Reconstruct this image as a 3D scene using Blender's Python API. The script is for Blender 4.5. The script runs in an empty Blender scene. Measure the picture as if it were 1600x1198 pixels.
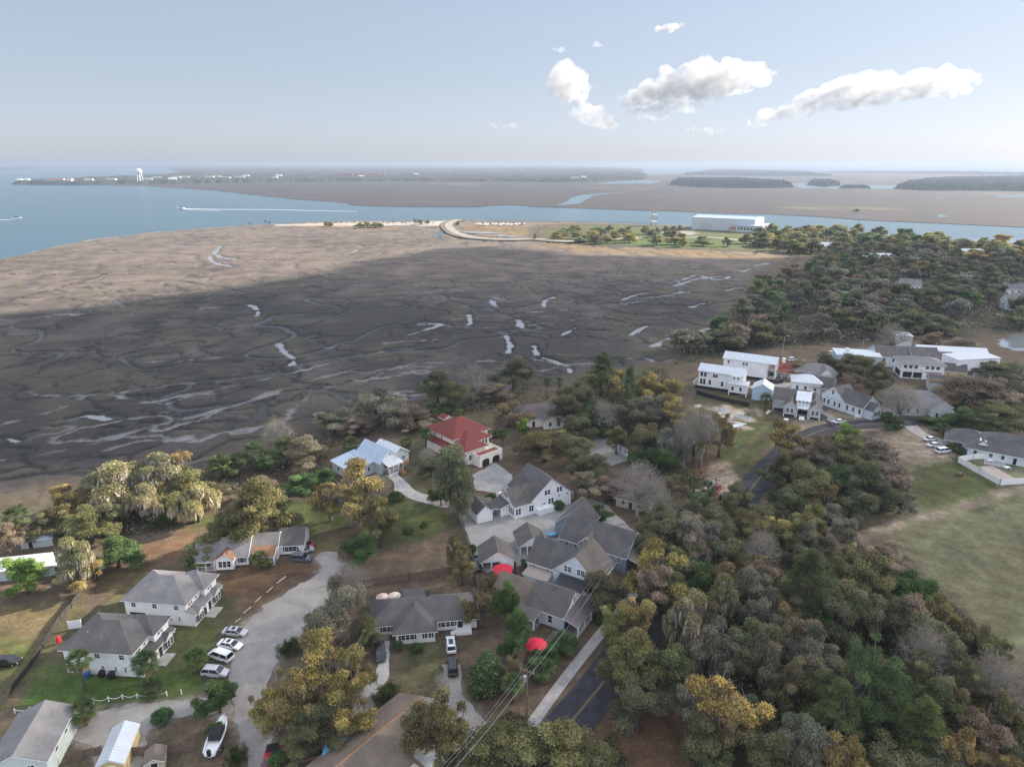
import bpy, math, random
import numpy as np
from mathutils import Vector, Matrix
R = math.radians
C = bpy.context.scene.collection
scene = bpy.context.scene
# ------------------------------------------------------------------ camera, sky, sun, exposure
F, CX, CY, HC = 1067.0, 800.0, 599.0, 86.0
PITCH = math.atan((CY - 255) / F)
cp, sp = math.cos(PITCH), math.sin(PITCH)
cam = bpy.data.cameras.new('camera')
cam.sensor_width = 36.0
cam.lens = F / 1600 * 36
cam.clip_start, cam.clip_end = 1.0, 200000.0
co = bpy.data.objects.new('camera', cam)
C.objects.link(co)
co.location = (0, 0, HC)
co.rotation_euler = (R(90) - PITCH, 0, 0)
scene.camera = co
SUN_AZ, SUN_EL = 62.0, 25.0
TOSUN = Vector((math.sin(R(SUN_AZ)) * math.cos(R(SUN_EL)), math.cos(R(SUN_AZ)) * math.cos(R(SUN_EL)), math.sin(R(SUN_EL))))
w = bpy.data.worlds.new('World')
scene.world = w
w.use_nodes = True
nt = w.node_tree
sky = nt.nodes.new('ShaderNodeTexSky')
sky.sky_type = 'NISHITA'
sky.sun_disc = False
sky.sun_elevation = R(SUN_EL)
sky.sun_rotation = R(SUN_AZ)
sky.altitude = 80
sky.air_density, sky.dust_density, sky.ozone_density = 1.0, 0.6, 2.2
bg = nt.nodes['Background']
hs = nt.nodes.new('ShaderNodeHueSaturation')
hs.inputs['Saturation'].default_value = .70
gm = nt.nodes.new('ShaderNodeGamma')
gm.inputs['Gamma'].default_value = .48
tn = nt.nodes.new('ShaderNodeMix')
tn.data_type, tn.blend_type = 'RGBA', 'MULTIPLY'
tn.inputs[0].default_value = 1
tn.inputs[7].default_value = (1.08, 1.155, 1.31, 1)
nt.links.new(sky.outputs['Color'], hs.inputs['Color'])
nt.links.new(hs.outputs['Color'], gm.inputs['Color'])
nt.links.new(gm.outputs['Color'], tn.inputs[6])
# brightness added to the unseen sky overhead, as fill for the shaded ground
tc = nt.nodes.new('ShaderNodeTexCoord')
sx = nt.nodes.new('ShaderNodeSeparateXYZ')
mr = nt.nodes.new('ShaderNodeMapRange')
mr.interpolation_type = 'SMOOTHSTEP'
mr.inputs[1].default_value, mr.inputs[2].default_value = .21, .62
vl = nt.nodes.new('ShaderNodeMix')
vl.data_type, vl.blend_type = 'RGBA', 'ADD'
vl.inputs[7].default_value = (2.45, 2.55, 2.85, 1)
nt.links.new(tc.outputs['Generated'], sx.inputs[0])
nt.links.new(sx.outputs['Z'], mr.inputs[0])
nt.links.new(mr.outputs[0], vl.inputs[0])
nt.links.new(tn.outputs[2], vl.inputs[6])
# brightness added to the unseen sky behind the viewer, filling walls and trees
m2 = nt.nodes.new('ShaderNodeMapRange')
m2.interpolation_type = 'SMOOTHSTEP'
m2.inputs[1].default_value, m2.inputs[2].default_value = .1, -.55
bk = nt.nodes.new('ShaderNodeMix')
bk.data_type, bk.blend_type = 'RGBA', 'ADD'
bk.inputs[7].default_value = (1.9, 1.95, 2.1, 1)
nt.links.new(sx.outputs['Y'], m2.inputs[0])
nt.links.new(m2.outputs[0], bk.inputs[0])
nt.links.new(vl.outputs[2], bk.inputs[6])
# cooler air near the horizon
m3 = nt.nodes.new('ShaderNodeMapRange')
m3.interpolation_type = 'SMOOTHSTEP'
m3.inputs[1].default_value, m3.inputs[2].default_value = .13, .0
hz = nt.nodes.new('ShaderNodeMix')
hz.data_type, hz.blend_type = 'RGBA', 'MULTIPLY'
hz.inputs[7].default_value = (1.06, 1.06, 1.13, 1)
nt.links.new(sx.outputs['Z'], m3.inputs[0])
nt.links.new(m3.outputs[0], hz.inputs[0])
nt.links.new(bk.outputs[2], hz.inputs[6])
nt.links.new(hz.outputs[2], bg.inputs['Color'])
bg.inputs['Strength'].default_value = 0.084
sl = bpy.data.lights.new('sun', 'SUN')
sl.energy, sl.angle, sl.color = 5.0, R(0.5), (1.0, 0.89, 0.76)
so = bpy.data.objects.new('sun', sl)
C.objects.link(so)
so.rotation_euler = TOSUN.to_track_quat('Z', 'Y').to_euler()
scene.view_settings.view_transform = 'Standard'
scene.view_settings.look = 'None'
scene.view_settings.exposure = 1.6
scene.view_settings.gamma = 1.0
scene.cycles.use_denoising = True
scene.cycles.max_bounces = 8
scene.cycles.diffuse_bounces = 5
scene.cycles.glossy_bounces = 2
scene.cycles.volume_bounces = 10
rng = np.random.default_rng(7)
rnd = random.Random(11)

def at(px, py, z=0.0):
    """a picture point to the world point at height z on its line of sight"""
    u, v = (px - CX) / F, (py - CY) / F
    t = (z - HC) / (-sp - v * cp)
    return (u * t, (cp - v * sp) * t, z)

# ------------------------------------------------------------------ noise
def _hash(ix, iy, s):
    h = (ix.astype(np.int64) * 374761393 + iy.astype(np.int64) * 668265263 + s * 974634777) & 0xffffffff
    h = ((h ^ (h >> 13)) * 1274126177) & 0xffffffff
    return (h ^ (h >> 16)) & 0xffffffff
def pn(x, y, s=0):
    xi, yi = np.floor(x), np.floor(y)
    fx, fy = x - xi, y - yi
    u, v = fx * fx * fx * (fx * (fx * 6 - 15) + 10), fy * fy * fy * (fy * (fy * 6 - 15) + 10)
    def g(a, b):
        an = _hash(xi + a, yi + b, s) * (2 * math.pi / 4294967296.0)
        return np.cos(an) * (fx - a) + np.sin(an) * (fy - b)
    return 1.5 * ((g(0, 0) * (1 - u) + g(1, 0) * u) * (1 - v) + (g(0, 1) * (1 - u) + g(1, 1) * u) * v)
def worley(x, y, s=0):
    """distance to the border between scattered cells"""
    xi, yi = np.floor(x), np.floor(y)
    f1 = np.full(x.shape, 9.0); f2 = f1.copy()
    for a in (-1, 0, 1):
        for b in (-1, 0, 1):
            px, py = xi + a + .12 + .76 * _hash(xi + a, yi + b, s) / 4294967296.0, yi + b + .12 + .76 * _hash(xi + a, yi + b, s + 7) / 4294967296.0
            d = np.hypot(x - px, y - py)
            f2 = np.where(d < f1, f1, np.minimum(f2, d)); f1 = np.minimum(f1, d)
    return (f2 - f1) * .5
def fbm(x, y, s=0, o=4):
    t, a = 0, 1.0
    for k in range(o):
        t = t + a * pn(x * 2 ** k, y * 2 ** k, s + k * 17)
        a *= .5
    return t
def sstep(a, b, x):
    t = np.clip((x - a) / (b - a), 0, 1)
    return t * t * (3 - 2 * t)
def sdist(px, py, poly):
    """signed distance to a polygon, positive inside"""
    d = np.full(px.shape, 1e12)
    ins = np.zeros(px.shape, bool)
    n = len(poly)
    for i in range(n):
        ax, ay = poly[i][:2]
        bx, by = poly[(i + 1) % n][:2]
        ex, ey = bx - ax, by - ay
        t = np.clip(((px - ax) * ex + (py - ay) * ey) / (ex * ex + ey * ey + 1e-9), 0, 1)
        d = np.minimum(d, (px - ax - t * ex) ** 2 + (py - ay - t * ey) ** 2)
        c = ((ay > py) != (by > py))
        with np.errstate(divide='ignore', invalid='ignore'):
            ins ^= c & (px < (bx - ax) * (py - ay) / (by - ay + 1e-12) + ax)
    d = np.sqrt(d)
    return np.where(ins, d, -d)
def ldist(px, py, line):
    d = np.full(px.shape, 1e12)
    for (ax, ay), (bx, by) in zip(line, line[1:]):
        ex, ey = bx - ax, by - ay
        t = np.clip(((px - ax) * ex + (py - ay) * ey) / (ex * ex + ey * ey + 1e-9), 0, 1)
        d = np.minimum(d, (px - ax - t * ex) ** 2 + (py - ay - t * ey) ** 2)
    return np.sqrt(d)
def W2(pts, z=0.0):
    return [at(a, b, z)[:2] for a, b in pts]
def smooth(pts, n=6):
    """Catmull-Rom through 2D points"""
    P = [np.array(p, float) for p in pts]
    P = [2 * P[0] - P[1]] + P + [2 * P[-1] - P[-2]]
    out = []
    for i in range(1, len(P) - 2):
        for k in range(n):
            t = k / n
            a, b, c, d = P[i - 1], P[i], P[i + 1], P[i + 2]
            out.append(tuple(.5 * (2 * b + (c - a) * t + (2 * a - 5 * b + 4 * c - d) * t * t + (3 * b - a - 3 * c + d) * t ** 3)))
    out.append(tuple(P[-2]))
    return out

# ------------------------------------------------------------------ materials
def newmat(name):
    m = bpy.data.materials.new(name)
    m.use_nodes = True
    return m, m.node_tree, m.node_tree.nodes['Principled BSDF']
def N(t, kind, **k):
    n = t.nodes.new(kind)
    for a, v in k.items():
        if a in n.inputs: n.inputs[a].default_value = v
        else: setattr(n, a, v)
    return n
def mixc(t, a, b, fac, mode='MIX'):
    n = t.nodes.new('ShaderNodeMix')
    n.data_type = 'RGBA'
    n.blend_type = mode
    for s, v in ((n.inputs[0], fac), (n.inputs[6], a), (n.inputs[7], b)):
        if hasattr(v, 'node'): t.links.new(v, s)
        else: s.default_value = v if not isinstance(v, tuple) or len(v) == 4 else (*v, 1)
    return n.outputs[2]
def tex(t, scale, detail=4, coord='Object', rough=.55, vec=None):
    n = N(t, 'ShaderNodeTexNoise', Scale=scale, Detail=detail, Roughness=rough)
    if vec is None:
        c = N(t, 'ShaderNodeTexCoord')
        vec = c.outputs[coord]
    t.links.new(vec, n.inputs['Vector'])
    return n.outputs['Fac']
def ramp(t, fac, a, b):
    r = N(t, 'ShaderNodeMapRange')
    r.inputs[1].default_value, r.inputs[2].default_value = a, b
    t.links.new(fac, r.inputs[0])
    return r.outputs[0]
def bump(t, b, h, s, d=.1):
    n = N(t, 'ShaderNodeBump', Strength=s, Distance=d)
    t.links.new(h, n.inputs['Height'])
    t.links.new(n.outputs[0], b.inputs['Normal'])
def mat(name, col, rough=.8, var=.25, scale=1.5, metal=0., spec=.3, bmp=0., bscale=20):
    m, t, b = newmat(name)
    lo = tuple(c * (1 - var) for c in col)
    hi = tuple(min(1, c * (1 + var)) for c in col)
    o = mixc(t, lo, hi, ramp(t, tex(t, scale, 5), .3, .7))
    t.links.new(o, b.inputs['Base Color'])
    b.inputs['Roughness'].default_value = rough
    b.inputs['Metallic'].default_value = metal
    b.inputs['Specular IOR Level'].default_value = spec
    if bmp: bump(t, b, tex(t, bscale, 3), bmp)
    return m
def siding(name, col, step=.18):
    m, t, b = newmat(name)
    c = N(t, 'ShaderNodeTexCoord')
    wv = N(t, 'ShaderNodeTexWave', Scale=1 / step / 6.28 * 3.14, bands_direction='Z', wave_profile='SAW')
    t.links.new(c.outputs['Object'], wv.inputs['Vector'])
    n = tex(t, .7, 5)
    o = mixc(t, tuple(x * .86 for x in col), tuple(min(.86, x * 1.06) for x in col), ramp(t, n, .3, .7))
    t.links.new(o, b.inputs['Base Color'])
    b.inputs['Roughness'].default_value = .6
    return m
def shingle(name, col, var=.25):
    m, t, b = newmat(name)
    c = N(t, 'ShaderNodeTexCoord')
    mp = N(t, 'ShaderNodeMapping')
    mp.inputs['Scale'].default_value = (1, 1, 1)
    t.links.new(c.outputs['Object'], mp.inputs['Vector'])
    n1 = tex(t, .35, 5)
    n2 = tex(t, 4.5, 3, rough=.7)
    vo = N(t, 'ShaderNodeTexVoronoi', Scale=2.6)
    t.links.new(mp.outputs[0], vo.inputs['Vector'])
    o = mixc(t, tuple(x * (1 - var) for x in col), tuple(x * (1 + var) for x in col), ramp(t, n1, .3, .7))
    o = mixc(t, o, tuple(x * 1.5 for x in col), ramp(t, n2, .5, .85))
    o = mixc(t, o, vo.outputs['Color'], .05, 'OVERLAY')
    t.links.new(o, b.inputs['Base Color'])
    b.inputs['Roughness'].default_value = .9
    wv = N(t, 'ShaderNodeTexWave', Scale=3.2, bands_direction='Z', wave_profile='SAW')
    t.links.new(mp.outputs[0], wv.inputs['Vector'])
    return m
def metalroof(name, col, ax='X', spacing=.45):
    m, t, b = newmat(name)
    c = N(t, 'ShaderNodeTexCoord')
    wv = N(t, 'ShaderNodeTexWave', Scale=.5 / spacing * .62, bands_direction=ax)
    t.links.new(c.outputs['Object'], wv.inputs['Vector'])
    o = mixc(t, tuple(x * .85 for x in col), col, ramp(t, tex(t, .6, 5), .3, .65))
    o = mixc(t, o, tuple(x * .72 for x in col), ramp(t, wv.outputs['Fac'], .86, .98))
    t.links.new(o, b.inputs['Base Color'])
    b.inputs['Roughness'].default_value = .38
    b.inputs['Metallic'].default_value = .25
    bump(t, b, wv.outputs['Fac'], .3, .04)
    return m
def attrmat(name, rough=.95, fine=2.2, amp=.35, coarse=.12, bmp=.6, dist=.15, spec=.15, sheen=0):
    """ground material: zone colour held by the mesh, broken up by two noises"""
    m, t, b = newmat(name)
    a = N(t, 'ShaderNodeAttribute', attribute_name='Col')
    n1, n2 = tex(t, fine, 6, rough=.7), tex(t, coarse, 4)
    o = mixc(t, a.outputs['Color'], (1 - amp, 1 - amp, 1 - amp, 1), ramp(t, n1, .62, .32), 'MULTIPLY')
    o = mixc(t, o, (1 + amp, 1 + amp * .9, 1 + amp * .75, 1), ramp(t, n2, .4, .7), 'MULTIPLY')
    n3 = tex(t, .42, 8, rough=.78)
    o = mixc(t, o, (.74, .74, .72, 1), ramp(t, n3, .56, .40), 'MULTIPLY')
    o = mixc(t, o, (1.25, 1.22, 1.12, 1), ramp(t, n3, .52, .66), 'MULTIPLY')
    t.links.new(o, b.inputs['Base Color'])
    b.inputs['Roughness'].default_value = rough
    b.inputs['Specular IOR Level'].default_value = spec
    if bmp: bump(t, b, n1, bmp, dist)
    return m
def leafmat(name, trans=.3):
    m, t, b = newmat(name)
    a = N(t, 'ShaderNodeAttribute', attribute_name='Col')
    oi = N(t, 'ShaderNodeObjectInfo')
    o = mixc(t, a.outputs['Color'], oi.outputs['Color'], 1.0, 'MULTIPLY')
    out = t.nodes['Material Output']
    d = N(t, 'ShaderNodeBsdfDiffuse')
    tr = N(t, 'ShaderNodeBsdfTranslucent')
    mx = N(t, 'ShaderNodeMixShader', Fac=trans)
    t.links.new(o, d.inputs['Color']); t.links.new(o, tr.inputs['Color'])
    t.links.new(d.outputs[0], mx.inputs[1]); t.links.new(tr.outputs[0], mx.inputs[2])
    t.links.new(mx.outputs[0], out.inputs['Surface'])
    return m
M = {}
M['white'] = siding('white_siding', (.80, .80, .80))
M['cream'] = siding('cream_siding', (.70, .67, .58))
M['stucco'] = mat('cream_stucco', (.72, .68, .60), .85, .08, .8)
M['bluewhite'] = siding('pale_blue_siding', (.62, .69, .74))
M['mint'] = siding('pale_green_siding', (.62, .70, .66))
M['bluegrey'] = siding('blue_grey_siding', (.20, .25, .31))
M['paleblue'] = siding('light_blue_siding', (.45, .58, .68))
M['greysiding'] = siding('grey_siding', (.48, .52, .54))
M['whitebrick'] = mat('white_painted_brick', (.68, .66, .62), .85, .12, 3, bmp=.3, bscale=6)
M['yellow'] = siding('yellow_siding', (.60, .48, .22))
M['tan'] = siding('tan_siding', (.50, .43, .33))
M['trim'] = mat('white_trim_paint', (.78, .78, .77), .5, .05, 2)
M['glass'] = mat('dark_window_glass', (.018, .022, .028), .08, .2, 1, spec=.6)
M['dark'] = mat('dark_interior', (.02, .02, .022), .9, .3, 1)
M['shutter'] = mat('dark_shutter_paint', (.02, .022, .026), .5, .2, 3)
M['shingle_grey'] = shingle('grey_shingle', (.175, .168, .166))
M['shingle_dark'] = shingle('charcoal_shingle', (.092, .085, .083))
M['shingle_brown'] = shingle('brown_shingle', (.16, .125, .098))
M['shingle_taupe'] = shingle('taupe_shingle', (.105, .092, .082))
M['shingle_rust'] = shingle('leaf_strewn_shingle', (.17, .09, .055), .5)
M['red'] = metalroof('red_metal_roof', (.19, .032, .022), 'X', .5)
M['red'].node_tree.nodes['Principled BSDF'].inputs['Roughness'].default_value = .6
M['redm'] = mat('faded_red_roof', (.23, .07, .055), .7, .4, .5)
M['bluemetal'] = metalroof('galvanised_blue_roof', (.42, .52, .62), 'X', .5)
M['whitemetal'] = metalroof('white_metal_roof', (.66, .69, .72), 'X', .5)
M['darkmetal'] = metalroof('dark_bronze_metal_roof', (.045, .040, .045), 'X', .4)
M['brownmetal'] = metalroof('taupe_metal_roof', (.13, .105, .105), 'X', .4)
M['tanmetal'] = metalroof('tan_metal_roof', (.36, .30, .25), 'X', .4)
M['concrete'] = mat('concrete', (.36, .34, .32), .9, .2, .6, bmp=.2, bscale=9)
M['wood'] = mat('weathered_wood', (.17, .125, .09), .9, .35, 2)
M['wooddark'] = mat('dark_wood', (.05, .046, .042), .9, .3, 2)
M['woodgrey'] = mat('grey_wood', (.20, .18, .165), .9, .35, 2)
M['deck'] = mat('orange_deck_wood', (.30, .15, .07), .8, .3, 2)
M['bark'] = mat('bark', (.095, .078, .065), .95, .4, 3, bmp=.5, bscale=8)
M['barkpale'] = mat('pale_bark', (.30, .275, .245), .9, .3, 2, bmp=.4, bscale=8)
M['leaf'] = leafmat('leaves', .4)
M['moss'] = leafmat('hanging_moss', .35)
M['tyre'] = mat('rubber', (.018, .018, .019), .8, .2, 4)
M['rim'] = mat('alloy', (.45, .46, .48), .35, .1, 4, metal=.8)
M['lamp'] = mat('clear_lamp_lens', (.7, .72, .75), .15, .05, 4, spec=.6)
M['taillamp'] = mat('red_lamp_lens', (.35, .015, .01), .2, .1, 4, spec=.6)
M['steel'] = mat('galvanised_steel', (.45, .47, .5), .45, .15, 2, metal=.5)
M['black'] = mat('black_plastic', (.02, .02, .022), .5, .2, 3)
M['pinkred'] = mat('red_canvas', (.62, .025, .055), .7, .12, 2)
M['palepink'] = mat('faded_pink_canvas', (.62, .46, .42), .8, .12, 2)
M['paleyellow'] = mat('cream_canvas', (.68, .60, .48), .8, .12, 2)
M['blueplastic'] = mat('blue_plastic', (.03, .10, .28), .45, .15, 3)
M['lightblue'] = mat('sky_blue_paint', (.12, .38, .52), .5, .15, 2)
M['greenplastic'] = mat('bright_green_plastic', (.12, .42, .06), .5, .1, 3)
M['foam'] = mat('white_foam', (.85, .86, .86), .6, .1, .5)
M['asphalt'] = mat('asphalt', (.038, .039, .046), .85, .25, .5, bmp=.2, bscale=12)
M['yellowpaint'] = mat('yellow_road_paint', (.30, .22, .07), .7, .3, 2)
def paint(name, col, rough=.25):
    m = mat(name, col, rough, .04, 2, spec=.5)
    m.node_tree.nodes['Principled BSDF'].inputs['Coat Weight'].default_value = .4
    return m
for k, c in dict(silver=(.42, .43, .45), white=(.74, .75, .76), black=(.012, .012, .014), red=(.30, .012, .018), grey=(.10, .105, .115), darkred=(.13, .008, .01), orange=(.42, .07, .03)).items():
    M['car_' + k] = paint(k + '_car_paint', c)

# ------------------------------------------------------------------ object helpers
def tag(o, label=None, cat=None, group=None, kind=None):
    if label: o['label'] = label
    if cat: o['category'] = cat
    if group: o['group'] = group
    if kind: o['kind'] = kind
    return o
def empty(name, loc, rz=0., label=None, cat=None, group=None):
    o = bpy.data.objects.new(name, None)
    C.objects.link(o)
    o.location = loc
    o.rotation_euler = (0, 0, rz)
    o.empty_display_size = .2
    return tag(o, label, cat, group)
def link(name, me, parent=None, loc=(0, 0, 0), rz=0.):
    o = bpy.data.objects.new(name, me)
    C.objects.link(o)
    o.location = loc
    o.rotation_euler = (0, 0, rz)
    if parent: o.parent = parent
    return o
def copy_tree(o, parent=None):
    c = o.copy()
    C.objects.link(c)
    if parent: c.parent = parent
    for ch in list(KIDS.get(o.name, ())) or list(o.children):
        copy_tree(ch, c)
    return c
KIDS = {}
def npmesh(name, v, f, mats, col=None, fmat=None, smooth=False):
    """mesh from arrays: v (n,3), f (m,k) with one face size, or a list of faces"""
    me = bpy.data.meshes.new(name)
    v = np.asarray(v, np.float32)
    if isinstance(f, np.ndarray):
        k = f.shape[1]
        lt = np.full(len(f), k, np.int32)
        fl = f.astype(np.int32).ravel()
    else:
        lt = np.array([len(a) for a in f], np.int32)
        fl = np.array([i for a in f for i in a], np.int32)
    me.vertices.add(len(v)); me.vertices.foreach_set('co', v.ravel())
    me.loops.add(len(fl)); me.loops.foreach_set('vertex_index', fl)
    me.polygons.add(len(lt))
    me.polygons.foreach_set('loop_start', np.concatenate(([0], np.cumsum(lt)[:-1])).astype(np.int32))
    me.polygons.foreach_set('loop_total', lt)
    for m in (mats if isinstance(mats, (list, tuple)) else [mats]): me.materials.append(m)
    if fmat is not None: me.polygons.foreach_set('material_index', np.asarray(fmat, np.int32))
    me.polygons.foreach_set('use_smooth', np.full(len(lt), bool(smooth)))
    if col is not None:
        a = me.color_attributes.new('Col', 'FLOAT_COLOR', 'POINT')
        c = np.ones((len(v), 4), np.float32); c[:, :3] = col
        a.data.foreach_set('color', c.ravel())
    me.update(calc_edges=True)
    return me
class MB:
    """collects simple solids and links them as one mesh"""
    def __init__(s): s.v, s.f = [], []
    def add(s, v, f):
        n = len(s.v); s.v += [tuple(p) for p in v]; s.f += [[i + n for i in a] for a in f]; return s
    def box(s, x0, x1, y0, y1, z0, z1):
        return s.add([(x0, y0, z0), (x1, y0, z0), (x1, y1, z0), (x0, y1, z0), (x0, y0, z1), (x1, y0, z1), (x1, y1, z1), (x0, y1, z1)],
                     [(0, 3, 2, 1), (4, 5, 6, 7), (0, 1, 5, 4), (1, 2, 6, 5), (2, 3, 7, 6), (3, 0, 4, 7)])
    def slab(s, pts, t):
        n = len(pts)
        v = list(pts) + [(p[0], p[1], p[2] - t) for p in pts]
        return s.add(v, [tuple(range(n)), tuple(range(2 * n - 1, n - 1, -1))] + [(i, i + n, (i + 1) % n + n, (i + 1) % n) for i in range(n)])
    def prism(s, prof, a0, a1, axis='x'):
        """profile (u,z) swept along an axis"""
        n = len(prof)
        mk = (lambda a, u, z: (a, u, z)) if axis == 'x' else (lambda a, u, z: (u, a, z))
        v = [mk(a0, u, z) for u, z in prof] + [mk(a1, u, z) for u, z in prof]
        return s.add(v, [tuple(range(n)), tuple(range(2 * n - 1, n - 1, -1))] + [(i, i + n, (i + 1) % n + n, (i + 1) % n) for i in range(n)])
    def tube(s, pts, rad, n=6, cap=True):
        P = [Vector(p) for p in pts]
        base = len(s.v); fs = []; vs = []
        for i, p in enumerate(P):
            d = (P[min(i + 1, len(P) - 1)] - P[max(i - 1, 0)])
            d = d.normalized() if d.length > 1e-6 else Vector((0, 0, 1))
            a = d.orthogonal().normalized() if i == 0 else (a - d * a.dot(d)).normalized()
            b = d.cross(a)
            r = rad[i] if hasattr(rad, '__len__') else rad
            for k in range(n):
                t = 2 * math.pi * k / n
                vs.append(p + (a * math.cos(t) + b * math.sin(t)) * r)
        for i in range(len(P) - 1):
            for k in range(n):
                fs.append((i * n + k, i * n + (k + 1) % n, (i + 1) * n + (k + 1) % n, (i + 1) * n + k))
        if cap:
            fs.append(tuple(range(n - 1, -1, -1))); fs.append(tuple(range((len(P) - 1) * n, len(P) * n)))
        return s.add(vs, fs)
    def cyl(s, x, y, z0, z1, r, n=10, r2=None): return s.tube([(x, y, z0), (x, y, z1)], [r, r if r2 is None else r2], n)
    def mesh(s, name, m, smooth=False): return npmesh(name, np.array(s.v), s.f, m, smooth=smooth)
    def build(s, name, m, parent=None, smooth=False, loc=(0, 0, 0), rz=0.): return link(name, s.mesh(name, m, smooth), parent, loc, rz)
def gridmesh(name, xs, ys, zf, colf, m):
    X, Y = np.meshgrid(xs, ys)
    Z = zf(X, Y)
    col = colf(X, Y, Z)
    nx, ny = len(xs), len(ys)
    i = (np.arange(ny - 1)[:, None] * nx + np.arange(nx - 1)[None, :]).ravel()
    f = np.stack([i, i + 1, i + nx + 1, i + nx], 1)
    return npmesh(name, np.stack([X.ravel(), Y.ravel(), Z.ravel()], 1), f, m, col.reshape(-1, 3), smooth=True)
def sheet(name, poly, z, m, wob=0., step=1.2, parent=None):
    """flat area with a slightly wandering edge"""
    P = []
    for (ax, ay), (bx, by) in zip(poly, poly[1:] + poly[:1]):
        k = max(1, int(math.dist((ax, ay), (bx, by)) / step))
        P += [(ax + (bx - ax) * i / k, ay + (by - ay) * i / k) for i in range(k)]
    A = np.array(P)
    if wob:
        A = A + wob * np.stack([fbm(A[:, 0] * .4, A[:, 1] * .4, 3, 3), fbm(A[:, 0] * .4 + 9, A[:, 1] * .4, 5, 3)], 1)
    v = np.column_stack([A, np.full(len(A), z)])
    import mathutils
    tri = mathutils.geometry.tessellate_polygon([[Vector(p) for p in v]])
    return tag(link(name, npmesh(name, v, [list(t) for t in tri], m), parent), kind='structure')
def ribbon(name, line, width, z, m):
    L = [np.array(p[:2], float) for p in line]
    v, f = [], []
    for i, p in enumerate(L):
        d = L[min(i + 1, len(L) - 1)] - L[max(i - 1, 0)]
        d /= np.linalg.norm(d)
        n = np.array([-d[1], d[0]]) * width / 2
        zz = z[i] if hasattr(z, '__len__') else z
        v += [(*(p + n), zz), (*(p - n), zz)]
        if i: f.append((2 * i - 2, 2 * i - 1, 2 * i + 1, 2 * i))
    return tag(link(name, npmesh(name, np.array(v), f, m)), kind='structure')
# ------------------------------------------------------------------ water to the horizon
def water_mat():
    m, t, b = newmat('estuary_water')
    n = tex(t, .004, 3)
    o = mixc(t, (.010, .060, .085), (.018, .075, .10), n)
    g = N(t, 'ShaderNodeNewGeometry')      # the creeks of the near marsh run silty
    s_ = N(t, 'ShaderNodeSeparateXYZ')
    t.links.new(g.outputs['Position'], s_.inputs[0])
    my = N(t, 'ShaderNodeMath', operation='MAXIMUM')
    t.links.new(ramp(t, s_.outputs['Y'], 720, 860), my.inputs[0])
    t.links.new(ramp(t, s_.outputs['X'], -390, -440), my.inputs[1])
    o = mixc(t, (.21, .215, .22), o, my.outputs[0])
    t.links.new(o, b.inputs['Base Color'])
    b.inputs['Roughness'].default_value = .27
    b.inputs['Specular IOR Level'].default_value = .6
    c = N(t, 'ShaderNodeTexCoord')
    bump(t, b, tex(t, .10, 4, rough=.6), .22, 1.0)
    return m
M['water'] = water_mat()
M['pond'] = mat('still_water', (.20, .22, .23), .05, .2, .05, spec=.5)
S = 70000
tag(link('water', npmesh('water', [(-S, -2000, -1.0), (S, -2000, -1.0), (S, S * 1.4, -1.0), (-S, S * 1.4, -1.0)], [[0, 1, 2, 3]], M['water'])), kind='structure')

# ------------------------------------------------------------------ near land
LAND = W2([(-140, 830), (0, 792), (60, 778), (140, 755), (230, 752), (330, 738), (420, 700), (520, 672), (600, 655), (700, 632), (770, 618), (830, 600), (880, 604), (950, 585), (1010, 575), (1050, 566),
           (1060, 548), (1050, 535), (1100, 522), (1135, 505), (1150, 470), (1185, 440), (1215, 418), (1240, 402), (1215, 396), (1150, 391), (1050, 388), (940, 383), (870, 378), (838, 372), (832, 362),
           (850, 352), (900, 350), (1010, 352), (1080, 354), (1200, 357), (1350, 366), (1420, 370), (1600, 380), (1900, 400), (2300, 520), (2300, 900), (2000, 1500), (800, 1900), (-500, 1500)])
MA = dict(floor=(.062, .060, .040), lawn=(.085, .100, .036), lush=(.07, .115, .028), olive=(.10, .094, .050), dry=(.15, .118, .062), litter=(.135, .085, .052), soil=(.105, .080, .058), brown=(.135, .100, .070),
          sand=(.34, .28, .21), gravel=(.28, .255, .225), field=(.165, .168, .096), marshgold=(.20, .13, .055), pink=(.28, .215, .175), path=(.25, .20, .15))
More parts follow.
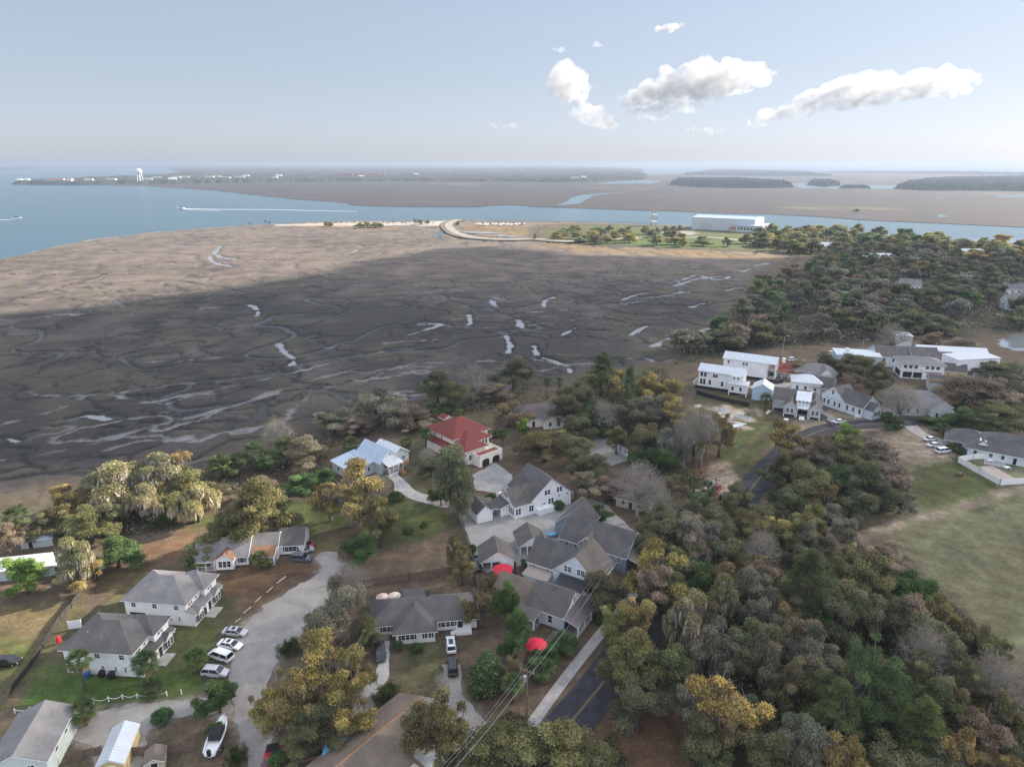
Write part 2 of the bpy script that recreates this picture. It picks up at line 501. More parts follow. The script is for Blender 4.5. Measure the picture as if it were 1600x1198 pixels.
ZONES = [  # picture outline, colour, softness, wander
    ([(0, 930), (110, 955), (80, 985), (0, 1110), (-60, 1110), (-60, 930)], 'dry', 2.5, 3),
    ([(0, 1000), (60, 1005), (0, 1100), (-40, 1060)], 'lawn', 2.5, 3),
    ([(5, 1115), (95, 960), (150, 945), (200, 890), (335, 900), (395, 950), (330, 1065), (300, 1092), (140, 1106), (40, 1118)], 'olive', 1.2, 2),
    ([(15, 1112), (70, 1050), (130, 1035), (300, 1050), (330, 1075), (290, 1088), (140, 1104)], 'lush', 2.2, 3),
    ([(290, 960), (345, 945), (350, 1000), (300, 1050), (270, 1040)], 'lawn', 2, 3),
    ([(150, 925), (215, 850), (300, 825), (330, 880), (240, 885), (190, 930)], 'litter', 2, 4),
    ([(160, 920), (215, 870), (230, 905), (180, 940)], 'dry', 2, 4),
    ([(300, 880), (460, 878), (500, 868), (525, 840), (470, 870), (500, 895), (455, 915), (395, 955), (350, 930), (335, 905)], 'litter', 1.6, 3),
    ([(380, 800), (500, 770), (590, 780), (560, 815), (470, 850), (430, 830), (330, 830), (300, 815)], 'lawn', 3, 4),
    ([(590, 780), (700, 785), (725, 815), (660, 850), (600, 855), (560, 820)], 'lawn', 2.5, 4),
    ([(460, 855), (560, 820), (520, 870)], 'dry', 2, 3),
    ([(590, 855), (660, 848), (725, 820), (740, 900), (725, 925), (560, 925), (560, 880)], 'brown', 2.5, 4),
    ([(610, 745), (640, 690), (690, 680), (680, 740), (690, 785), (610, 775)], 'olive', 2, 3),
    ([(500, 700), (540, 668), (680, 640), (700, 650), (640, 700), (560, 690)], 'brown', 3, 5),
    ([(640, 690), (660, 665), (700, 652), (820, 640), (790, 655), (690, 690)], 'olive', 2, 4),
    ([(608, 1012), (695, 1008), (706, 1050), (650, 1086), (606, 1068)], 'olive', 1.5, 3),
    ([(770, 1060), (980, 930), (1010, 950), (870, 1150), (790, 1160)], 'brown', 1.5, 3),
    ([(880, 1140), (960, 1050), (1150, 1130), (1120, 1230), (850, 1230)], 'litter', 3, 4),
    ([(1330, 840), (1390, 790), (1440, 700), (1500, 690), (1640, 730), (1760, 780), (1800, 1250), (1640, 1120), (1530, 960), (1420, 890), (1340, 870)], 'field', 5, 6),
    ([(1500, 870), (1600, 850), (1700, 900), (1700, 1010), (1570, 940)], 'olive', 22, 9),
    ([(1420, 720), (1500, 705), (1560, 757), (1640, 765), (1480, 800), (1420, 790)], 'lawn', 2.5, 4),
    ([(1330, 850), (1360, 805), (1400, 808), (1405, 825), (1370, 860)], 'brown', 3, 3),
    ([(1375, 670), (1440, 664), (1500, 705), (1460, 725), (1420, 720), (1395, 790), (1370, 740)], 'path', 3, 4),
    ([(1075, 622), (1130, 612), (1190, 626), (1220, 648), (1190, 705), (1165, 745), (1120, 735), (1090, 690)], 'olive', 2, 4),
    ([(1110, 660), (1200, 655), (1190, 700), (1160, 735), (1115, 705)], 'lawn', 3, 3),
    ([(1095, 640), (1130, 632), (1175, 640), (1165, 668), (1120, 665)], 'sand', 2, 5),
    ([(1100, 720), (1135, 722), (1170, 748), (1160, 765), (1125, 770), (1090, 750)], 'sand', 2.2, 4),
    ([(1070, 700), (1110, 690), (1115, 770), (1075, 770)], 'litter', 3, 4),
    ([(1225, 660), (1300, 640), (1390, 650), (1400, 672), (1240, 682)], 'path', 2, 3),
    ([(1200, 640), (1290, 640), (1230, 660)], 'soil', 2, 3),
    ([(1310, 655), (1400, 648), (1390, 655)], 'litter', 2, 3),
    ([(1400, 640), (1470, 630), (1480, 660), (1420, 668)], 'olive', 2, 4),
    ([(1440, 700), (1480, 700), (1490, 712), (1440, 716)], 'pink', 1, 2),
    ([(1190, 545), (1350, 535), (1440, 560), (1360, 600), (1180, 600)], 'brown', 3, 5),
    ([(1050, 560), (1060, 530), (1140, 512), (1240, 425), (1400, 395), (1640, 418), (1640, 510), (1440, 532), (1300, 538), (1200, 545), (1100, 566)], 'floor', 8, 8),
    ([(985, 935), (1060, 850), (1200, 800), (1300, 830), (1400, 885), (1540, 990), (1640, 1120), (1640, 1260), (1200, 1260), (1120, 1120), (1020, 1060)], 'floor', 2, 3),
    ([(1205, 765), (1220, 700), (1300, 680), (1400, 700), (1420, 760), (1330, 810), (1240, 790)], 'floor', 2, 3),
    # peninsula
    ([(830, 365), (900, 350), (1100, 352), (1240, 362), (1260, 400), (1150, 392), (1000, 388), (880, 381)], 'lawn', 6, 14),
    ([(900, 372), (1020, 366), (1060, 372), (1160, 372), (1200, 383), (1060, 388), (920, 384)], 'lush', 8, 14),
    ([(1030, 363), (1085, 359), (1090, 366), (1040, 369)], 'gravel', 3, 8),
    ([(880, 378), (1000, 386), (1150, 390), (1240, 400), (1150, 399), (1000, 392), (870, 384)], 'marshgold', 10, 16),
]
LINES = [  # worn tracks: picture line, colour, width, softness
    ([(1330, 845), (1400, 820), (1470, 800), (1540, 778), (1620, 758), (1700, 745)], 'path', 1.6, 2.6),
    ([(1330, 840), (1400, 818), (1440, 806)], 'sand', .8, 1.6),
    ([(1160, 745), (1180, 720), (1210, 690)], 'dry', .5, 1.2),
    ([(1130, 735), (1165, 700), (1195, 668)], 'dry', .4, 1.0),
    ([(1400, 690), (1470, 700)], 'sand', .6, 1.2),
    ([(1395, 702), (1450, 706)], 'sand', .6, 1.2),
    ([(1390, 716), (1440, 706)], 'sand', .6, 1.4),
    ([(700, 1060), (712, 1080), (735, 1110), (760, 1140)], 'gravel', 1.6, 1.6),
]
ZW = [(W2(z), c, a, b) for z, c, a, b in ZONES]
LW = [(smooth(W2(l)), c, a, b) for l, c, a, b in LINES]
LOT = W2([(492, 866), (522, 861), (537, 880), (530, 915), (512, 950), (478, 1000), (445, 1010), (428, 1040), (412, 1085), (425, 1140), (415, 1200), (400, 1260), (370, 1260), (388, 1200), (372, 1150), (362, 1110), (358, 1070),
          (362, 1020), (384, 975), (415, 945), (455, 920), (492, 900), (505, 885)])
LANE = W2([(355, 1088), (300, 1092), (210, 1100), (130, 1112), (70, 1124), (40, 1140), (80, 1150), (140, 1140), (215, 1160), (205, 1200), (200, 1240), (120, 1240), (135, 1200), (100, 1170), (140, 1130), (215, 1135), (245, 1130), (300, 1112), (360, 1118)])
LANE = W2([(358, 1086), (300, 1092), (210, 1100), (130, 1112), (60, 1124), (70, 1150), (140, 1160), (150, 1240), (215, 1240), (218, 1180), (235, 1140), (262, 1126), (300, 1116), (362, 1116)])
def landmask(X, Y):
    return sdist(X, Y, LAND) + 5 * fbm(X * .045, Y * .045, 31, 4)
def land_z(X, Y):
    s = landmask(X, Y)
    z = sstep(-6, 7, s) * 1.6 - 1.6
    return z + np.where(s > 7, 0.02 * fbm(X * .3, Y * .3, 8, 2) - .02, 0)
def land_c(X, Y, Z):
    big, mid = fbm(X * .03, Y * .03, 41, 4), fbm(X * .22, Y * .22, 42, 4)
    c = np.empty((*X.shape, 3))
    a, b = np.array(MA['soil']), np.array(MA['brown'])
    t = np.clip(.5 + big, 0, 1)[..., None]
    c[:] = a * (1 - t) + b * t
    t = (sstep(.1, .6, mid + big * .4) * .5)[..., None]
    c[:] = c * (1 - t) + np.array(MA['olive']) * t
    wob = fbm(X * .16, Y * .16, 51, 4)
    def lay(w, k):
        col = np.array(MA[k])
        j = (1 + .22 * mid + .2 * big)[..., None]
        c[:] = c * (1 - w[..., None]) + col * np.clip(j, .5, 1.6) * w[..., None]
    def patch(poly, k, soft, wan):
        p = np.array(poly)
        m = (X > p[:, 0].min() - 15) & (X < p[:, 0].max() + 15) & (Y > p[:, 1].min() - 15) & (Y < p[:, 1].max() + 15)
        if not m.any(): return
        w = np.zeros(X.shape)
        w[m] = sstep(-soft, soft, sdist(X[m], Y[m], poly) + wan * wob[m])
        lay(w, k)
    for poly, k, soft, wan in ZW: patch(poly, k, soft, wan)
    for poly in (LOT, LANE): patch(poly, 'gravel', 1.6, 1.6)
    for l, k, wd, soft in LW:
        p = np.array(l)
        m = (X > p[:, 0].min() - 9) & (X < p[:, 0].max() + 9) & (Y > p[:, 1].min() - 9) & (Y < p[:, 1].max() + 9)
        w = np.zeros(X.shape)
        if m.any():
            w[m] = (1 - sstep(wd * .5, wd * .5 + soft, ldist(X[m], Y[m], l) + .8 * mid[m])) * np.clip(.8 + wob[m], .2, 1)
            lay(w, k)
    # leaves and bare patches scattered over everything
    t = (sstep(.25, .75, fbm(X * .5, Y * .5, 61, 3)) * .35)[..., None]
    c[:] = c * (1 - t) + np.array(MA['litter']) * t
    edge = (1 - sstep(2, 14, landmask(X, Y)))[..., None]
    c[:] = c * (1 - edge) + np.array((.085, .075, .05)) * edge
    return np.clip(c, 0, 1)
M['ground'] = attrmat('ground_cover', fine=1.6, amp=.3, coarse=.1)
tag(link('ground', gridmesh('ground', np.arange(-200, 336, .85), np.concatenate([np.arange(40, 70, 2), np.arange(70, 230, .75), np.arange(230, 430, 1.1)]), land_z, land_c, M['ground'])), kind='structure')
tag(link('ground', gridmesh('ground_beyond', np.arange(0, 1100, 4.0), np.arange(428.6, 1180, 4.0), land_z, land_c, M['ground'])), kind='structure')
tag(link('ground', gridmesh('ground_beside', np.arange(334.2, 1100, 6.0), np.arange(40, 431, 6.0), land_z, land_c, M['ground'])), kind='structure')

# paved and gravelled areas, roads
def gravel_mat():
    m, t, b = newmat('pale_gravel')
    o = mixc(t, (.20, .18, .16), (.35, .32, .29), ramp(t, tex(t, .22, 6, rough=.65), .32, .68))
    o = mixc(t, o, (.15, .12, .095), ramp(t, tex(t, .11, 5), .58, .75))
    o = mixc(t, o, (.40, .385, .36), ramp(t, tex(t, 9, 3, rough=.8), .5, .8))
    t.links.new(o, b.inputs['Base Color'])
    b.inputs['Roughness'].default_value = .95
    return m
M['gravel'] = gravel_mat()
M['paving'] = mat('grey_paving', (.28, .27, .255), .9, .22, .25, bmp=.2, bscale=8)
sheet('gravel_lot', LOT, .030, M['gravel'], .9)
sheet('gravel_lane', LANE, .022, M['gravel'], .7)
sheet('driveway', W2([(593, 1000), (609, 1000), (608, 1062), (585, 1085), (545, 1095), (540, 1072), (580, 1056), (590, 1040)]), .026, M['concrete'], .3)
sheet('driveway_loop', W2([(500, 1100), (560, 1075), (578, 1082), (585, 1100), (555, 1120), (520, 1120)]), .018, M['gravel'], .6)
sheet('gravel_driveway', W2([(690, 1040), (720, 1040), (722, 1080), (745, 1110), (775, 1145), (755, 1160), (715, 1150), (690, 1105), (655, 1098), (640, 1092), (650, 1085), (700, 1095), (705, 1080)]), .034, M['gravel'], .7)
sheet('garden_path', smooth(W2([(600, 742), (614, 752), (618, 768), (640, 778), (680, 790), (700, 793)]))[:] + smooth(W2([(702, 781), (680, 776), (650, 766), (632, 750), (622, 740), (628, 728)])), .02, M['concrete'], .15)
sheet('courtyard', W2([(738, 742), (774, 722), (800, 742), (808, 768), (800, 790), (830, 802), (893, 785), (915, 775), (950, 790), (982, 822), (1015, 850), (985, 862), (940, 812), (895, 800), (870, 815), (880, 850), (830, 880), (760, 895), (742, 870), (722, 812), (735, 790), (775, 782), (775, 770), (742, 765)]), .038, M['paving'], .25)
sheet('paved_drive', W2([(905, 678), (950, 680), (975, 692), (992, 716), (955, 728), (925, 725), (915, 700)]), .030, M['paving'], .5)
sheet('parking_court', W2([(1168, 603), (1215, 596), (1262, 600), (1240, 618), (1215, 612), (1195, 620)]), .03, M['concrete'], .4)
ROADC = smooth(W2([(800, 1260), (878, 1146), (935, 1075), (985, 1008), (1035, 940), (1090, 868), (1145, 803), (1172, 766), (1194, 738), (1224, 708), (1256, 684), (1296, 669), (1350, 663), (1400, 660), (1460, 655), (1540, 646)]), 8)
ribbon('road', ROADC, 7.4, .045, M['asphalt'])
for off in (-.13, .13):
    L = [np.array(p) for p in ROADC]
    Q = []
    for i, p in enumerate(L):
        d = L[min(i + 1, len(L) - 1)] - L[max(i - 1, 0)]
        d /= np.linalg.norm(d)
        Q.append(p + np.array([-d[1], d[0]]) * off)
    ribbon('road_line', Q, .09, .050, M['yellowpaint'])
ribbon('sidewalk', smooth(W2([(800, 1180), (828, 1136), (872, 1075), (905, 1032), (955, 970), (985, 935), (1020, 890)])), 2.0, .10, M['concrete'])
ribbon('side_road', smooth(W2([(1600, 575), (1570, 640), (1420, 662), (1436, 676), (1470, 690), (1510, 694), (1580, 686)])[2:]), 4.5, .034, M['concrete'])
ribbon('side_street', smooth(W2([(1240, 618), (1262, 632), (1290, 650), (1300, 664)])), 5.0, .03, M['paving'])
ribbon('lane', smooth(W2([(1560, 490), (1580, 497), (1620, 503)])), 5.0, .03, M['concrete'])
# pond at the right edge
sheet('pond', W2([(1560, 532), (1585, 524), (1640, 520), (1640, 548), (1590, 548), (1562, 541)]), .03, M['pond'], 1.5)

# ------------------------------------------------------------------ near salt marsh, cut by tidal creeks
CREEKS = [([(346, 384), (338, 392), (337, 398), (352, 403), (374, 406)], 4.5), ([(327, 400), (330, 408), (345, 413), (362, 416)], 3.5), ([(388, 476), (401, 483), (403, 494)], 2.6),
          ([(436, 537), (444, 551), (459, 560), (456, 570)], 1.8), ([(190, 492), (204, 491)], 3),
          ([(110, 655), (140, 650), (165, 656)], 1.6), ([(5, 684), (30, 690)], .8),
          ([(790, 524), (797, 538), (795, 552)], 1.7), ([(835, 541), (841, 555), (868, 565), (885, 572), (892, 582)], 1.9), ([(985, 524), (1000, 514), (1010, 509)], 1.6), ([(1018, 542), (1035, 533), (1050, 527)], 2.0),
          ([(640, 523), (665, 515), (690, 507), (670, 505)], 1.2), ([(732, 492), (735, 504), (730, 508)], 1.4), ([(765, 468), (775, 478)], 1.6), ([(810, 500), (815, 512), (812, 506)], 1.6), ([(850, 480), (852, 470), (866, 464)], 2.0),
          ([(970, 470), (990, 462), (1015, 458)], 2.2), ([(1056, 446), (1075, 440), (1090, 436), (1130, 431)], 2.8), ([(1060, 440), (1090, 428)], 2.2), ([(1095, 431), (1125, 437), (1140, 432)], 3.2), ([(1075, 418), (1095, 417)], 2.6),
          ([(1000, 466), (1040, 462), (1070, 455)], 1.8), ([(1080, 480), (1100, 474)], 2.0), ([(1010, 560), (1030, 566), (1050, 562)], 1.6), ([(1085, 520), (1110, 513), (1130, 512)], 2.4), ([(875, 525), (900, 512)], 1.1),
          ([(700, 352), (690, 362), (680, 372)], 5), ([(755, 378), (730, 382), (690, 388), (650, 392)], 3.2), ([(690, 362), (720, 372), (760, 377)], 4), ([(520, 400), (545, 396), (560, 390)], 3), ([(720, 330), (722, 331)], 1),
          ([(1180, 415), (1200, 411)], 4), ([(1160, 424), (1172, 420)], 3), ([(1130, 455), (1150, 450)], 1.6)]
MUD = [([(0, 665), (90, 640), (150, 615), (250, 630), (330, 612), (430, 588), (500, 572), (600, 548)], 1.5), ([(0, 720), (120, 700), (230, 668), (340, 640), (470, 600), (560, 575)], 1.6), ([(0, 760), (90, 735), (210, 690), (330, 690)], 1.2), ([(440, 660), (500, 610), (600, 590), (700, 582)], 1.5), ([(560, 600), (640, 570), (760, 565), (830, 572)], 1.6),
       ([(0, 500), (100, 492), (230, 487), (370, 480)], 2.4), ([(40, 610), (75, 618), (200, 612), (300, 598), (400, 596)], 1.1), ([(160, 570), (330, 560), (480, 545), (700, 530)], 1.2), ([(600, 470), (700, 452), (830, 448), (980, 430)], 1.6),
       ([(700, 500), (800, 490), (900, 482), (1010, 470), (1080, 455)], 2.2), ([(640, 505), (760, 512), (900, 500)], 1.2), ([(560, 455), (660, 445), (720, 455), (800, 470)], 1.4), ([(830, 560), (900, 570), (990, 560)], 2.5)]
MARSH = W2([(-800, 540), (-300, 452), (0, 404), (60, 390), (100, 381), (160, 372), (250, 362), (320, 356), (380, 351.5), (430, 350), (475, 347), (500, 346), (545, 344.5), (640, 345), (690, 345), (702, 341), (722, 343), (780, 344), (900, 346.5), (1010, 350), (1100, 353), (1300, 366), (1400, 420),
            (1300, 640), (1000, 760), (600, 820), (0, 980), (-400, 1000), (-900, 800)], -.6)
CW = [(smooth(W2(l, -.9)), a) for l, a in CREEKS]
MW = [(smooth(W2(l, -.6)), a) for l, a in MUD]
def creek_field(X, Y):
    """channel depth 0..1 (natural network), and the drawn creeks"""
    wx = X + 15 * fbm(X * .013, Y * .013, 71, 3)
    wy = Y + 15 * fbm(X * .013 + 40, Y * .013, 72, 3)
    d = np.sqrt(X * X + Y * Y)
    thin = .8 + .5 * fbm(X * .01, Y * .01, 75, 2)
    def lines(f, e):
        gy, gx = np.gradient(f, Y[:, 0], X[0, :])
        return np.abs(f) / (np.sqrt(gx * gx + gy * gy) + e)
    a = lines(fbm(wx * .0080, wy * .0115, 73, 2), .004)
    ux, uy = X + 9 * fbm(X * .045, Y * .045, 64, 3), Y + 9 * fbm(X * .045 + 7, Y * .045, 65, 3)
    b = worley(ux / 52, uy / 44, 74) * 46 + 2.2 * sstep(.15, .5, fbm(X * .016, Y * .016, 60, 2))
    c = worley(ux / 23, uy / 19, 70) * 20
    k = np.maximum(np.maximum(.95 * (1 - sstep(.6 * thin, 2.6 * thin, a)), .9 * (1 - sstep(.45 * thin, 2.0 * thin, b))), .65 * (1 - sstep(.2, 1.25 * thin, c)) * sstep(-.15, .35, fbm(X * .014, Y * .014, 69, 2)))
    # pale mud rills running along the shore of the near marsh
    u, v = X * .944 + Y * .33, -X * .33 + Y * .944
    e_ = lines(fbm(u * .011 + .4 * fbm(X * .03, Y * .03, 66, 3), v * .034, 67, 3), .012)
    rill = (1 - sstep(.25, 1.5, e_)) * (1 - sstep(225, 330, Y + .25 * np.abs(X) - 40)) * sstep(-.45, .15, fbm(X * .014, Y * .014, 68, 2))
    q = np.zeros(X.shape); mud = np.zeros(X.shape)
    for l, wd in CW:
        p = np.array(l)
        m = (X > p[:, 0].min() - 25) & (X < p[:, 0].max() + 25) & (Y > p[:, 1].min() - 25) & (Y < p[:, 1].max() + 25)
        if m.any():
            dd = ldist(X[m], Y[m], l) + (.5 + .45 * wd) * fbm(X[m] * .11, Y[m] * .11, 76, 4)
            w2 = wd * .42 * (1 + .5 * fbm(X[m] * .07, Y[m] * .07, 78, 2))
            q[m] = np.maximum(q[m], 1 - sstep(w2 * .6, w2 + .7, dd))
            k[m] = np.maximum(k[m], .75 * (1 - sstep(wd * .4, wd * .8 + 2, dd)))
    for l, wd in MW:
        p = np.array(l)
        m = (X > p[:, 0].min() - 25) & (X < p[:, 0].max() + 25) & (Y > p[:, 1].min() - 25) & (Y < p[:, 1].max() + 25)
        if m.any():
            dd = ldist(X[m], Y[m], l) + 1.5 * fbm(X[m] * .12, Y[m] * .12, 77, 4)
            mud[m] = np.maximum(mud[m], (1 - sstep(wd * .1, wd * .42 + .9, dd)) * np.clip(.75 + .9 * fbm(X[m] * .03, Y[m] * .03, 79, 3), .2, 1))
    mud = np.maximum(mud, rill)
    return k * (1 - .8 * rill), q, mud
def marsh_z(X, Y):
    s = sdist(X, Y, MARSH) + 5 * fbm(X * .02, Y * .02, 81, 4)
    k, q, mud = creek_field(X, Y)
    g = .30 * fbm(X * .35, Y * .35, 82, 3) + .22 * fbm(X * .06, Y * .06, 83, 3)
    kk = np.maximum(k, mud * .5)
    z = -.15 + g * (1 - kk) - kk * 1.9 * (.55 + .45 * sstep(-.3, .5, fbm(X * .02, Y * .02, 84, 2)))
    z = np.maximum(z, -.94 + .05 * g)
    z = np.where(q > 0, np.minimum(z, -.6 - q * .8), z)
    edge = sstep(-4, 8, s)
    marsh_z.k, marsh_z.q, marsh_z.mud = kk, q, mud
    z = z - 1.6 * sstep(-1, 5, landmask(X, Y))
    return np.where(s < 8, -1.6 + edge * (z + 1.6), z)
SPIT = W2([(555, 346.6), (640, 347), (700, 345), (710, 349), (690, 353), (640, 352), (540, 353), (500, 352), (430, 353.5), (430, 351)])
GOLD = [W2([(715, 352), (830, 352), (838, 368), (760, 370), (725, 365)], -.6), W2([(860, 380), (960, 388), (1080, 391), (1240, 401), (1190, 408), (1040, 400), (900, 394), (840, 385)], -.6), W2([(470, 352), (560, 354), (640, 356), (600, 360), (480, 357)], -.6)]
def marsh_c(X, Y, Z):
    n1, n2, n3 = fbm(X * .008, Y * .008, 91, 4), fbm(X * .05, Y * .05, 92, 4), fbm(X * .5, Y * .5, 93, 3)
    c = np.empty((*X.shape, 3))
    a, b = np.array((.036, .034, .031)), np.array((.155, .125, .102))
    t = np.clip(sstep(330, 600, Y - .8 * np.clip(X + 200, -300, 60)) * .85 + .35 * n1 + .25 * n2, 0, 1)[..., None]  # dark within the cloud's shadow, tan beyond it: sun and shade put into the colour
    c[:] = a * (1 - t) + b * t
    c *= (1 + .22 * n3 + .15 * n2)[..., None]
    t = (sstep(.15, .6, fbm(X * .02, Y * .02, 94, 3)) * .35)[..., None]
    c[:] = c * (1 - t) + np.array((.10, .095, .055)) * t
    for g in GOLD:
        t = (sstep(-14, 14, sdist(X, Y, g) + 16 * n2) * .8)[..., None]
        c[:] = c * (1 - t) + np.array(MA['marshgold']) * t * (1 + .3 * n3[..., None]) + c * 0
    t = (sstep(-4, 5, sdist(X, Y, SPIT) + 8 * n2))[..., None]
    c[:] = c * (1 - t) + np.array((.40, .35, .29)) * t
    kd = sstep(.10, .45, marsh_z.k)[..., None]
    c[:] = c * (1 - .74 * kd * (1 - .5 * sstep(420, 600, Y - .4 * np.minimum(X, 0))[..., None]))  # shade of the grass edges put into the channel colour, weaker in the sunlit part
    m = np.maximum(sstep(.9, 1.0, marsh_z.k) * .35, sstep(.35, .8, marsh_z.mud))[..., None]
    mudc = np.array((.17, .165, .166)) * (1 + .25 * n2[..., None])
    c[:] = c * (1 - m) + mudc * m
    lm = sstep(-16, -1, landmask(X, Y))[..., None]
    c[:] = c * (1 - lm) + np.array((.085, .068, .045)) * lm
    s = sdist(X, Y, MARSH)
    sh = (1 - sstep(-2, 10, s + 5 * n2))[..., None]
    c[:] = c * (1 - sh) + np.array((.33, .28, .23)) * sh
    return np.clip(c, 0, 1)
def marsh_mat():
    m, t, b = newmat('salt_marsh')
    a = N(t, 'ShaderNodeAttribute', attribute_name='Col')
    n = tex(t, .9, 6, rough=.75)
    o = mixc(t, a.outputs['Color'], (.62, .62, .62, 1), ramp(t, n, .58, .36), 'MULTIPLY')
    t.links.new(o, b.inputs['Base Color'])
    g = N(t, 'ShaderNodeNewGeometry')
    s = N(t, 'ShaderNodeSeparateXYZ')
    t.links.new(g.outputs['Position'], s.inputs[0])
    r = N(t, 'ShaderNodeMapRange')      # wet mud lies low and shines
    r.inputs[1].default_value, r.inputs[2].default_value, r.inputs[3].default_value, r.inputs[4].default_value = -.98, -.62, .32, .95
    t.links.new(s.outputs['Z'], r.inputs[0])
    t.links.new(r.outputs[0], b.inputs['Roughness'])
    b.inputs['Specular IOR Level'].default_value = .3
    bump(t, b, n, .6, .25)
    return m
M['marsh'] = marsh_mat()
def spaced(a, b, s0, k):
    o, y = [a], a
    while y < b:
        y += max(s0, (y) * k); o.append(y)
    return np.array(o)
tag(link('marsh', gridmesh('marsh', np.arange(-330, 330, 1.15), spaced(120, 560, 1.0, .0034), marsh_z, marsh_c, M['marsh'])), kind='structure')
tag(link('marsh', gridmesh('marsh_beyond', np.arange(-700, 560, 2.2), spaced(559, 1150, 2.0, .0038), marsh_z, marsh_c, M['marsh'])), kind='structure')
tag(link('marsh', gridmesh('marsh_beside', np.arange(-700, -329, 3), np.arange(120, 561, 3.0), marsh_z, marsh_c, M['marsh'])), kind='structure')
sheet('pond', W2([(722, 361.5), (760, 362), (785, 363.5), (770, 365), (735, 364)], .4), .12, M['pond'], 2, 6)
sheet('pond', W2([(775, 366), (810, 368.5), (800, 370), (778, 369)], .4), .125, M['pond'], 2, 6)

# causeway road
CAUS = smooth(W2([(716, 343), (704, 347), (701, 352), (708, 360), (720, 366), (745, 371), (790, 373.5), (838, 373), (880, 376), (930, 375), (1000, 371)], 1.2), 6)
ribbon('causeway', CAUS, 24, .75, mat('causeway_bank', (.12, .105, .075), .95, .4, .1))
ribbon('road', CAUS, 11, .95, mat('pale_road', (.27, .245, .215), .9, .15, .1))
ribbon('road', smooth(W2([(1000, 371), (1060, 371.5), (1110, 371), (1170, 377)])), 9, .2, mat('pale_lane', (.26, .24, .21), .9, .15, .1))

# ------------------------------------------------------------------ marsh across the river, creeks in it
FAR = W2([(180, 290), (230, 291), (300, 295), (340, 298), (390, 304), (460, 311), (545, 317), (550, 320), (600, 322), (680, 323.5), (750, 323), (765, 320.5), (800, 320), (822, 321.3), (830, 322.6), (900, 325), (980, 328), (1060, 330), (1130, 333), (1200, 334), (1280, 338), (1350, 343), (1420, 346), (1500, 350), (1560, 353), (1620, 355), (2200, 392),
          (2600, 330), (2400, 285), (1600, 272), (1150, 266), (1000, 275), (700, 277), (300, 280), (170, 285)])
def flat(name, poly, z, m, wob=25, step=60):
    return sheet(name, poly, z, m, wob, step)
def farmarsh_mat():
    m, t, b = newmat('far_salt_marsh')
    o = mixc(t, (.046, .042, .042), (.064, .057, .055), ramp(t, tex(t, .006, 6, rough=.65), .35, .65))
    o = mixc(t, o, (.055, .047, .040), ramp(t, tex(t, .02, 5, rough=.7), .56, .72))
    o = mixc(t, o, (.17, .155, .075), ramp(t, tex(t, .0022, 4), .6, .75))
    t.links.new(o, b.inputs['Base Color'])
    b.inputs['Roughness'].default_value = .95
    b.inputs['Specular IOR Level'].default_value = .1
    bump(t, b, tex(t, .05, 5), .5, 1.)
    return m
M['farmarsh'] = farmarsh_mat()
flat('marsh', FAR, -.5, M['farmarsh'], 9, 40)
for l in ([(868, 320.6), (872, 319), (885, 315), (893, 309), (905, 305), (932, 302.6), (960, 301.4), (982, 300), (970, 301.6), (945, 303), (925, 306.5), (915, 313), (905, 318), (893, 319.5)], [(930, 287.5), (960, 283.5), (1000, 281.5), (1032, 283), (1020, 287), (980, 287)],
          [(1238, 287), (1262, 286), (1268, 290), (1300, 288.5), (1340, 289), (1402, 290), (1394, 295), (1350, 295.4), (1250, 294), (1244, 291)], [(1548, 307), (1565, 305.5), (1620, 305), (1620, 308), (1580, 308.5)], [(1463, 335), (1472, 334), (1484, 338), (1468, 340)],
          [(1458, 309.3), (1470, 308.2), (1472, 310), (1462, 310.6)], [(1050, 296), (1062, 296), (1058, 297.5)], [(1302, 283), (1335, 283), (1330, 284.5)], [(1330, 278.5), (1385, 278.5), (1380, 280.3)], [(1340, 337), (1356, 338), (1346, 339.4)], [(1100, 269.5), (1112, 269.5), (1108, 272)], [(1138, 269), (1158, 269), (1150, 271)]):
    sheet('creek', W2(l), -.35, M['water'], 4, 30)
def ditch(l, wd):
    ribbon('ditch', smooth(W2(l)), wd, -.3, M['bark'])
ditch([(465, 311), (520, 307.5), (580, 308.5), (650, 313), (700, 316.5), (755, 319)], 7)
ditch([(440, 292), (520, 293), (560, 291)], 6)
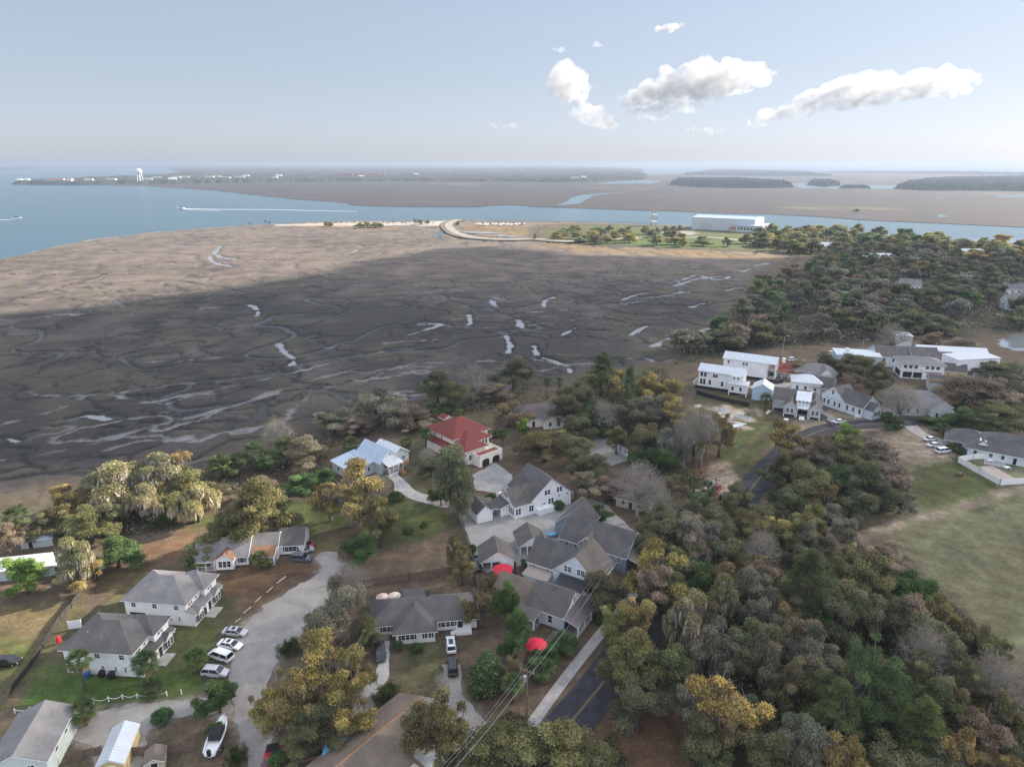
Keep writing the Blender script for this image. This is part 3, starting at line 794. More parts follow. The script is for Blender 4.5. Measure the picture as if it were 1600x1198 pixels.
# ------------------------------------------------------------------ far wooded land
def far_mat(name, a, b_, c_):
    m, t, b = newmat(name)
    o = mixc(t, a, b_, ramp(t, tex(t, .022, 5, rough=.7), .35, .65))
    o = mixc(t, o, c_, ramp(t, tex(t, .0035, 4), .56, .72))
    t.links.new(o, b.inputs['Base Color'])
    b.inputs['Roughness'].default_value = 1
    b.inputs['Specular IOR Level'].default_value = 0
    return m
M['farwood'] = far_mat('far_forest', (.030, .038, .030), (.052, .056, .042), (.085, .078, .058))
def wood(poly, h, label, kind='stuff', nx=260, name='far_wood', z0=-.2, jit=.45):
    """a far-off wood: one lumpy canopy rising from its edge"""
    P = np.array(poly)
    x0, x1, y0, y1 = P[:, 0].min(), P[:, 0].max(), P[:, 1].min(), P[:, 1].max()
    cell = (x1 - x0) / nx
    ys = spaced(y0 - 5, y1 + 5, cell * .8, .006)
    X, Y = np.meshgrid(np.linspace(x0 - 5, x1 + 5, nx), ys)
    s = sdist(X, Y, poly) + cell * 1.5 * fbm(X / cell * .2, Y / cell * .2, 101, 3)
    r = rng.random(X.shape)
    Z = z0 - .6 + sstep(-cell * .3, cell * .6, s) * h * (.62 + jit * r + .28 * fbm(X / cell * .13, Y / cell * .13, 102, 3))
    n, m_ = X.shape
    i = (np.arange(n - 1)[:, None] * m_ + np.arange(m_ - 1)[None, :]).ravel()
    f = np.stack([i, i + 1, i + m_ + 1, i + m_], 1)
    keep = (Z.ravel()[f] > z0 - .5).any(1)
    o = link(name, npmesh(name, np.stack([X.ravel(), Y.ravel(), Z.ravel()], 1), f[keep], M['farwood']))
    return tag(o, label, 'woodland', kind=kind)
wood(W2([(20, 288.2), (120, 289), (200, 288.2), (320, 286.5), (460, 284), (620, 283), (780, 283.6), (900, 285), (1000, 281), (1010, 274), (900, 268), (700, 264), (500, 264), (300, 267), (260, 275), (120, 282), (60, 284.5)]), 15, 'far wooded island across the river, beyond the brown marsh', nx=420)
wood(W2([(260, 262.4), (420, 261), (600, 259.8), (900, 261), (1000, 265), (1000, 272), (700, 270), (300, 271)]), 15, 'bluish line of forest behind the far wooded island')
wood(W2([(1048, 289), (1100, 293), (1180, 294), (1238, 293), (1225, 287), (1150, 282), (1060, 282)]), 16, 'dark strip of wood at the left of the far white lagoons')
wood(W2([(1262, 289), (1290, 291.6), (1312, 289.4), (1300, 285), (1270, 284)]), 15, 'small wooded islet amid the far white lagoon', nx=90)
wood(W2([(1312, 294), (1360, 294.6), (1352, 292), (1318, 291.6)]), 8, 'low thicket along the edge of the far lagoon', nx=90)
wood(W2([(1400, 295), (1450, 297.5), (1560, 298), (1700, 300), (1900, 310), (1900, 288), (1600, 279), (1480, 281), (1420, 287)]), 18, 'broad far wood at the right beyond the marsh', nx=300)
wood(W2([(1070, 273), (1180, 275), (1300, 275.5), (1250, 268.8), (1120, 266)]), 14, 'hazy low wood near the horizon behind the lagoons')
wood(W2([(-300, 270), (0, 266.5), (112, 263), (100, 261.6), (0, 263), (-300, 266)]), 22, 'hazy far shore at the left edge of the bay')
wood(W2([(104, 262.2), (300, 262.5), (420, 261.4), (300, 259.6), (130, 260.2)]), 20, 'hazy flat shore at the horizon behind the water tower')
wood(W2([(300, 257.2), (1000, 257.0), (1900, 258.2), (1900, 256.9), (1000, 256.2), (300, 256.3)]), 32, 'faint bluish land along the horizon')
wood(W2([(1290, 269), (1500, 272), (1650, 274), (1640, 271), (1480, 268.6)]), 10, 'thin hazy strip of land in the far bright water', nx=160)
# ------------------------------------------------------------------ trees
def leafcards(r, n, lobes, size, cols, spread=.75, up=0., thin=(.45, 1.0), lobvar=.22):
    """n small leaf sprays through the shells of ellipsoid lobes (x,y,z,rx,ry,rz); returns verts, quads, colours"""
    L = np.array(lobes, float)
    wgt = L[:, 3] * L[:, 4] + L[:, 3] * L[:, 5]
    k = r.choice(len(L), n, p=wgt / wgt.sum())
    d = r.normal(size=(n, 3)); d /= np.linalg.norm(d, axis=1)[:, None]
    flip = (d[:, 2] < -.15) & (r.random(n) < .6)
    d[flip, 2] *= -1
    rad = 1 - spread * r.random(n) ** 2.2 * .75 + r.normal(size=n) * .17
    p = L[k, :3] + d * L[k, 3:6] * rad[:, None]
    nrm = d + r.normal(size=(n, 3)) * .75 + np.array([0, 0, up])
    nrm /= np.linalg.norm(nrm, axis=1)[:, None]
    t = np.cross(nrm, r.normal(size=(n, 3))); t /= np.linalg.norm(t, axis=1)[:, None] + 1e-9
    b = np.cross(nrm, t)
    s = size * r.uniform(.55, 1.35, n)
    q = r.uniform(thin[0], thin[1], n)
    a, c = t * (s)[:, None], b * (s * q)[:, None]
    sk = r.uniform(-.35, .35, (n, 1)) * a
    v = np.stack([p - a, p - c * .8 + sk, p + a, p + c + sk * .5], 1).reshape(-1, 3)
    f = np.arange(4 * n).reshape(n, 4)
    cols = np.array(cols, float)
    lb = r.dirichlet(np.ones(len(cols)) * .9, len(L))
    cw = .35 * lb[k] + .65 * r.dirichlet(np.ones(len(cols)) * .5, n)
    c0 = 1.25 * cw @ cols * np.clip(1 + r.normal(size=n) * .16, .5, 1.6)[:, None] * np.clip(1 + r.normal(size=len(L)) * lobvar, .62, 1.5)[k][:, None]
    return v, f, np.repeat(np.clip(c0, .004, 1), 4, axis=0)
def mossstrips(r, n, lobes, length, width, cols):
    L = np.array(lobes, float)
    k = r.integers(0, len(L), n)
    d = r.normal(size=(n, 3)); d[:, 2] = np.abs(d[:, 2]) * r.choice([-.6, 1], n, p=[.6, .4]); d /= np.linalg.norm(d, axis=1)[:, None]
    p = L[k, :3] + d * L[k, 3:6] * r.uniform(.75, 1.06, n)[:, None]
    a = r.uniform(0, 6.283, n)
    w_ = width * r.uniform(.5, 1.3, n)
    h = length * r.uniform(.4, 1.4, n)
    t = np.stack([np.cos(a) * w_, np.sin(a) * w_, np.zeros(n)], 1)
    dn = np.stack([r.normal(size=n) * .12 * h, r.normal(size=n) * .12 * h, -h], 1)
    v = np.stack([p - t, p + t, p + dn * .6 + t * .8, p + dn - t * .3], 1).reshape(-1, 3)
    cols = np.array(cols)
    c = cols[r.integers(0, len(cols), n)] * (1 + r.normal(size=n) * .15)[:, None]
    return v, np.arange(4 * n).reshape(n, 4), np.repeat(np.clip(c, .01, 1), 4, axis=0)
def join(*parts):
    vs, fs, cs, n = [], [], [], 0
    for v, f, c in parts:
        vs.append(v); fs.append(f + n); cs.append(c); n += len(v)
    return np.concatenate(vs), np.concatenate(fs), np.concatenate(cs)
def limbs(r, base_r, fork, targets, name, m, nmax=40, twigs=0, bend=.12):
    """tapered trunk to the fork, then limbs that arch out to the targets"""
    b = MB()
    pr = random.Random(int(r.integers(1e9)))
    fx = Vector(fork)
    side = Vector((pr.uniform(-.3, .3), pr.uniform(-.3, .3), 0)) * fx.z * .15
    b.tube([(0, 0, -.4), side * .3 + Vector((0, 0, fx.z * .35)), side + Vector((0, 0, fx.z * .7)), fx], [base_r * 1.35, base_r, base_r * .85, base_r * .7], 7)
    for t in targets[:nmax]:
        t = Vector(t)
        s = fx * pr.uniform(.78, 1.0)
        mid = s.lerp(t, .5) + Vector((pr.uniform(-1, 1), pr.uniform(-1, 1), pr.uniform(.2, 1.2))) * (t - s).length * bend
        rr = base_r * pr.uniform(.28, .45)
        b.tube([s, s.lerp(mid, .5) + Vector((0, 0, .1)), mid, mid.lerp(t, .6), t], [rr, rr * .85, rr * .6, rr * .38, rr * .12], 5)
        for _ in range(twigs):
            q = mid.lerp(t, pr.uniform(.0, .9))
            e = q + Vector((pr.gauss(0, 1), pr.gauss(0, 1), abs(pr.gauss(.3, .8)))) * (t - s).length * .22
            b.tube([q, q.lerp(e, .5) + Vector((0, 0, .1)), e], [rr * .25, rr * .16, rr * .05], 4, False)
    return b.mesh(name, m, True)
PROTO = {}
def dome(r, n, Rr, z0, z1, lr=(.30, .5), flat=.75):
    """lobes strung along rising limbs: a broad crown with gaps and an uneven outline"""
    o = []
    m = max(7, n // 4)
    for i in range(m):
        a = i * 2.399963 + r.uniform(-.5, .5)
        q = r.uniform(.55, 1.06) if i % 4 else r.uniform(.2, .5)
        ze = z0 + (z1 - z0) * (1 - .8 * q * q) * r.uniform(.72, 1.06)
        for j in range(max(3, round(n * .95 / m))):
            t = r.uniform(.42, 1.02)
            s = Rr * r.uniform(*lr) * (1.12 - .3 * t)
            x, y = (math.cos(a) * q * t * Rr * .86 + r.normal() * .09 * Rr, math.sin(a) * q * t * Rr * .86 + r.normal() * .09 * Rr)
            z = z0 * .75 + (ze - z0 * .75) * (1 - max(0, 1 - t) ** 1.7) + r.normal() * .05 * Rr - s * flat * .4
            if j == 2 and i % 2: z -= (z - z0 * .4) * r.uniform(.3, .6)
            o.append((x, y, max(z, s * .6), s, s * r.uniform(.8, 1.2), s * flat * r.uniform(.8, 1.15)))
    return o
PAL = dict(
    oak=[(.125, .138, .078), (.165, .168, .096), (.090, .104, .062), (.185, .168, .105)],
    greyoak=[(.190, .192, .150), (.140, .148, .108), (.250, .242, .200), (.175, .162, .125)],
    gold=[(.44, .31, .085), (.33, .28, .10), (.22, .22, .095), (.50, .36, .16), (.14, .155, .075)],
    rust=[(.29, .205, .095), (.23, .185, .092), (.165, .16, .082), (.32, .24, .115), (.135, .14, .078)],
    green=[(.085, .140, .058), (.118, .172, .070), (.062, .104, .048)],
    bright=[(.165, .25, .065), (.125, .20, .055), (.21, .28, .08)],
    pine=[(.098, .130, .058), (.130, .165, .072), (.072, .098, .048)],
    brown=[(.235, .195, .15), (.175, .152, .118), (.28, .235, .185)],
    olive=[(.215, .205, .100), (.160, .165, .086), (.275, .25, .125), (.118, .130, .068)])
MOSS = [(.24, .225, .195), (.30, .275, .24), (.19, .175, .15)]
def proto(kind, var):
    key = (kind, var)
    if key in PROTO: return PROTO[key]
    r = np.random.default_rng(1000 + hash_kind(kind) * 31 + var)
    parts = []
    H, Rr = 12.0, 6.0
    lm, mm, bark = M['leaf'], M['moss'], M['bark']
    def leaves(nm, lobes, n, size, pal, **k):
        v, f, c = leafcards(r, n, lobes, size, PAL[pal], **k)
        parts.append((nm, npmesh(nm, v, f, lm, c)))
    if kind in ('oak', 'greyoak', 'gold', 'rust', 'olive', 'brown'):
        lobes = dome(r, {'gold': 34, 'rust': 34}.get(kind, 40), Rr, 4.2, 11.6, (.12, .27) if kind in ('gold', 'rust', 'brown') else (.13, .31))
        v, f, c = leafcards(r, 24000 if kind not in ('brown', 'gold', 'rust') else 16000, lobes, .155, PAL[kind], lobvar=.24)
        if kind == 'greyoak':
            a = mossstrips(r, 1500, lobes, 1.5, .12, MOSS)
            parts.append(('moss', npmesh('moss', a[0], a[1], mm, a[2])))
        elif kind in ('gold', 'rust'):
            v, f, c = join((v, f, c), leafcards(r, 3500, lobes, .4, [(.20, .185, .155), (.15, .135, .11), (.10, .10, .065)], thin=(.08, .2), spread=1.2), mossstrips(r, 600, lobes, 1.3, .09, MOSS))
        elif kind in ('oak', 'olive'):
            v, f, c = join((v, f, c), mossstrips(r, 420, lobes, 1.1, .10, [(.15, .14, .115)]))
        parts.append(('crown', npmesh('crown', v, f, lm, c)))
        parts.append(('trunk', limbs(r, .42, (r.uniform(-.4, .4), r.uniform(-.4, .4), 4.0), [l[:3] for l in lobes], 'trunk', bark if kind != 'gold' else M['barkpale'], twigs=5)))
    elif kind == 'mossy':
        lobes = dome(r, 34, Rr, 3.8, 11.6, (.14, .30))
        leaves('crown', lobes, 11000, .18, 'olive')
        a = mossstrips(r, 3400, lobes, 1.6, .12, [(.46, .43, .36), (.54, .50, .42), (.36, .33, .27)])
        parts.append(('moss', npmesh('moss', a[0], a[1], mm, a[2])))
        parts.append(('trunk', limbs(r, .45, (.3, 0, 3.6), [l[:3] for l in lobes], 'trunk', bark, twigs=3)))
    elif kind in ('bare', 'barepale'):
        tg = []
        for i in range(34):
            a, q = i * 2.4, math.sqrt((i + .5) / 34)
            tg.append((math.cos(a) * q * Rr * .9, math.sin(a) * q * Rr * .9, 5.5 + 6.3 * (1 - q * q) * r.uniform(.8, 1.05) + .6))
        parts.append(('trunk', limbs(r, .34, (0, 0, 4.4), tg, 'trunk', M['barkpale'], twigs=16, bend=.16)))
        lobes = [(t[0], t[1], t[2], 1.5, 1.5, 1.3) for t in tg]
        v, f, c = leafcards(r, 4200, lobes, .34, [(.17, .155, .135), (.13, .115, .095), (.21, .195, .17)] if kind == 'bare' else [(.30, .27, .23), (.24, .21, .18)], thin=(.04, .10), spread=1.2)
        parts.append(('twigs', npmesh('twigs', v, f, mm, c)))
    elif kind == 'tallgum':
        H, Rr = 18.0, 4.5
        lobes = []
        for i in range(24):
            z = 5.5 + 12 * i / 24
            q = (1.15 - abs(i / 24 - .45) * 1.25) * r.uniform(.55, 1.0)
            a = i * 2.4
            s = r.uniform(1.0, 1.7)
            lobes.append((math.cos(a) * q * 2.9, math.sin(a) * q * 2.9, z, s, s, s * 1.15))
        leaves('crown', lobes, 9500, .20, 'oak')
        a = mossstrips(r, 500, lobes, 1.6, .10, MOSS)
        parts.append(('moss', npmesh('moss', a[0], a[1], mm, a[2])))
        parts.append(('trunk', limbs(r, .40, (.2, .1, 12), [l[:3] for l in lobes], 'trunk', M['barkpale'], twigs=1)))
    elif kind == 'pine':
        H, Rr = 18.0, 5.0
        lobes = []
        for i in range(40):
            u = i / 40
            z = 5.5 + 12.2 * u
            q = (1 - u) ** .6 * r.uniform(.55, 1.08)
            a = i * 2.4 + r.uniform(-.5, .5)
            s = r.uniform(.75, 1.35) * (1.1 - .35 * u)
            lobes.append((math.cos(a) * q * 3.9, math.sin(a) * q * 3.9, z + q * .5, s * 1.15, s * 1.15, s * .72))
        lobes.append((0, 0, 17.4, .8, .8, .9))
        leaves('crown', lobes, 22000, .165, 'pine', thin=(.2, .5), up=.35)
        parts.append(('trunk', limbs(r, .34, (0, 0, 16), [l[:3] for l in lobes], 'trunk', bark, bend=.05)))
    elif kind in ('green', 'bright'):
        lobes = dome(r, 40, Rr, 2.4, 11.4, (.15, .30), .85)
        leaves('crown', lobes, 17000, .19, kind)
        parts.append(('trunk', limbs(r, .35, (0, 0, 3), [l[:3] for l in lobes], 'trunk', bark, twigs=1)))
    elif kind == 'widepine':
        H, Rr = 18.0, 8.0
        lobes = dome(r, 96, Rr, 5.0, 17.6, (.12, .21), .75)
        leaves('crown', lobes, 46000, .16, 'pine', thin=(.2, .5), up=.3)
        parts.append(('trunk', limbs(r, .42, (0, 0, 13), [l[:3] for l in lobes], 'trunk', bark, nmax=60, bend=.06)))
    elif kind == 'cedar':
        H, Rr = 10.0, 4.0
        lobes = []
        for i in range(44):
            u = i / 44
            q = (1 - u) ** .8 * r.uniform(.7, 1.0)
            a = i * 2.4
            s = (1.25 - .75 * u) * r.uniform(.8, 1.15)
            lobes.append((math.cos(a) * q * 2.9, math.sin(a) * q * 2.9, .9 + 8.2 * u, s, s, s * 1.1))
        leaves('crown', lobes, 15000, .18, 'pine')
        parts.append(('trunk', limbs(r, .25, (0, 0, 8), [l[:3] for l in lobes[:14]], 'trunk', bark)))
    elif kind == 'bush':
        H, Rr = 3.0, 2.5
        lobes = [(math.cos(i * 2.4) * q * 1.7, math.sin(i * 2.4) * q * 1.7, .8 + 1.4 * (1 - q * q), .8, .8, .75) for i in range(13) for q in [math.sqrt((i + .3) / 13)]]
        leaves('crown', lobes, 3600, .17, 'green', spread=.9)
        parts.append(('stem', limbs(r, .07, (0, 0, .6), [l[:3] for l in lobes], 'stem', bark)))
    elif kind == 'palm':
        H, Rr = 8.0, 2.0
        b = MB()
        b.tube([(0, 0, -.3), (.08, .05, 2), (.14, 0, 4), (.1, 0, 6.1), (.08, 0, 6.5)], [.24, .18, .17, .2, .26], 8)
        parts.append(('trunk', b.mesh('trunk', M['bark'], True)))
        for nm, n, e0, e1, col in (('crown', 34, -.5, 1.35, [(.11, .15, .065), (.15, .19, .085), (.085, .115, .055)]), ('dead_fronds', 12, -1.35, -.75, [(.28, .21, .13), (.22, .165, .10)])):
            vs, fs, cs = [], [], []
            for i in range(n):
                a = i * 2.4 + r.uniform(-.2, .2)
                e = e0 + (e1 - e0) * (i + .5) / n + r.uniform(-.15, .15)
                d = np.array([math.cos(a) * math.cos(e), math.sin(a) * math.cos(e), math.sin(e)])
                sd = np.array([-math.sin(a), math.cos(a), 0]); up_ = np.cross(d, sd)
                o = np.array([.08, 0, 6.5]); ln = r.uniform(.8, 1.05)
                h = o + d * ln
                col0 = np.array(col[i % len(col)]) * r.uniform(.8, 1.2)
                for j in range(11):
                    t = (j - 5) / 5 * 1.45
                    dd = d * math.cos(t) + sd * math.sin(t) * .95 + up_ * (.25 * abs(math.sin(t)))
                    l2 = (1.15 - .25 * abs(t)) * r.uniform(.9, 1.05)
                    tip = h + dd * l2 + np.array([0, 0, -.30 * (1.2 - abs(d[2]))])
                    md = h + dd * l2 * .55
                    w2 = np.cross(dd, up_) * .075
                    k0 = len(vs)
                    vs += [h, md - w2, tip, md + w2]; fs.append((k0, k0 + 1, k0 + 2, k0 + 3)); cs += [col0] * 4
                k0 = len(vs)
                vs += [o - sd * .03, o + sd * .03, h + sd * .02, h - sd * .02]; fs.append((k0, k0 + 1, k0 + 2, k0 + 3)); cs += [col0] * 4
            parts.append((nm, npmesh(nm, np.array(vs), np.array(fs), lm, np.array(cs))))
    elif kind == 'palmetto':
        H, Rr = 2.6, 2.4
        vs, fs, cs = [], [], []
        for i in range(70):
            cxy = r.normal(size=2) * .75
            a = r.uniform(0, 6.283); e = r.uniform(.25, 1.35)
            d = np.array([math.cos(a) * math.cos(e), math.sin(a) * math.cos(e), math.sin(e)])
            sd = np.array([-math.sin(a), math.cos(a), 0]); up_ = np.cross(d, sd)
            o = np.array([cxy[0], cxy[1], 0.0]); h = o + d * r.uniform(.8, 1.4)
            col0 = np.array([(.06, .09, .03), (.08, .105, .035), (.05, .07, .03)][i % 3]) * r.uniform(.75, 1.25)
            for j in range(7):
                t = (j - 3) / 3 * 1.3
                dd = d * math.cos(t) + sd * math.sin(t)
                tip = h + dd * r.uniform(.7, 1.0); md = h + dd * .5; w2 = np.cross(dd, up_) * .07
                k0 = len(vs); vs += [h, md - w2, tip, md + w2]; fs.append((k0, k0 + 1, k0 + 2, k0 + 3)); cs += [col0] * 4
            k0 = len(vs); vs += [o - sd * .03, o + sd * .03, h + sd * .02, h - sd * .02]; fs.append((k0, k0 + 1, k0 + 2, k0 + 3)); cs += [col0] * 4
        parts.append(('fronds', npmesh('fronds', np.array(vs), np.array(fs), lm, np.array(cs))))
    elif kind == 'farpalm':
        H, Rr = 9.0, 2.4
        v, f, c = leafcards(r, 260, [(0, 0, 8.2, 1.7, 1.7, 1.1)], .55, PAL['green'], thin=(.15, .3))
        parts.append(('crown', npmesh('crown', v, f, lm, c)))
        parts.append(('trunk', MB().tube([(0, 0, -.3), (.1, 0, 4), (0, 0, 7.8)], [.25, .2, .2], 6).mesh('trunk', bark)))
    elif kind.startswith('far'):
        pal = kind[3:]
        lobes = dome(r, 26, Rr, 3.2, 11.6, (.20, .38))
        v, f, c = leafcards(r, 4200, lobes, .42, PAL[pal], lobvar=.24)
        parts.append(('crown', npmesh('crown', v, f, lm, c)))
        parts.append(('trunk', limbs(r, .45, (0, 0, 4.0), [l[:3] for l in lobes[:7]], 'trunk', bark)))
    PROTO[key] = (parts, H, Rr)
    return PROTO[key]
def hash_kind(k): return sum(ord(c) * (i + 1) for i, c in enumerate(k)) % 997
SPEC = dict(oak=('live_oak', 'oak'), greyoak=('moss_hung_oak', 'oak'), mossy=('moss_hung_oak', 'oak'), gold=('autumn_oak', 'oak'), rust=('autumn_oak', 'oak'), olive=('live_oak', 'oak'), brown=('brown_tree', 'tree'), bare=('bare_tree', 'tree'),
            barepale=('bare_tree', 'tree'), tallgum=('tall_tree', 'tree'), pine=('pine_tree', 'pine'), widepine=('pine_tree', 'pine'), green=('evergreen_tree', 'tree'), bright=('young_tree', 'tree'), cedar=('cedar_tree', 'cedar'), bush=('shrub', 'shrub'), palm=('palm_tree', 'palm'), palmetto=('palmetto', 'palm'), farpalm=('palm_tree', 'palm'))
TREES = []
def tree(kind, x, y, H, Rr, label, group=None, z=0.0, lean=0.0, nvar=3):
    var = len(TREES) % nvar
    parts, H0, R0 = proto(kind, var)
    nm, cat = SPEC.get(kind, (None, None)) if kind in SPEC else ({'farpine': 'pine_tree'}.get(kind, 'oak_tree'), {'farpine': 'pine'}.get(kind, 'oak'))
    e = empty(nm, (x, y, z), rnd.uniform(0, 6.28), label, cat, group)
    e.scale = (Rr / R0 * rnd.uniform(.9, 1.14), Rr / R0 * rnd.uniform(.86, 1.1), H / H0)
    if kind == 'palm':
        q = Rr / R0
        e.scale = (q, q, max(q * .95, H / H0))
        e.location.z = min(0, H - H0 * q * .95)
    if lean: e.rotation_euler = (rnd.uniform(-1, 1) * lean, rnd.uniform(-1, 1) * lean, e.rotation_euler.z)
    tint = (rnd.uniform(.93, 1.1), rnd.uniform(.94, 1.06), rnd.uniform(.85, 1.02))
    g = rnd.uniform(.85, 1.18)
    for pn_, me in parts:
        o = link(pn_, me, e)
        o.color = (tint[0] * g, tint[1] * g, tint[2] * g, 1)
    TREES.append(e)
    return e
def T(kind, px, ytop, H, rpx, label, group=None, **k):
    """tree whose top shows at the picture point; rpx its half width there"""
    if kind in ('oak', 'greyoak', 'gold', 'rust', 'olive', 'brown', 'mossy', 'green', 'bright'): rpx *= 1.14
    X, Y, _ = at(px, ytop, H)
    d = Y * cp + (HC - H * .6) * sp
    return tree(kind, X, Y, H, rpx * d / F, label, group, **k)
G1 = 'sunlit trees along the marsh edge at the left'
G2 = 'trees of the wood at the lower right'
G3 = 'trees around the bay front houses'
G4 = 'trees of the grove beside the road bend'
G5 = 'shaded trees beyond the village'
G6 = 'sunlit trees along the river road'
G7 = 'trees on the peninsula'
G8 = 'palms'
G9 = 'trees among the village houses'
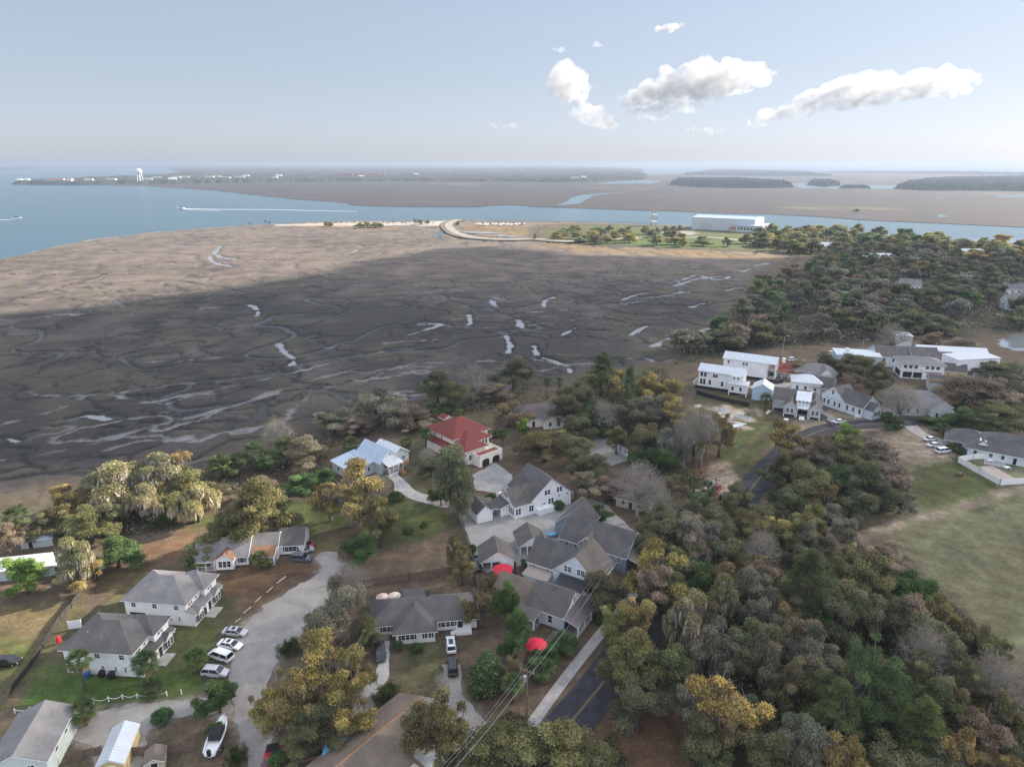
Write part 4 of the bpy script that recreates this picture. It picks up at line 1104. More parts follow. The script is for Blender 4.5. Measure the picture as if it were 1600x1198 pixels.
TL = [
 # left, along the marsh
 ('palm', 22, 792, 10, 24, 'tall palm with a yellowish crown at the very left edge', G8), ('bright', 30, 868, 9, 34, 'pale green young tree in front of the long white metal roof', G1), ('brown', 4, 815, 10, 24, 'thin brown tree cut by the left picture edge, beside a palm', G1),
 ('mossy', 112, 838, 12, 36, 'moss-grey tree with orange lower leaves, right of the long white roof', G1), ('gold', 122, 872, 7, 34, 'low orange-yellow tree under the moss-grey one by the white roof', G1),
 ('green', 176, 836, 8, 38, 'rounded fresh green tree just behind the upper two-storey house', G1), ('olive', 132, 795, 9, 42, 'yellow-olive oak between the rounded green tree and the marsh', G1), ('gold', 100, 752, 11, 38, 'orange-tinged thin oak, first at the left of the silvery oaks', G1),
 ('mossy', 185, 712, 15, 66, 'large silvery moss-covered oak at the marsh edge', G1), ('mossy', 242, 712, 14, 56, 'silvery moss-covered oak with a leaning crown over brown leaves', G1), ('gold', 258, 700, 15, 42, 'yellow-topped oak rising behind the silvery oaks', G1), ('mossy', 300, 752, 11, 44, 'tan mossy oak at the right end of the silvery oaks', G1),
 ('green', 205, 775, 7, 26, 'dark green understorey tree beneath the silvery oaks', G1), ('oak', 70, 800, 7, 30, 'low dark oak beside the small metal roof', G1), ('palmetto', 250, 795, 5, 20, 'green understorey palmetto beneath the silvery oaks', G1),
 ('olive', 395, 748, 17, 62, 'tall spreading oak in front of the white cottage', G3), ('olive', 360, 775, 14, 38, 'olive oak leaning left beside the tall one at the white cottage', G3), ('olive', 318, 838, 6, 34, 'low olive oak over the left roof of the white cottage', G3), ('green', 300, 862, 4.5, 22, 'dark green bush-like tree at the left end of the white cottage', G3),
 ('palm', 405, 862, 4, 18, 'small blue-green palm at the foot of the tall cottage oak', G8), ('bush', 413, 872, 2.4, 13, 'clipped round shrub by the cottage porch', None),
 ('palm', 340, 712, 7, 22, 'palm in the dark thicket right of the yellow-topped oak', G8), ('green', 360, 705, 7, 28, 'dark evergreen in the thicket above the white cottage', G3), ('palm', 395, 692, 8, 22, 'palm at the middle of the dark thicket by the marsh', G8), ('green', 420, 700, 7, 28, 'dark evergreen at the middle of the thicket by the marsh', G3),
 ('palm', 445, 684, 8, 22, 'palm at the right of the dark thicket', G8), ('barepale', 432, 658, 12, 26, 'bleached bare tree standing out against the marsh', G3), ('brown', 478, 682, 10, 44, 'wide brown leafless-looking tree left of the pale blue house', G3), ('green', 470, 735, 7, 30, 'dark evergreen under the wide brown tree', G3), ('green', 505, 725, 7, 24, 'dark evergreen against the left end of the pale blue house', G3),
 ('brown', 410, 745, 6, 30, 'low brown bush-like tree above the cottage lawn', G3), ('oak', 330, 752, 6, 24, 'dark low tree between the thicket and the cottage oaks', G3),
 ('gold', 545, 730, 16, 58, 'big yellow autumn oak with a pale trunk before the pale blue house', G3), ('gold', 512, 752, 11, 34, 'yellow oak leaning left of the big yellow autumn oak', G3), ('olive', 588, 770, 14, 28, 'narrow olive tree right of the big yellow autumn oak', G3), ('green', 560, 825, 9, 28, 'dark leafy lower tree under the big yellow oak', G3),
 ('barepale', 590, 745, 7, 22, 'pale twiggy tree at the porch of the pale blue house', G3), ('bush', 618, 768, 2.6, 14, 'dark shrub by the path to the pale blue house', None), ('bush', 605, 800, 2, 8, 'small shrub on the lawn below the pale path', None), ('bush', 637, 822, 2, 9, 'shrub in the middle of the lawn below the pale path', None), ('bush', 662, 815, 1.8, 7, 'small shrub at the right of the lawn below the pale path', None),
 ('mossy', 150, 735, 12, 42, 'pale mossy oak at the left shoulder of the silvery oaks', G1), ('mossy', 215, 760, 10, 40, 'mossy oak in front of the silvery oaks, over the brown leaves', G1), ('olive', 275, 725, 12, 38, 'olive oak between the yellow-topped and the tan mossy oak', G1), ('oak', 165, 780, 9, 36, 'dull oak under the left silvery oaks', G1), ('olive', 85, 790, 8, 32, 'low yellowish oak above the small metal roof', G1), ('olive', 430, 770, 11, 36, 'olive oak at the right of the tall cottage oak', G3), ('gold', 570, 760, 12, 34, 'yellow oak filling the right side of the big yellow autumn oak', G3),
 # marsh edge, middle
 ('greyoak', 588, 608, 13, 48, 'grey moss-hung oak at the marsh edge behind the pale blue house', G3), ('greyoak', 628, 622, 11, 32, 'brownish moss-hung oak right of the grey one at the marsh edge', G3), ('brown', 520, 640, 8, 42, 'low brown tree at the marsh edge left of the grey oak', G3), ('brown', 555, 648, 7, 34, 'brown scrubby tree just left of the grey moss-hung oak', G3),
 ('palm', 633, 682, 5, 13, 'short palm on the grass between the pale blue and red-roofed houses', G8), ('palm', 664, 668, 8, 13, 'taller palm just left of the red roof', G8), ('palm', 547, 683, 5, 18, 'palm behind the ridge of the pale blue house', G8),
 ('oak', 682, 578, 14, 36, 'dark oak with hanging moss behind the red roof', G3), ('oak', 710, 592, 13, 28, 'second dark oak behind the red roof, toward the bare tree', G3), ('bare', 738, 572, 15, 26, 'bare grey tree against the marsh right of the red roof', G3), ('oak', 803, 560, 13, 38, 'open olive oak standing alone at the marsh above the grey-brown roof', G3),
 ('green', 698, 622, 6, 24, 'dark evergreen clump right behind the red roof', G3), ('palm', 675, 628, 7, 15, 'palm at the left of the dark oaks behind the red roof', G8), ('palm', 718, 640, 6, 14, 'palm behind the top of the red roof', G8), ('palm', 855, 590, 8, 9, 'left of two small palms at the marsh above the grey-brown roof', G8), ('palm', 875, 590, 8, 9, 'right of two small palms at the marsh above the grey-brown roof', G8),
 ('bush', 753, 662, 2.5, 11, 'round dark shrub behind the red-roofed house', None), ('bush', 776, 672, 2.5, 10, 'dark shrub beside the right wall of the red-roofed house', None), ('brown', 770, 600, 7, 34, 'brown scrub at the marsh edge beside the lone olive oak', G3), ('brown', 650, 640, 6, 40, 'brown scrub at the marsh edge left of the dark oaks', G3),
 ('rust', 795, 624, 10, 32, 'round rusty-orange oak beside the red-roofed house', G3), ('bright', 818, 650, 8, 13, 'slim green tree in front of the round rusty oak', G3), ('palm', 785, 670, 6, 11, 'palm under the round rusty oak', G8),
 ('tallgum', 704, 700, 19, 36, 'tall pale-trunked tree in front of the red-roofed house', G3), ('tallgum', 722, 735, 15, 22, 'second tall pale-trunked tree hard by the red-roofed house', G3), ('green', 688, 752, 7, 22, 'dark evergreen at the foot of the tall pale-trunked tree', G3), ('barepale', 668, 700, 6, 16, 'lilac-grey twiggy shrub left of the red-roofed house', G3), ('oak', 672, 715, 6, 18, 'dark shrubby tree hiding the left corner of the red-roofed house', G3),
 ('olive', 852, 668, 11, 46, 'many-stemmed oak above the white gabled house', G3), ('oak', 900, 678, 11, 40, 'dull oak right of the many-stemmed oak', G3), ('oak', 925, 700, 11, 34, 'brown-green oak beside the paved drive', G3), ('brown', 915, 735, 9, 34, 'brownish tree right of the white gabled house', G3), ('brown', 955, 745, 7, 30, 'dull brown tree between the drive and the bare grey tree', G3),
 ('green', 925, 782, 6, 26, 'light green leafy tree behind the blue-grey house', G3), ('bush', 873, 782, 2.6, 11, 'green shrub against the white gabled house', None), ('bush', 766, 772, 2.2, 12, 'clipped hedge clump beside the small white garage', None), ('bush', 785, 772, 2.2, 9, 'clipped hedge clump between garage and white gabled house', None), ('bush', 738, 850, 2.2, 8, 'small shrub at the fence above the left carport', None),
 # wood in the middle
 ('pine', 942, 552, 19, 34, 'dark pine, tallest crown of the middle wood', G3), ('oak', 905, 592, 14, 30, 'dark oak at the left edge of the middle wood', G3), ('gold', 965, 572, 16, 30, 'yellow oak between the two pines of the middle wood', G3), ('pine', 985, 572, 20, 20, 'slim pine with a bare trunk in the middle wood', G3), ('gold', 1012, 575, 15, 32, 'yellow oak right of the slim pine in the middle wood', G3),
 ('gold', 1050, 585, 13, 24, 'yellow oak at the right corner of the middle wood', G3), ('oak', 885, 612, 13, 28, 'dark oak over the right end of the grey-brown roof', G3), ('green', 925, 622, 13, 36, 'black-green oak in front of the middle pine', G3), ('bare', 945, 630, 12, 30, 'greyish bare tree in front of the middle wood', G3), ('oak', 985, 622, 13, 34, 'mossy dark oak under the slim pine', G3), ('oak', 905, 640, 12, 24, 'dark oak beside the grey-brown roofed house', G3),
 ('greyoak', 1022, 612, 13, 32, 'grey-green oak under the yellow crowns of the middle wood', G3), ('gold', 1060, 618, 13, 34, 'tan and yellow oak left of the building plot', G3), ('oak', 1010, 655, 13, 36, 'dark oak above the cluttered yard', G3), ('green', 1040, 690, 10, 26, 'black-green tree above the cluttered yard', G3), ('oak', 965, 662, 10, 22, 'dark tree behind the small light blue shed', G3), ('green', 1000, 690, 8, 20, 'dark tree left of the cluttered yard', G3),
 ('bare', 1075, 645, 18, 28, 'tall bare grey tree left of the building plot', G3), ('bare', 1103, 640, 18, 26, 'second tall bare tree at the edge of the building plot', G3), ('rust', 1130, 642, 15, 26, 'rusty yellow crown on tall stems beside the building plot', G3), ('greyoak', 1050, 665, 14, 24, 'moss-hung tree left of the tall bare trees', G3), ('mossy', 1088, 668, 12, 20, 'mossy tangled tree between the tall bare trees', G3),
 ('bare', 1000, 728, 15, 44, 'wide bare grey tree in the middle of the neighbourhood', G3), ('bare', 1030, 760, 12, 32, 'smaller bare grey tree right of the wide bare one', G3), ('rust', 1052, 740, 7, 24, 'orange-yellow scrubby tree in the cluttered yard', G3), ('palm', 1108, 752, 6, 16, 'palm beside the utility pole on the road', G8), ('green', 1095, 765, 6, 18, 'green shrubby tree by the utility pole', G3), ('bright', 1085, 788, 4, 12, 'bright green shrubby tree by the parked trailer', G3),
 # band above the lower wood
 ('oak', 1040, 800, 11, 38, 'dark oak right of the blue-grey house', G2), ('greyoak', 1078, 795, 11, 38, 'grey-olive oak behind the street light', G2), ('oak', 1120, 792, 12, 40, 'olive oak at the near side of the road bend', G2), ('olive', 1165, 795, 12, 40, 'olive oak in the row along the road, below the pickup', G2), ('gold', 1218, 800, 11, 34, 'yellow-crowned oak in the row along the road', G2), ('olive', 1258, 808, 11, 36, 'yellowish oak at the right end of the roadside row', G2), ('brown', 1300, 835, 9, 30, 'brownish tree at the corner of the big field', G2), ('olive', 1318, 815, 8, 24, 'small olive tree at the corner of the big field', G2),
 ('oak', 1010, 830, 9, 26, 'dark oak against the end of the blue-grey house', G2), ('oak', 1140, 830, 11, 40, 'dull oak behind the yellow oaks of the lower wood', G2), ('bare', 1195, 835, 12, 34, 'grey bare tree behind the lower wood', G2),
 # grove
 ('gold', 1238, 662, 12, 36, 'yellow-olive oak at the left of the grove by the road bend', G4), ('bright', 1325, 660, 8, 22, 'bright green tree at the top of the grove by the road bend', G4), ('brown', 1285, 678, 13, 38, 'brown-grey oak at the top of the grove', G4), ('olive', 1325, 682, 13, 42, 'yellow-brown oak in the middle of the grove', G4), ('brown', 1378, 685, 12, 36, 'brown oak at the right of the grove', G4), ('oak', 1222, 706, 12, 34, 'dark oak over the road at the left of the grove', G4), ('oak', 1270, 722, 14, 42, 'dark oak in the front of the grove, left', G4),
 ('green', 1318, 712, 13, 34, 'green oak in the centre of the grove', G4), ('oak', 1355, 720, 14, 42, 'dark oak in the front of the grove, right', G4), ('brown', 1402, 728, 11, 34, 'reddish-brown oak at the field corner of the grove', G4), ('oak', 1240, 750, 11, 36, 'lower dark oak at the near edge of the grove', G4), ('rust', 1300, 752, 11, 34, 'rust-flecked oak at the near edge of the grove', G4), ('oak', 1350, 765, 10, 36, 'low dark oak at the near right of the grove', G4), ('brown', 1412, 768, 6, 30, 'low brown scrub tree where the dirt track meets the grove', G4), ('oak', 1212, 768, 7, 18, 'dark low tree overhanging the road below the grove', G4),
 # lower right wood
 ('gold', 1030, 858, 13, 58, 'large yellow-green oak beside the sidewalk', G2), ('oak', 945, 885, 10, 38, 'olive-brown oak over the corner of the blue-white house', G2), ('gold', 1000, 925, 11, 40, 'yellowish oak between the large yellow one and the sidewalk', G2), ('olive', 992, 985, 14, 50, 'olive oak overhanging the near stretch of road', G2), ('oak', 1000, 1050, 11, 46, 'dark oak on the bare slope by the near road', G2),
 ('mossy', 1082, 925, 14, 50, 'silver-grey moss-laden oak in the lower wood', G2), ('greyoak', 1118, 968, 14, 44, 'grey moss-hung oak right of the silver one', G2), ('mossy', 1135, 900, 12, 34, 'pale moss-laden crown at the top of the lower wood', G2), ('rust', 1150, 870, 12, 40, 'orange-brown oak at the top of the lower wood', G2), ('oak', 1050, 1005, 12, 42, 'dark oak beneath the silver moss-laden one', G2), ('greyoak', 1085, 1060, 11, 38, 'grey-green oak at the edge of the red-brown clearing', G2),
 ('gold', 1140, 1055, 15, 72, 'broad golden oak, brightest in the lower wood', G2), ('oak', 1110, 1125, 10, 46, 'dark oak in front of the broad golden oak', G2), ('brown', 1200, 875, 12, 38, 'grey-brown tree at the top of the lower wood', G2), ('pine', 1272, 858, 18, 46, 'dark green pine at the top of the lower wood', G2), ('olive', 1362, 872, 13, 56, 'wide olive oak at the field edge of the lower wood', G2), ('oak', 1318, 915, 13, 44, 'dark oak between the two pines of the lower wood', G2), ('rust', 1225, 925, 12, 44, 'yellow-brown oak left of the upper pine', G2),
 ('oak', 1195, 965, 13, 44, 'dark oak behind the broad golden oak', G2), ('greyoak', 1275, 982, 13, 46, 'grey mossy oak in the heart of the lower wood', G2), ('oak', 1240, 1030, 12, 44, 'dark oak right of the broad golden oak', G2), ('widepine', 1375, 995, 20, 92, 'huge dark pine dominating the lower right', G2), ('pine', 1318, 1065, 16, 48, 'lower dark pine at the left of the huge pine', G2), ('brown', 1432, 930, 12, 40, 'tan oak with open limbs at the field edge', G2), ('rust', 1478, 925, 12, 36, 'orange-topped oak beside the field', G2), ('bare', 1452, 985, 13, 42, 'bare tree with dark limbs behind the huge pine', G2), ('oak', 1500, 1000, 11, 42, 'green-brown oak right of the huge pine', G2),
 ('rust', 1530, 960, 11, 34, 'orange oak farthest along the field edge', G2), ('bare', 1565, 1030, 12, 46, 'bare dark-limbed tree at the right edge', G2), ('rust', 1505, 1060, 11, 34, 'small rusty oak right of the huge pine', G2), ('brown', 1545, 1110, 12, 46, 'brown tree at the lower right edge', G2), ('rust', 1580, 1085, 11, 34, 'orange-brown oak cut by the right edge', G2), ('pine', 1450, 1090, 14, 50, 'green pine below the huge pine at the right', G2), ('gold', 1500, 1130, 11, 40, 'golden oak at the bottom right', G2),
 ('gold', 1325, 1135, 12, 52, 'golden oak at the bottom below the huge pine', G2), ('greyoak', 1260, 1110, 13, 46, 'grey twiggy oak at the bottom right of the golden oak', G2), ('oak', 1200, 1140, 11, 46, 'dark oak at the bottom below the broad golden oak', G2), ('oak', 1400, 1150, 11, 50, 'dark green oak at the bottom edge below the huge pine', G2), ('gold', 1560, 1165, 9, 40, 'golden tree in the bottom right corner', G2), ('oak', 1470, 1160, 9, 44, 'dull green oak at the bottom edge, right', G2), ('oak', 1120, 1175, 8, 40, 'dark oak at the bottom edge beside the clearing', G2), ('brown', 1270, 1170, 9, 40, 'brown oak at the bottom edge under the grey twiggy one', G2),
 ('oak', 1160, 985, 11, 36, 'dark filler oak between the grey and golden oaks', G2), ('oak', 1185, 1090, 9, 36, 'dark oak in the shade of the broad golden oak', G2), ('green', 1290, 930, 10, 34, 'dark evergreen under the upper pine', G2), ('oak', 1400, 930, 11, 40, 'dull oak in front of the wide olive oak', G2), ('oak', 1585, 1140, 9, 40, 'dull green tree at the right edge, below the bare one', G2),
 # bottom, middle and left
 ('olive', 790, 1140, 9, 70, 'wide yellow-green oak at the bottom edge beside the road', G3), ('olive', 870, 1138, 8, 66, 'yellow-green oak at the bottom edge, right of its wider twin', G3), ('olive', 925, 1165, 6, 50, 'low yellow-green crown at the bottom edge by the near road', G3), ('olive', 730, 1172, 6, 40, 'low yellow-green crown at the bottom edge by the white stairs', G3),
 ('gold', 510, 985, 16, 62, 'large golden oak over the gravel lot', G3), ('gold', 455, 1040, 13, 50, 'golden oak leaning over the gravel lot at the left', G3), ('gold', 540, 1050, 13, 46, 'golden oak beside the brown roof at the bottom', G3), ('oak', 490, 1100, 9, 46, 'shaded lower tree with dark moss at the bottom by the gravel', G3), ('gold', 420, 1075, 9, 38, 'yellow branches reaching out over the gravel track', G3), ('rust', 545, 1015, 10, 34, 'orange-gold oak beside the black parked car', G3), ('olive', 470, 1130, 6, 40, 'low yellowish tree over the red pickup', G3),
 ('greyoak', 528, 905, 12, 54, 'grey-olive oak covering the left end of the hip-roofed house', G3), ('greyoak', 505, 945, 9, 40, 'grey mossy oak at the gravel edge below the grey-olive one', G3), ('bare', 545, 885, 9, 36, 'bare twiggy tree behind the grey-olive oak', G3), ('olive', 572, 960, 7, 22, 'small olive tree at the corner of the hip-roofed house', G3),
 ('olive', 680, 1072, 14, 46, 'slender yellow-green oak in front of the brown roof', G3), ('olive', 700, 1105, 11, 34, 'dark-leaved lower crown of trees beside the white stairs', G3), ('rust', 748, 918, 9, 34, 'yellow-brown oak at the right end of the hip-roofed house', G3), ('green', 792, 892, 13, 24, 'dark green tree beside the far red umbrella', G3), ('green', 806, 930, 14, 30, 'bright-edged columnar tree left of the grey porch house', G3), ('cedar', 762, 1012, 8, 40, 'broad dark cedar beside the drive', G3), ('rust', 770, 890, 7, 18, 'orange-leaved small tree by the far red umbrella', G3),
 ('rust', 802, 1022, 7, 20, 'brown-leaved small tree between cedar and utility pole', G3), ('palm', 800, 1055, 5.5, 22, 'palm just left of the utility pole', G8), ('palm', 848, 1030, 5, 24, 'palm right of the utility pole', G8), ('green', 855, 1005, 5, 26, 'dark hedge tree below the near red umbrella', G3), ('green', 885, 985, 4.5, 24, 'dark hedge tree before the grey porch', G3), ('green', 838, 1022, 4.5, 22, 'dark hedge tree between umbrella and palm', G3), ('bush', 940, 955, 2.2, 14, 'shrub at the porch corner by the sidewalk', None), ('bush', 870, 1000, 2.5, 16, 'hedge shrub before the porch steps', None),
 ('olive', 712, 828, 11, 22, 'leaning yellow-olive tree on the brown lawn', G3), ('olive', 722, 862, 8, 20, 'lower olive crown beside the plank fence', G3), ('green', 820, 870, 2.6, 9, 'green shrub tree between the carports', G3),
 ('green', 336, 1062, 6.5, 36, 'rounded green tree by the parked silver car', G3), ('palm', 118, 1018, 8, 24, 'palm with brown skirt at the corner of the lower two-storey house', G8), ('palm', 222, 1020, 6, 25, 'full palm before the lower two-storey house', G8), ('palm', 237, 1060, 3, 22, 'short palm by the chain fence, right', G8), ('palm', 302, 1015, 4.2, 22, 'palm between the silver cars and the lower two-storey house', G8), ('palm', 124, 1095, 5, 26, 'palm below the chain fence, left', G8),
 ('palmetto', 605, 1068, 3, 24, 'palmetto clump at the end of the concrete drive', None), ('palmetto', 450, 1002, 2.2, 20, 'palmetto clump on the gravel lot', None), ('palmetto', 365, 1165, 3, 24, 'palmetto beside the boat trailer', None), ('bush', 430, 1175, 2.5, 18, 'dark shrub left of the red pickup at the bottom', None), ('bush', 650, 1005, 1.6, 12, 'dark shrub under the front windows of the hip-roofed house', None), ('bush', 622, 1000, 2, 9, 'shrub at the left corner of the projecting wing', None), ('bush', 335, 1130, 2.4, 18, 'dark shrub at the boat trailer bow', None), ('bush', 250, 1110, 2, 20, 'low shrub on the island in the gravel lane', None),
 ('oak', 1040, 872, 12, 34, 'dull oak arching over the hidden stretch of road', G2), ('olive', 1075, 838, 12, 34, 'olive oak arching over the road beyond the large yellow one', G2), ('greyoak', 1105, 815, 12, 32, 'grey-olive oak arching over the road behind the street light', G2), ('oak', 975, 1000, 11, 30, 'dark oak overhanging the road behind the olive one', G2), ('olive', 965, 940, 10, 32, 'olive crown between the sidewalk and the hidden road', G2), ('olive', 1140, 772, 9, 24, 'low olive oak at the edge of the road near the reddish pickup', G2),
 # village
 ('palm', 1218, 655, 7, 12, 'palm on the building plot before the grey cottage', G8), ('palm', 1198, 614, 7.5, 13, 'shaggy palm at the corner of the grey cottage', G8), ('palm', 1148, 592, 5, 9, 'palm at the steps of the tall white house', G8), ('brown', 1250, 560, 8, 20, 'grey-brown tree between the red and white roofs', G9), ('oak', 1295, 552, 9, 22, 'oak left of the village spire-like tree', G9), ('oak', 1318, 556, 9, 26, 'dark oak behind the long white house', G9), ('oak', 1350, 546, 14, 30, 'tall dark oak in the middle of the village', G9), ('oak', 1372, 566, 13, 30, 'dark oak right of the tall village oak', G9), ('oak', 1372, 584, 9, 26, 'dark oak behind the right end of the long white house', G9), ('oak', 1392, 602, 9, 22, 'dark oak hiding the left of the grey-roofed house', G9),
 ('bare', 1412, 606, 14, 40, 'large bare oak where the road bends', G9), ('green', 1395, 640, 7, 20, 'ivy-green low crown under the large bare oak', G9), ('brown', 1512, 585, 13, 48, 'broad brown-grey oak right of the village', G9), ('brown', 1558, 590, 13, 46, 'second broad brown-grey oak right of the village', G9), ('green', 1512, 628, 10, 36, 'dark evergreen in front of the broad brown oaks', G9), ('oak', 1570, 625, 10, 40, 'dark oak at the right edge beyond the white fence', G9), ('oak', 1545, 645, 7, 28, 'low dark oak by the long grey roof', G9),
 ('green', 1470, 650, 3.5, 26, 'low hedge tree on the island in the curved drive', G9), ('green', 1495, 662, 3, 22, 'low hedge at the curved drive near the palms', G9), ('palm', 1478, 662, 4, 10, 'left palm of three by the curved drive', G8), ('palm', 1486, 668, 4, 9, 'middle palm of three by the curved drive', G8), ('palm', 1494, 670, 4, 9, 'right palm of three by the curved drive', G8), ('bush', 1490, 692, 2.5, 12, 'dark shrub at the left end of the long grey roof', None), ('bush', 1502, 697, 2.5, 10, 'dark shrub beside the white vinyl fence', None),
 ('brown', 1508, 527, 11, 34, 'grey-brown oak behind the white metal building', G9), ('brown', 1462, 518, 11, 30, 'pale grey-brown tree behind the metal-roofed hall', G9), ('bare', 1400, 510, 14, 26, 'silvery bare tree above the dark village roofs', G9), ('oak', 1560, 560, 9, 34, 'dark oak between the pond and the village', G9),
]
for t_ in TL:
    T(*t_)
def scatter(poly, kinds, n, H, Rr, label, group, mind, seed, nv=3):
    """individual trees of a wood, spaced apart"""
    r = random.Random(seed)
    P = np.array(poly); pts = []
    tries = 0
    while len(pts) < n and tries < n * 60:
        tries += 1
        x, y = r.uniform(P[:, 0].min(), P[:, 0].max()), r.uniform(P[:, 1].min(), P[:, 1].max())
        if sdist(np.array([x]), np.array([y]), poly)[0] < 0: continue
        if any((x - a) ** 2 + (y - b) ** 2 < mind * mind for a, b in pts): continue
        pts.append((x, y))
    for x, y in pts:
        k = r.choices([a for a, _ in kinds], [b for _, b in kinds])[0]
        h, q = r.uniform(*H), r.uniform(*Rr)
        tree(k, x, y, h, q, label[k] if isinstance(label, dict) else label, group, nvar=nv)
WOOD_A = W2([(1050, 568), (1048, 540), (1085, 528), (1140, 518), (1155, 490), (1180, 455), (1235, 428), (1300, 405), (1420, 395), (1640, 420), (1660, 470), (1610, 520), (1540, 515), (1420, 528), (1290, 540), (1200, 545), (1140, 556), (1090, 568)])
scatter(WOOD_A, [('faroak', 5), ('farbrown', 1.2), ('fargreyoak', 2.4), ('fargreen', 1.2), ('farrust', .25)], 150, (10, 15), (7.5, 12), dict(
    faroak='dark olive oak in the shaded wood beyond the village', farbrown='brown-crowned oak in the shaded wood beyond the village', fargreyoak='grey mossy oak in the shaded wood beyond the village', fargreen='dark green oak in the shaded wood beyond the village', farrust='rust-tinged oak in the shaded wood beyond the village'), G5, 7.5, 5)
WOOD_B = W2([(1175, 372), (1230, 362), (1340, 366), (1430, 375), (1600, 388), (1700, 400), (1700, 425), (1430, 402), (1300, 402), (1240, 396), (1190, 386)])
scatter(WOOD_B, [('faroak', 3), ('fargold', .7), ('farrust', .4), ('fargreen', 1.2), ('farolive', 4)], 84, (11, 16), (9, 14), dict(
    faroak='dark oak in the half-lit wood along the river', fargold='yellow oak in the half-lit wood along the river', farrust='rusty oak in the half-lit wood along the river', fargreen='green oak in the half-lit wood along the river', farolive='olive oak in the half-lit wood along the river'), G6, 11, 9)
WOOD_C = W2([(860, 376), (880, 362), (960, 360), (1010, 366), (1060, 374), (1150, 378), (1230, 384), (1225, 390), (1140, 386), (1040, 387), (960, 384), (900, 380)])
scatter(WOOD_C, [('faroak', 3), ('fargold', .5), ('farolive', 3.5), ('fargreen', 1)], 34, (8, 12), (7, 12), dict(
    faroak='dark oak on the sunlit grass of the peninsula', fargold='yellow tree on the sunlit grass of the peninsula', farolive='olive oak on the sunlit grass of the peninsula', fargreen='green oak on the sunlit grass of the peninsula'), G7, 17, 13)
for px, y, r_, lb in ((415, 350, 3, 'first of three lone palms on the far marsh shore'), (421, 351.5, 3, 'second of three lone palms on the far marsh shore'), (390, 353, 2.5, 'third of three lone palms on the far marsh shore')):
    T('farpalm', px, y - 5, 9, r_, lb, 'lone palms on the far shore')
for px, y, r_ in ((510, 349, 7), (516, 350, 6), (562, 351, 9), (574, 350, 10), (586, 350, 10), (594, 351, 7), (650, 345, 6), (657, 346, 7), (668, 346, 5), (715, 348, 5)):
    T('farolive', px, y - 4, 8, r_, 'squat olive tree by the parking area on the far sandy point', 'trees on the far sandy point')
for px, y, r_ in ((1028, 360, 8), (1040, 358, 8), (1052, 358, 8), (1062, 357, 7), (1022, 363, 6)):
    T('faroak', px, y - 6, 10, r_, 'dark tree left of the white warehouse', 'trees beside the warehouse')
T('farolive', 836, 364, 8, 4, 'single bush-like tree beside the causeway', 'trees beside the causeway')
T('farolive', 1340, 325.5, 7, 7, 'lone tree on the islet in the far marsh', 'trees on the islet in the far marsh')

LOWER = W2([(1000, 940), (1070, 870), (1150, 850), (1250, 850), (1330, 880), (1420, 930), (1500, 1000), (1570, 1060), (1640, 1180), (1640, 1250), (1230, 1250), (1170, 1130), (1060, 1050)])
scatter(LOWER, [('oak', 3), ('olive', 2.5), ('greyoak', 2), ('brown', 1.4), ('green', 1)], 34, (9, 13), (4.2, 6.2), dict(
    oak='dull olive oak deep in the lower right wood, between its brighter crowns', olive='yellow-olive oak deep in the lower right wood, between its brighter crowns', greyoak='grey moss-hung oak deep in the lower right wood, between its brighter crowns', brown='brown-crowned tree deep in the lower right wood, between its brighter crowns', green='dark evergreen deep in the lower right wood, between its brighter crowns'), 'infill trees of the lower right wood', 7.0, 21)
MIDW = W2([(1030, 850), (1090, 790), (1190, 800), (1300, 835), (1240, 870), (1120, 870)])
scatter(MIDW, [('oak', 3), ('greyoak', 2), ('olive', 1.5)], 9, (8, 11), (4.2, 5.5), dict(oak='dull oak in the belt between the road bend and the lower wood', greyoak='grey oak in the belt between the road bend and the lower wood', olive='olive oak in the belt between the road bend and the lower wood'), 'trees in the belt below the road bend', 7.5, 23)

# low growth under and between the trees
def undergrowth(name, poly, n, size, h, cols, label, seed, hole=None):
    r = np.random.default_rng(seed)
    P = np.array(poly)
    x, y = r.uniform(P[:, 0].min(), P[:, 0].max(), n * 3), r.uniform(P[:, 1].min(), P[:, 1].max(), n * 3)
    sd_ = sdist(x, y, poly)
    ok = sd_ > 4 * r.random(len(x))
    d = fbm(x * .06, y * .06, seed, 3)
    ok &= r.random(len(x)) < np.clip(.75 + 1.2 * d, .1, 1)
    if hole is not None: ok &= ldist(x, y, hole[0]) > hole[1]
    x, y, sd_ = x[ok][:n], y[ok][:n], sd_[ok][:n]; n = len(x)
    z = np.clip(sd_ / 9, .12, 1) * h * r.random(n) ** .7 * np.clip(.7 + 1.1 * fbm(x * .1, y * .1, seed + 5, 3), .12, 1.6)
    p = np.stack([x, y, z], 1)
    nr = r.normal(size=(n, 3)); nr[:, 2] = np.abs(nr[:, 2]) + .6; nr /= np.linalg.norm(nr, axis=1)[:, None]
    t = np.cross(nr, r.normal(size=(n, 3))); t /= np.linalg.norm(t, axis=1)[:, None]
    b = np.cross(nr, t)
    s_ = (size * r.uniform(.5, 1.4, n))[:, None]
    v = np.stack([p - t * s_, p - b * s_ * .6, p + t * s_, p + b * s_ * .7], 1).reshape(-1, 3)
    c = np.array(cols)[r.integers(0, len(cols), n)] * (1 + r.normal(size=n) * .2)[:, None] * (1 + .5 * fbm(x * .05, y * .05, seed + 9, 3))[:, None]
    o = link(name, npmesh(name, v, np.arange(4 * n).reshape(n, 4), M['leaf'], np.repeat(np.clip(c, .01, 1), 4, axis=0)))
    return tag(o, label, 'undergrowth', kind='stuff')
UC = PAL['oak'] + PAL['brown'] + [(.05, .06, .03)]
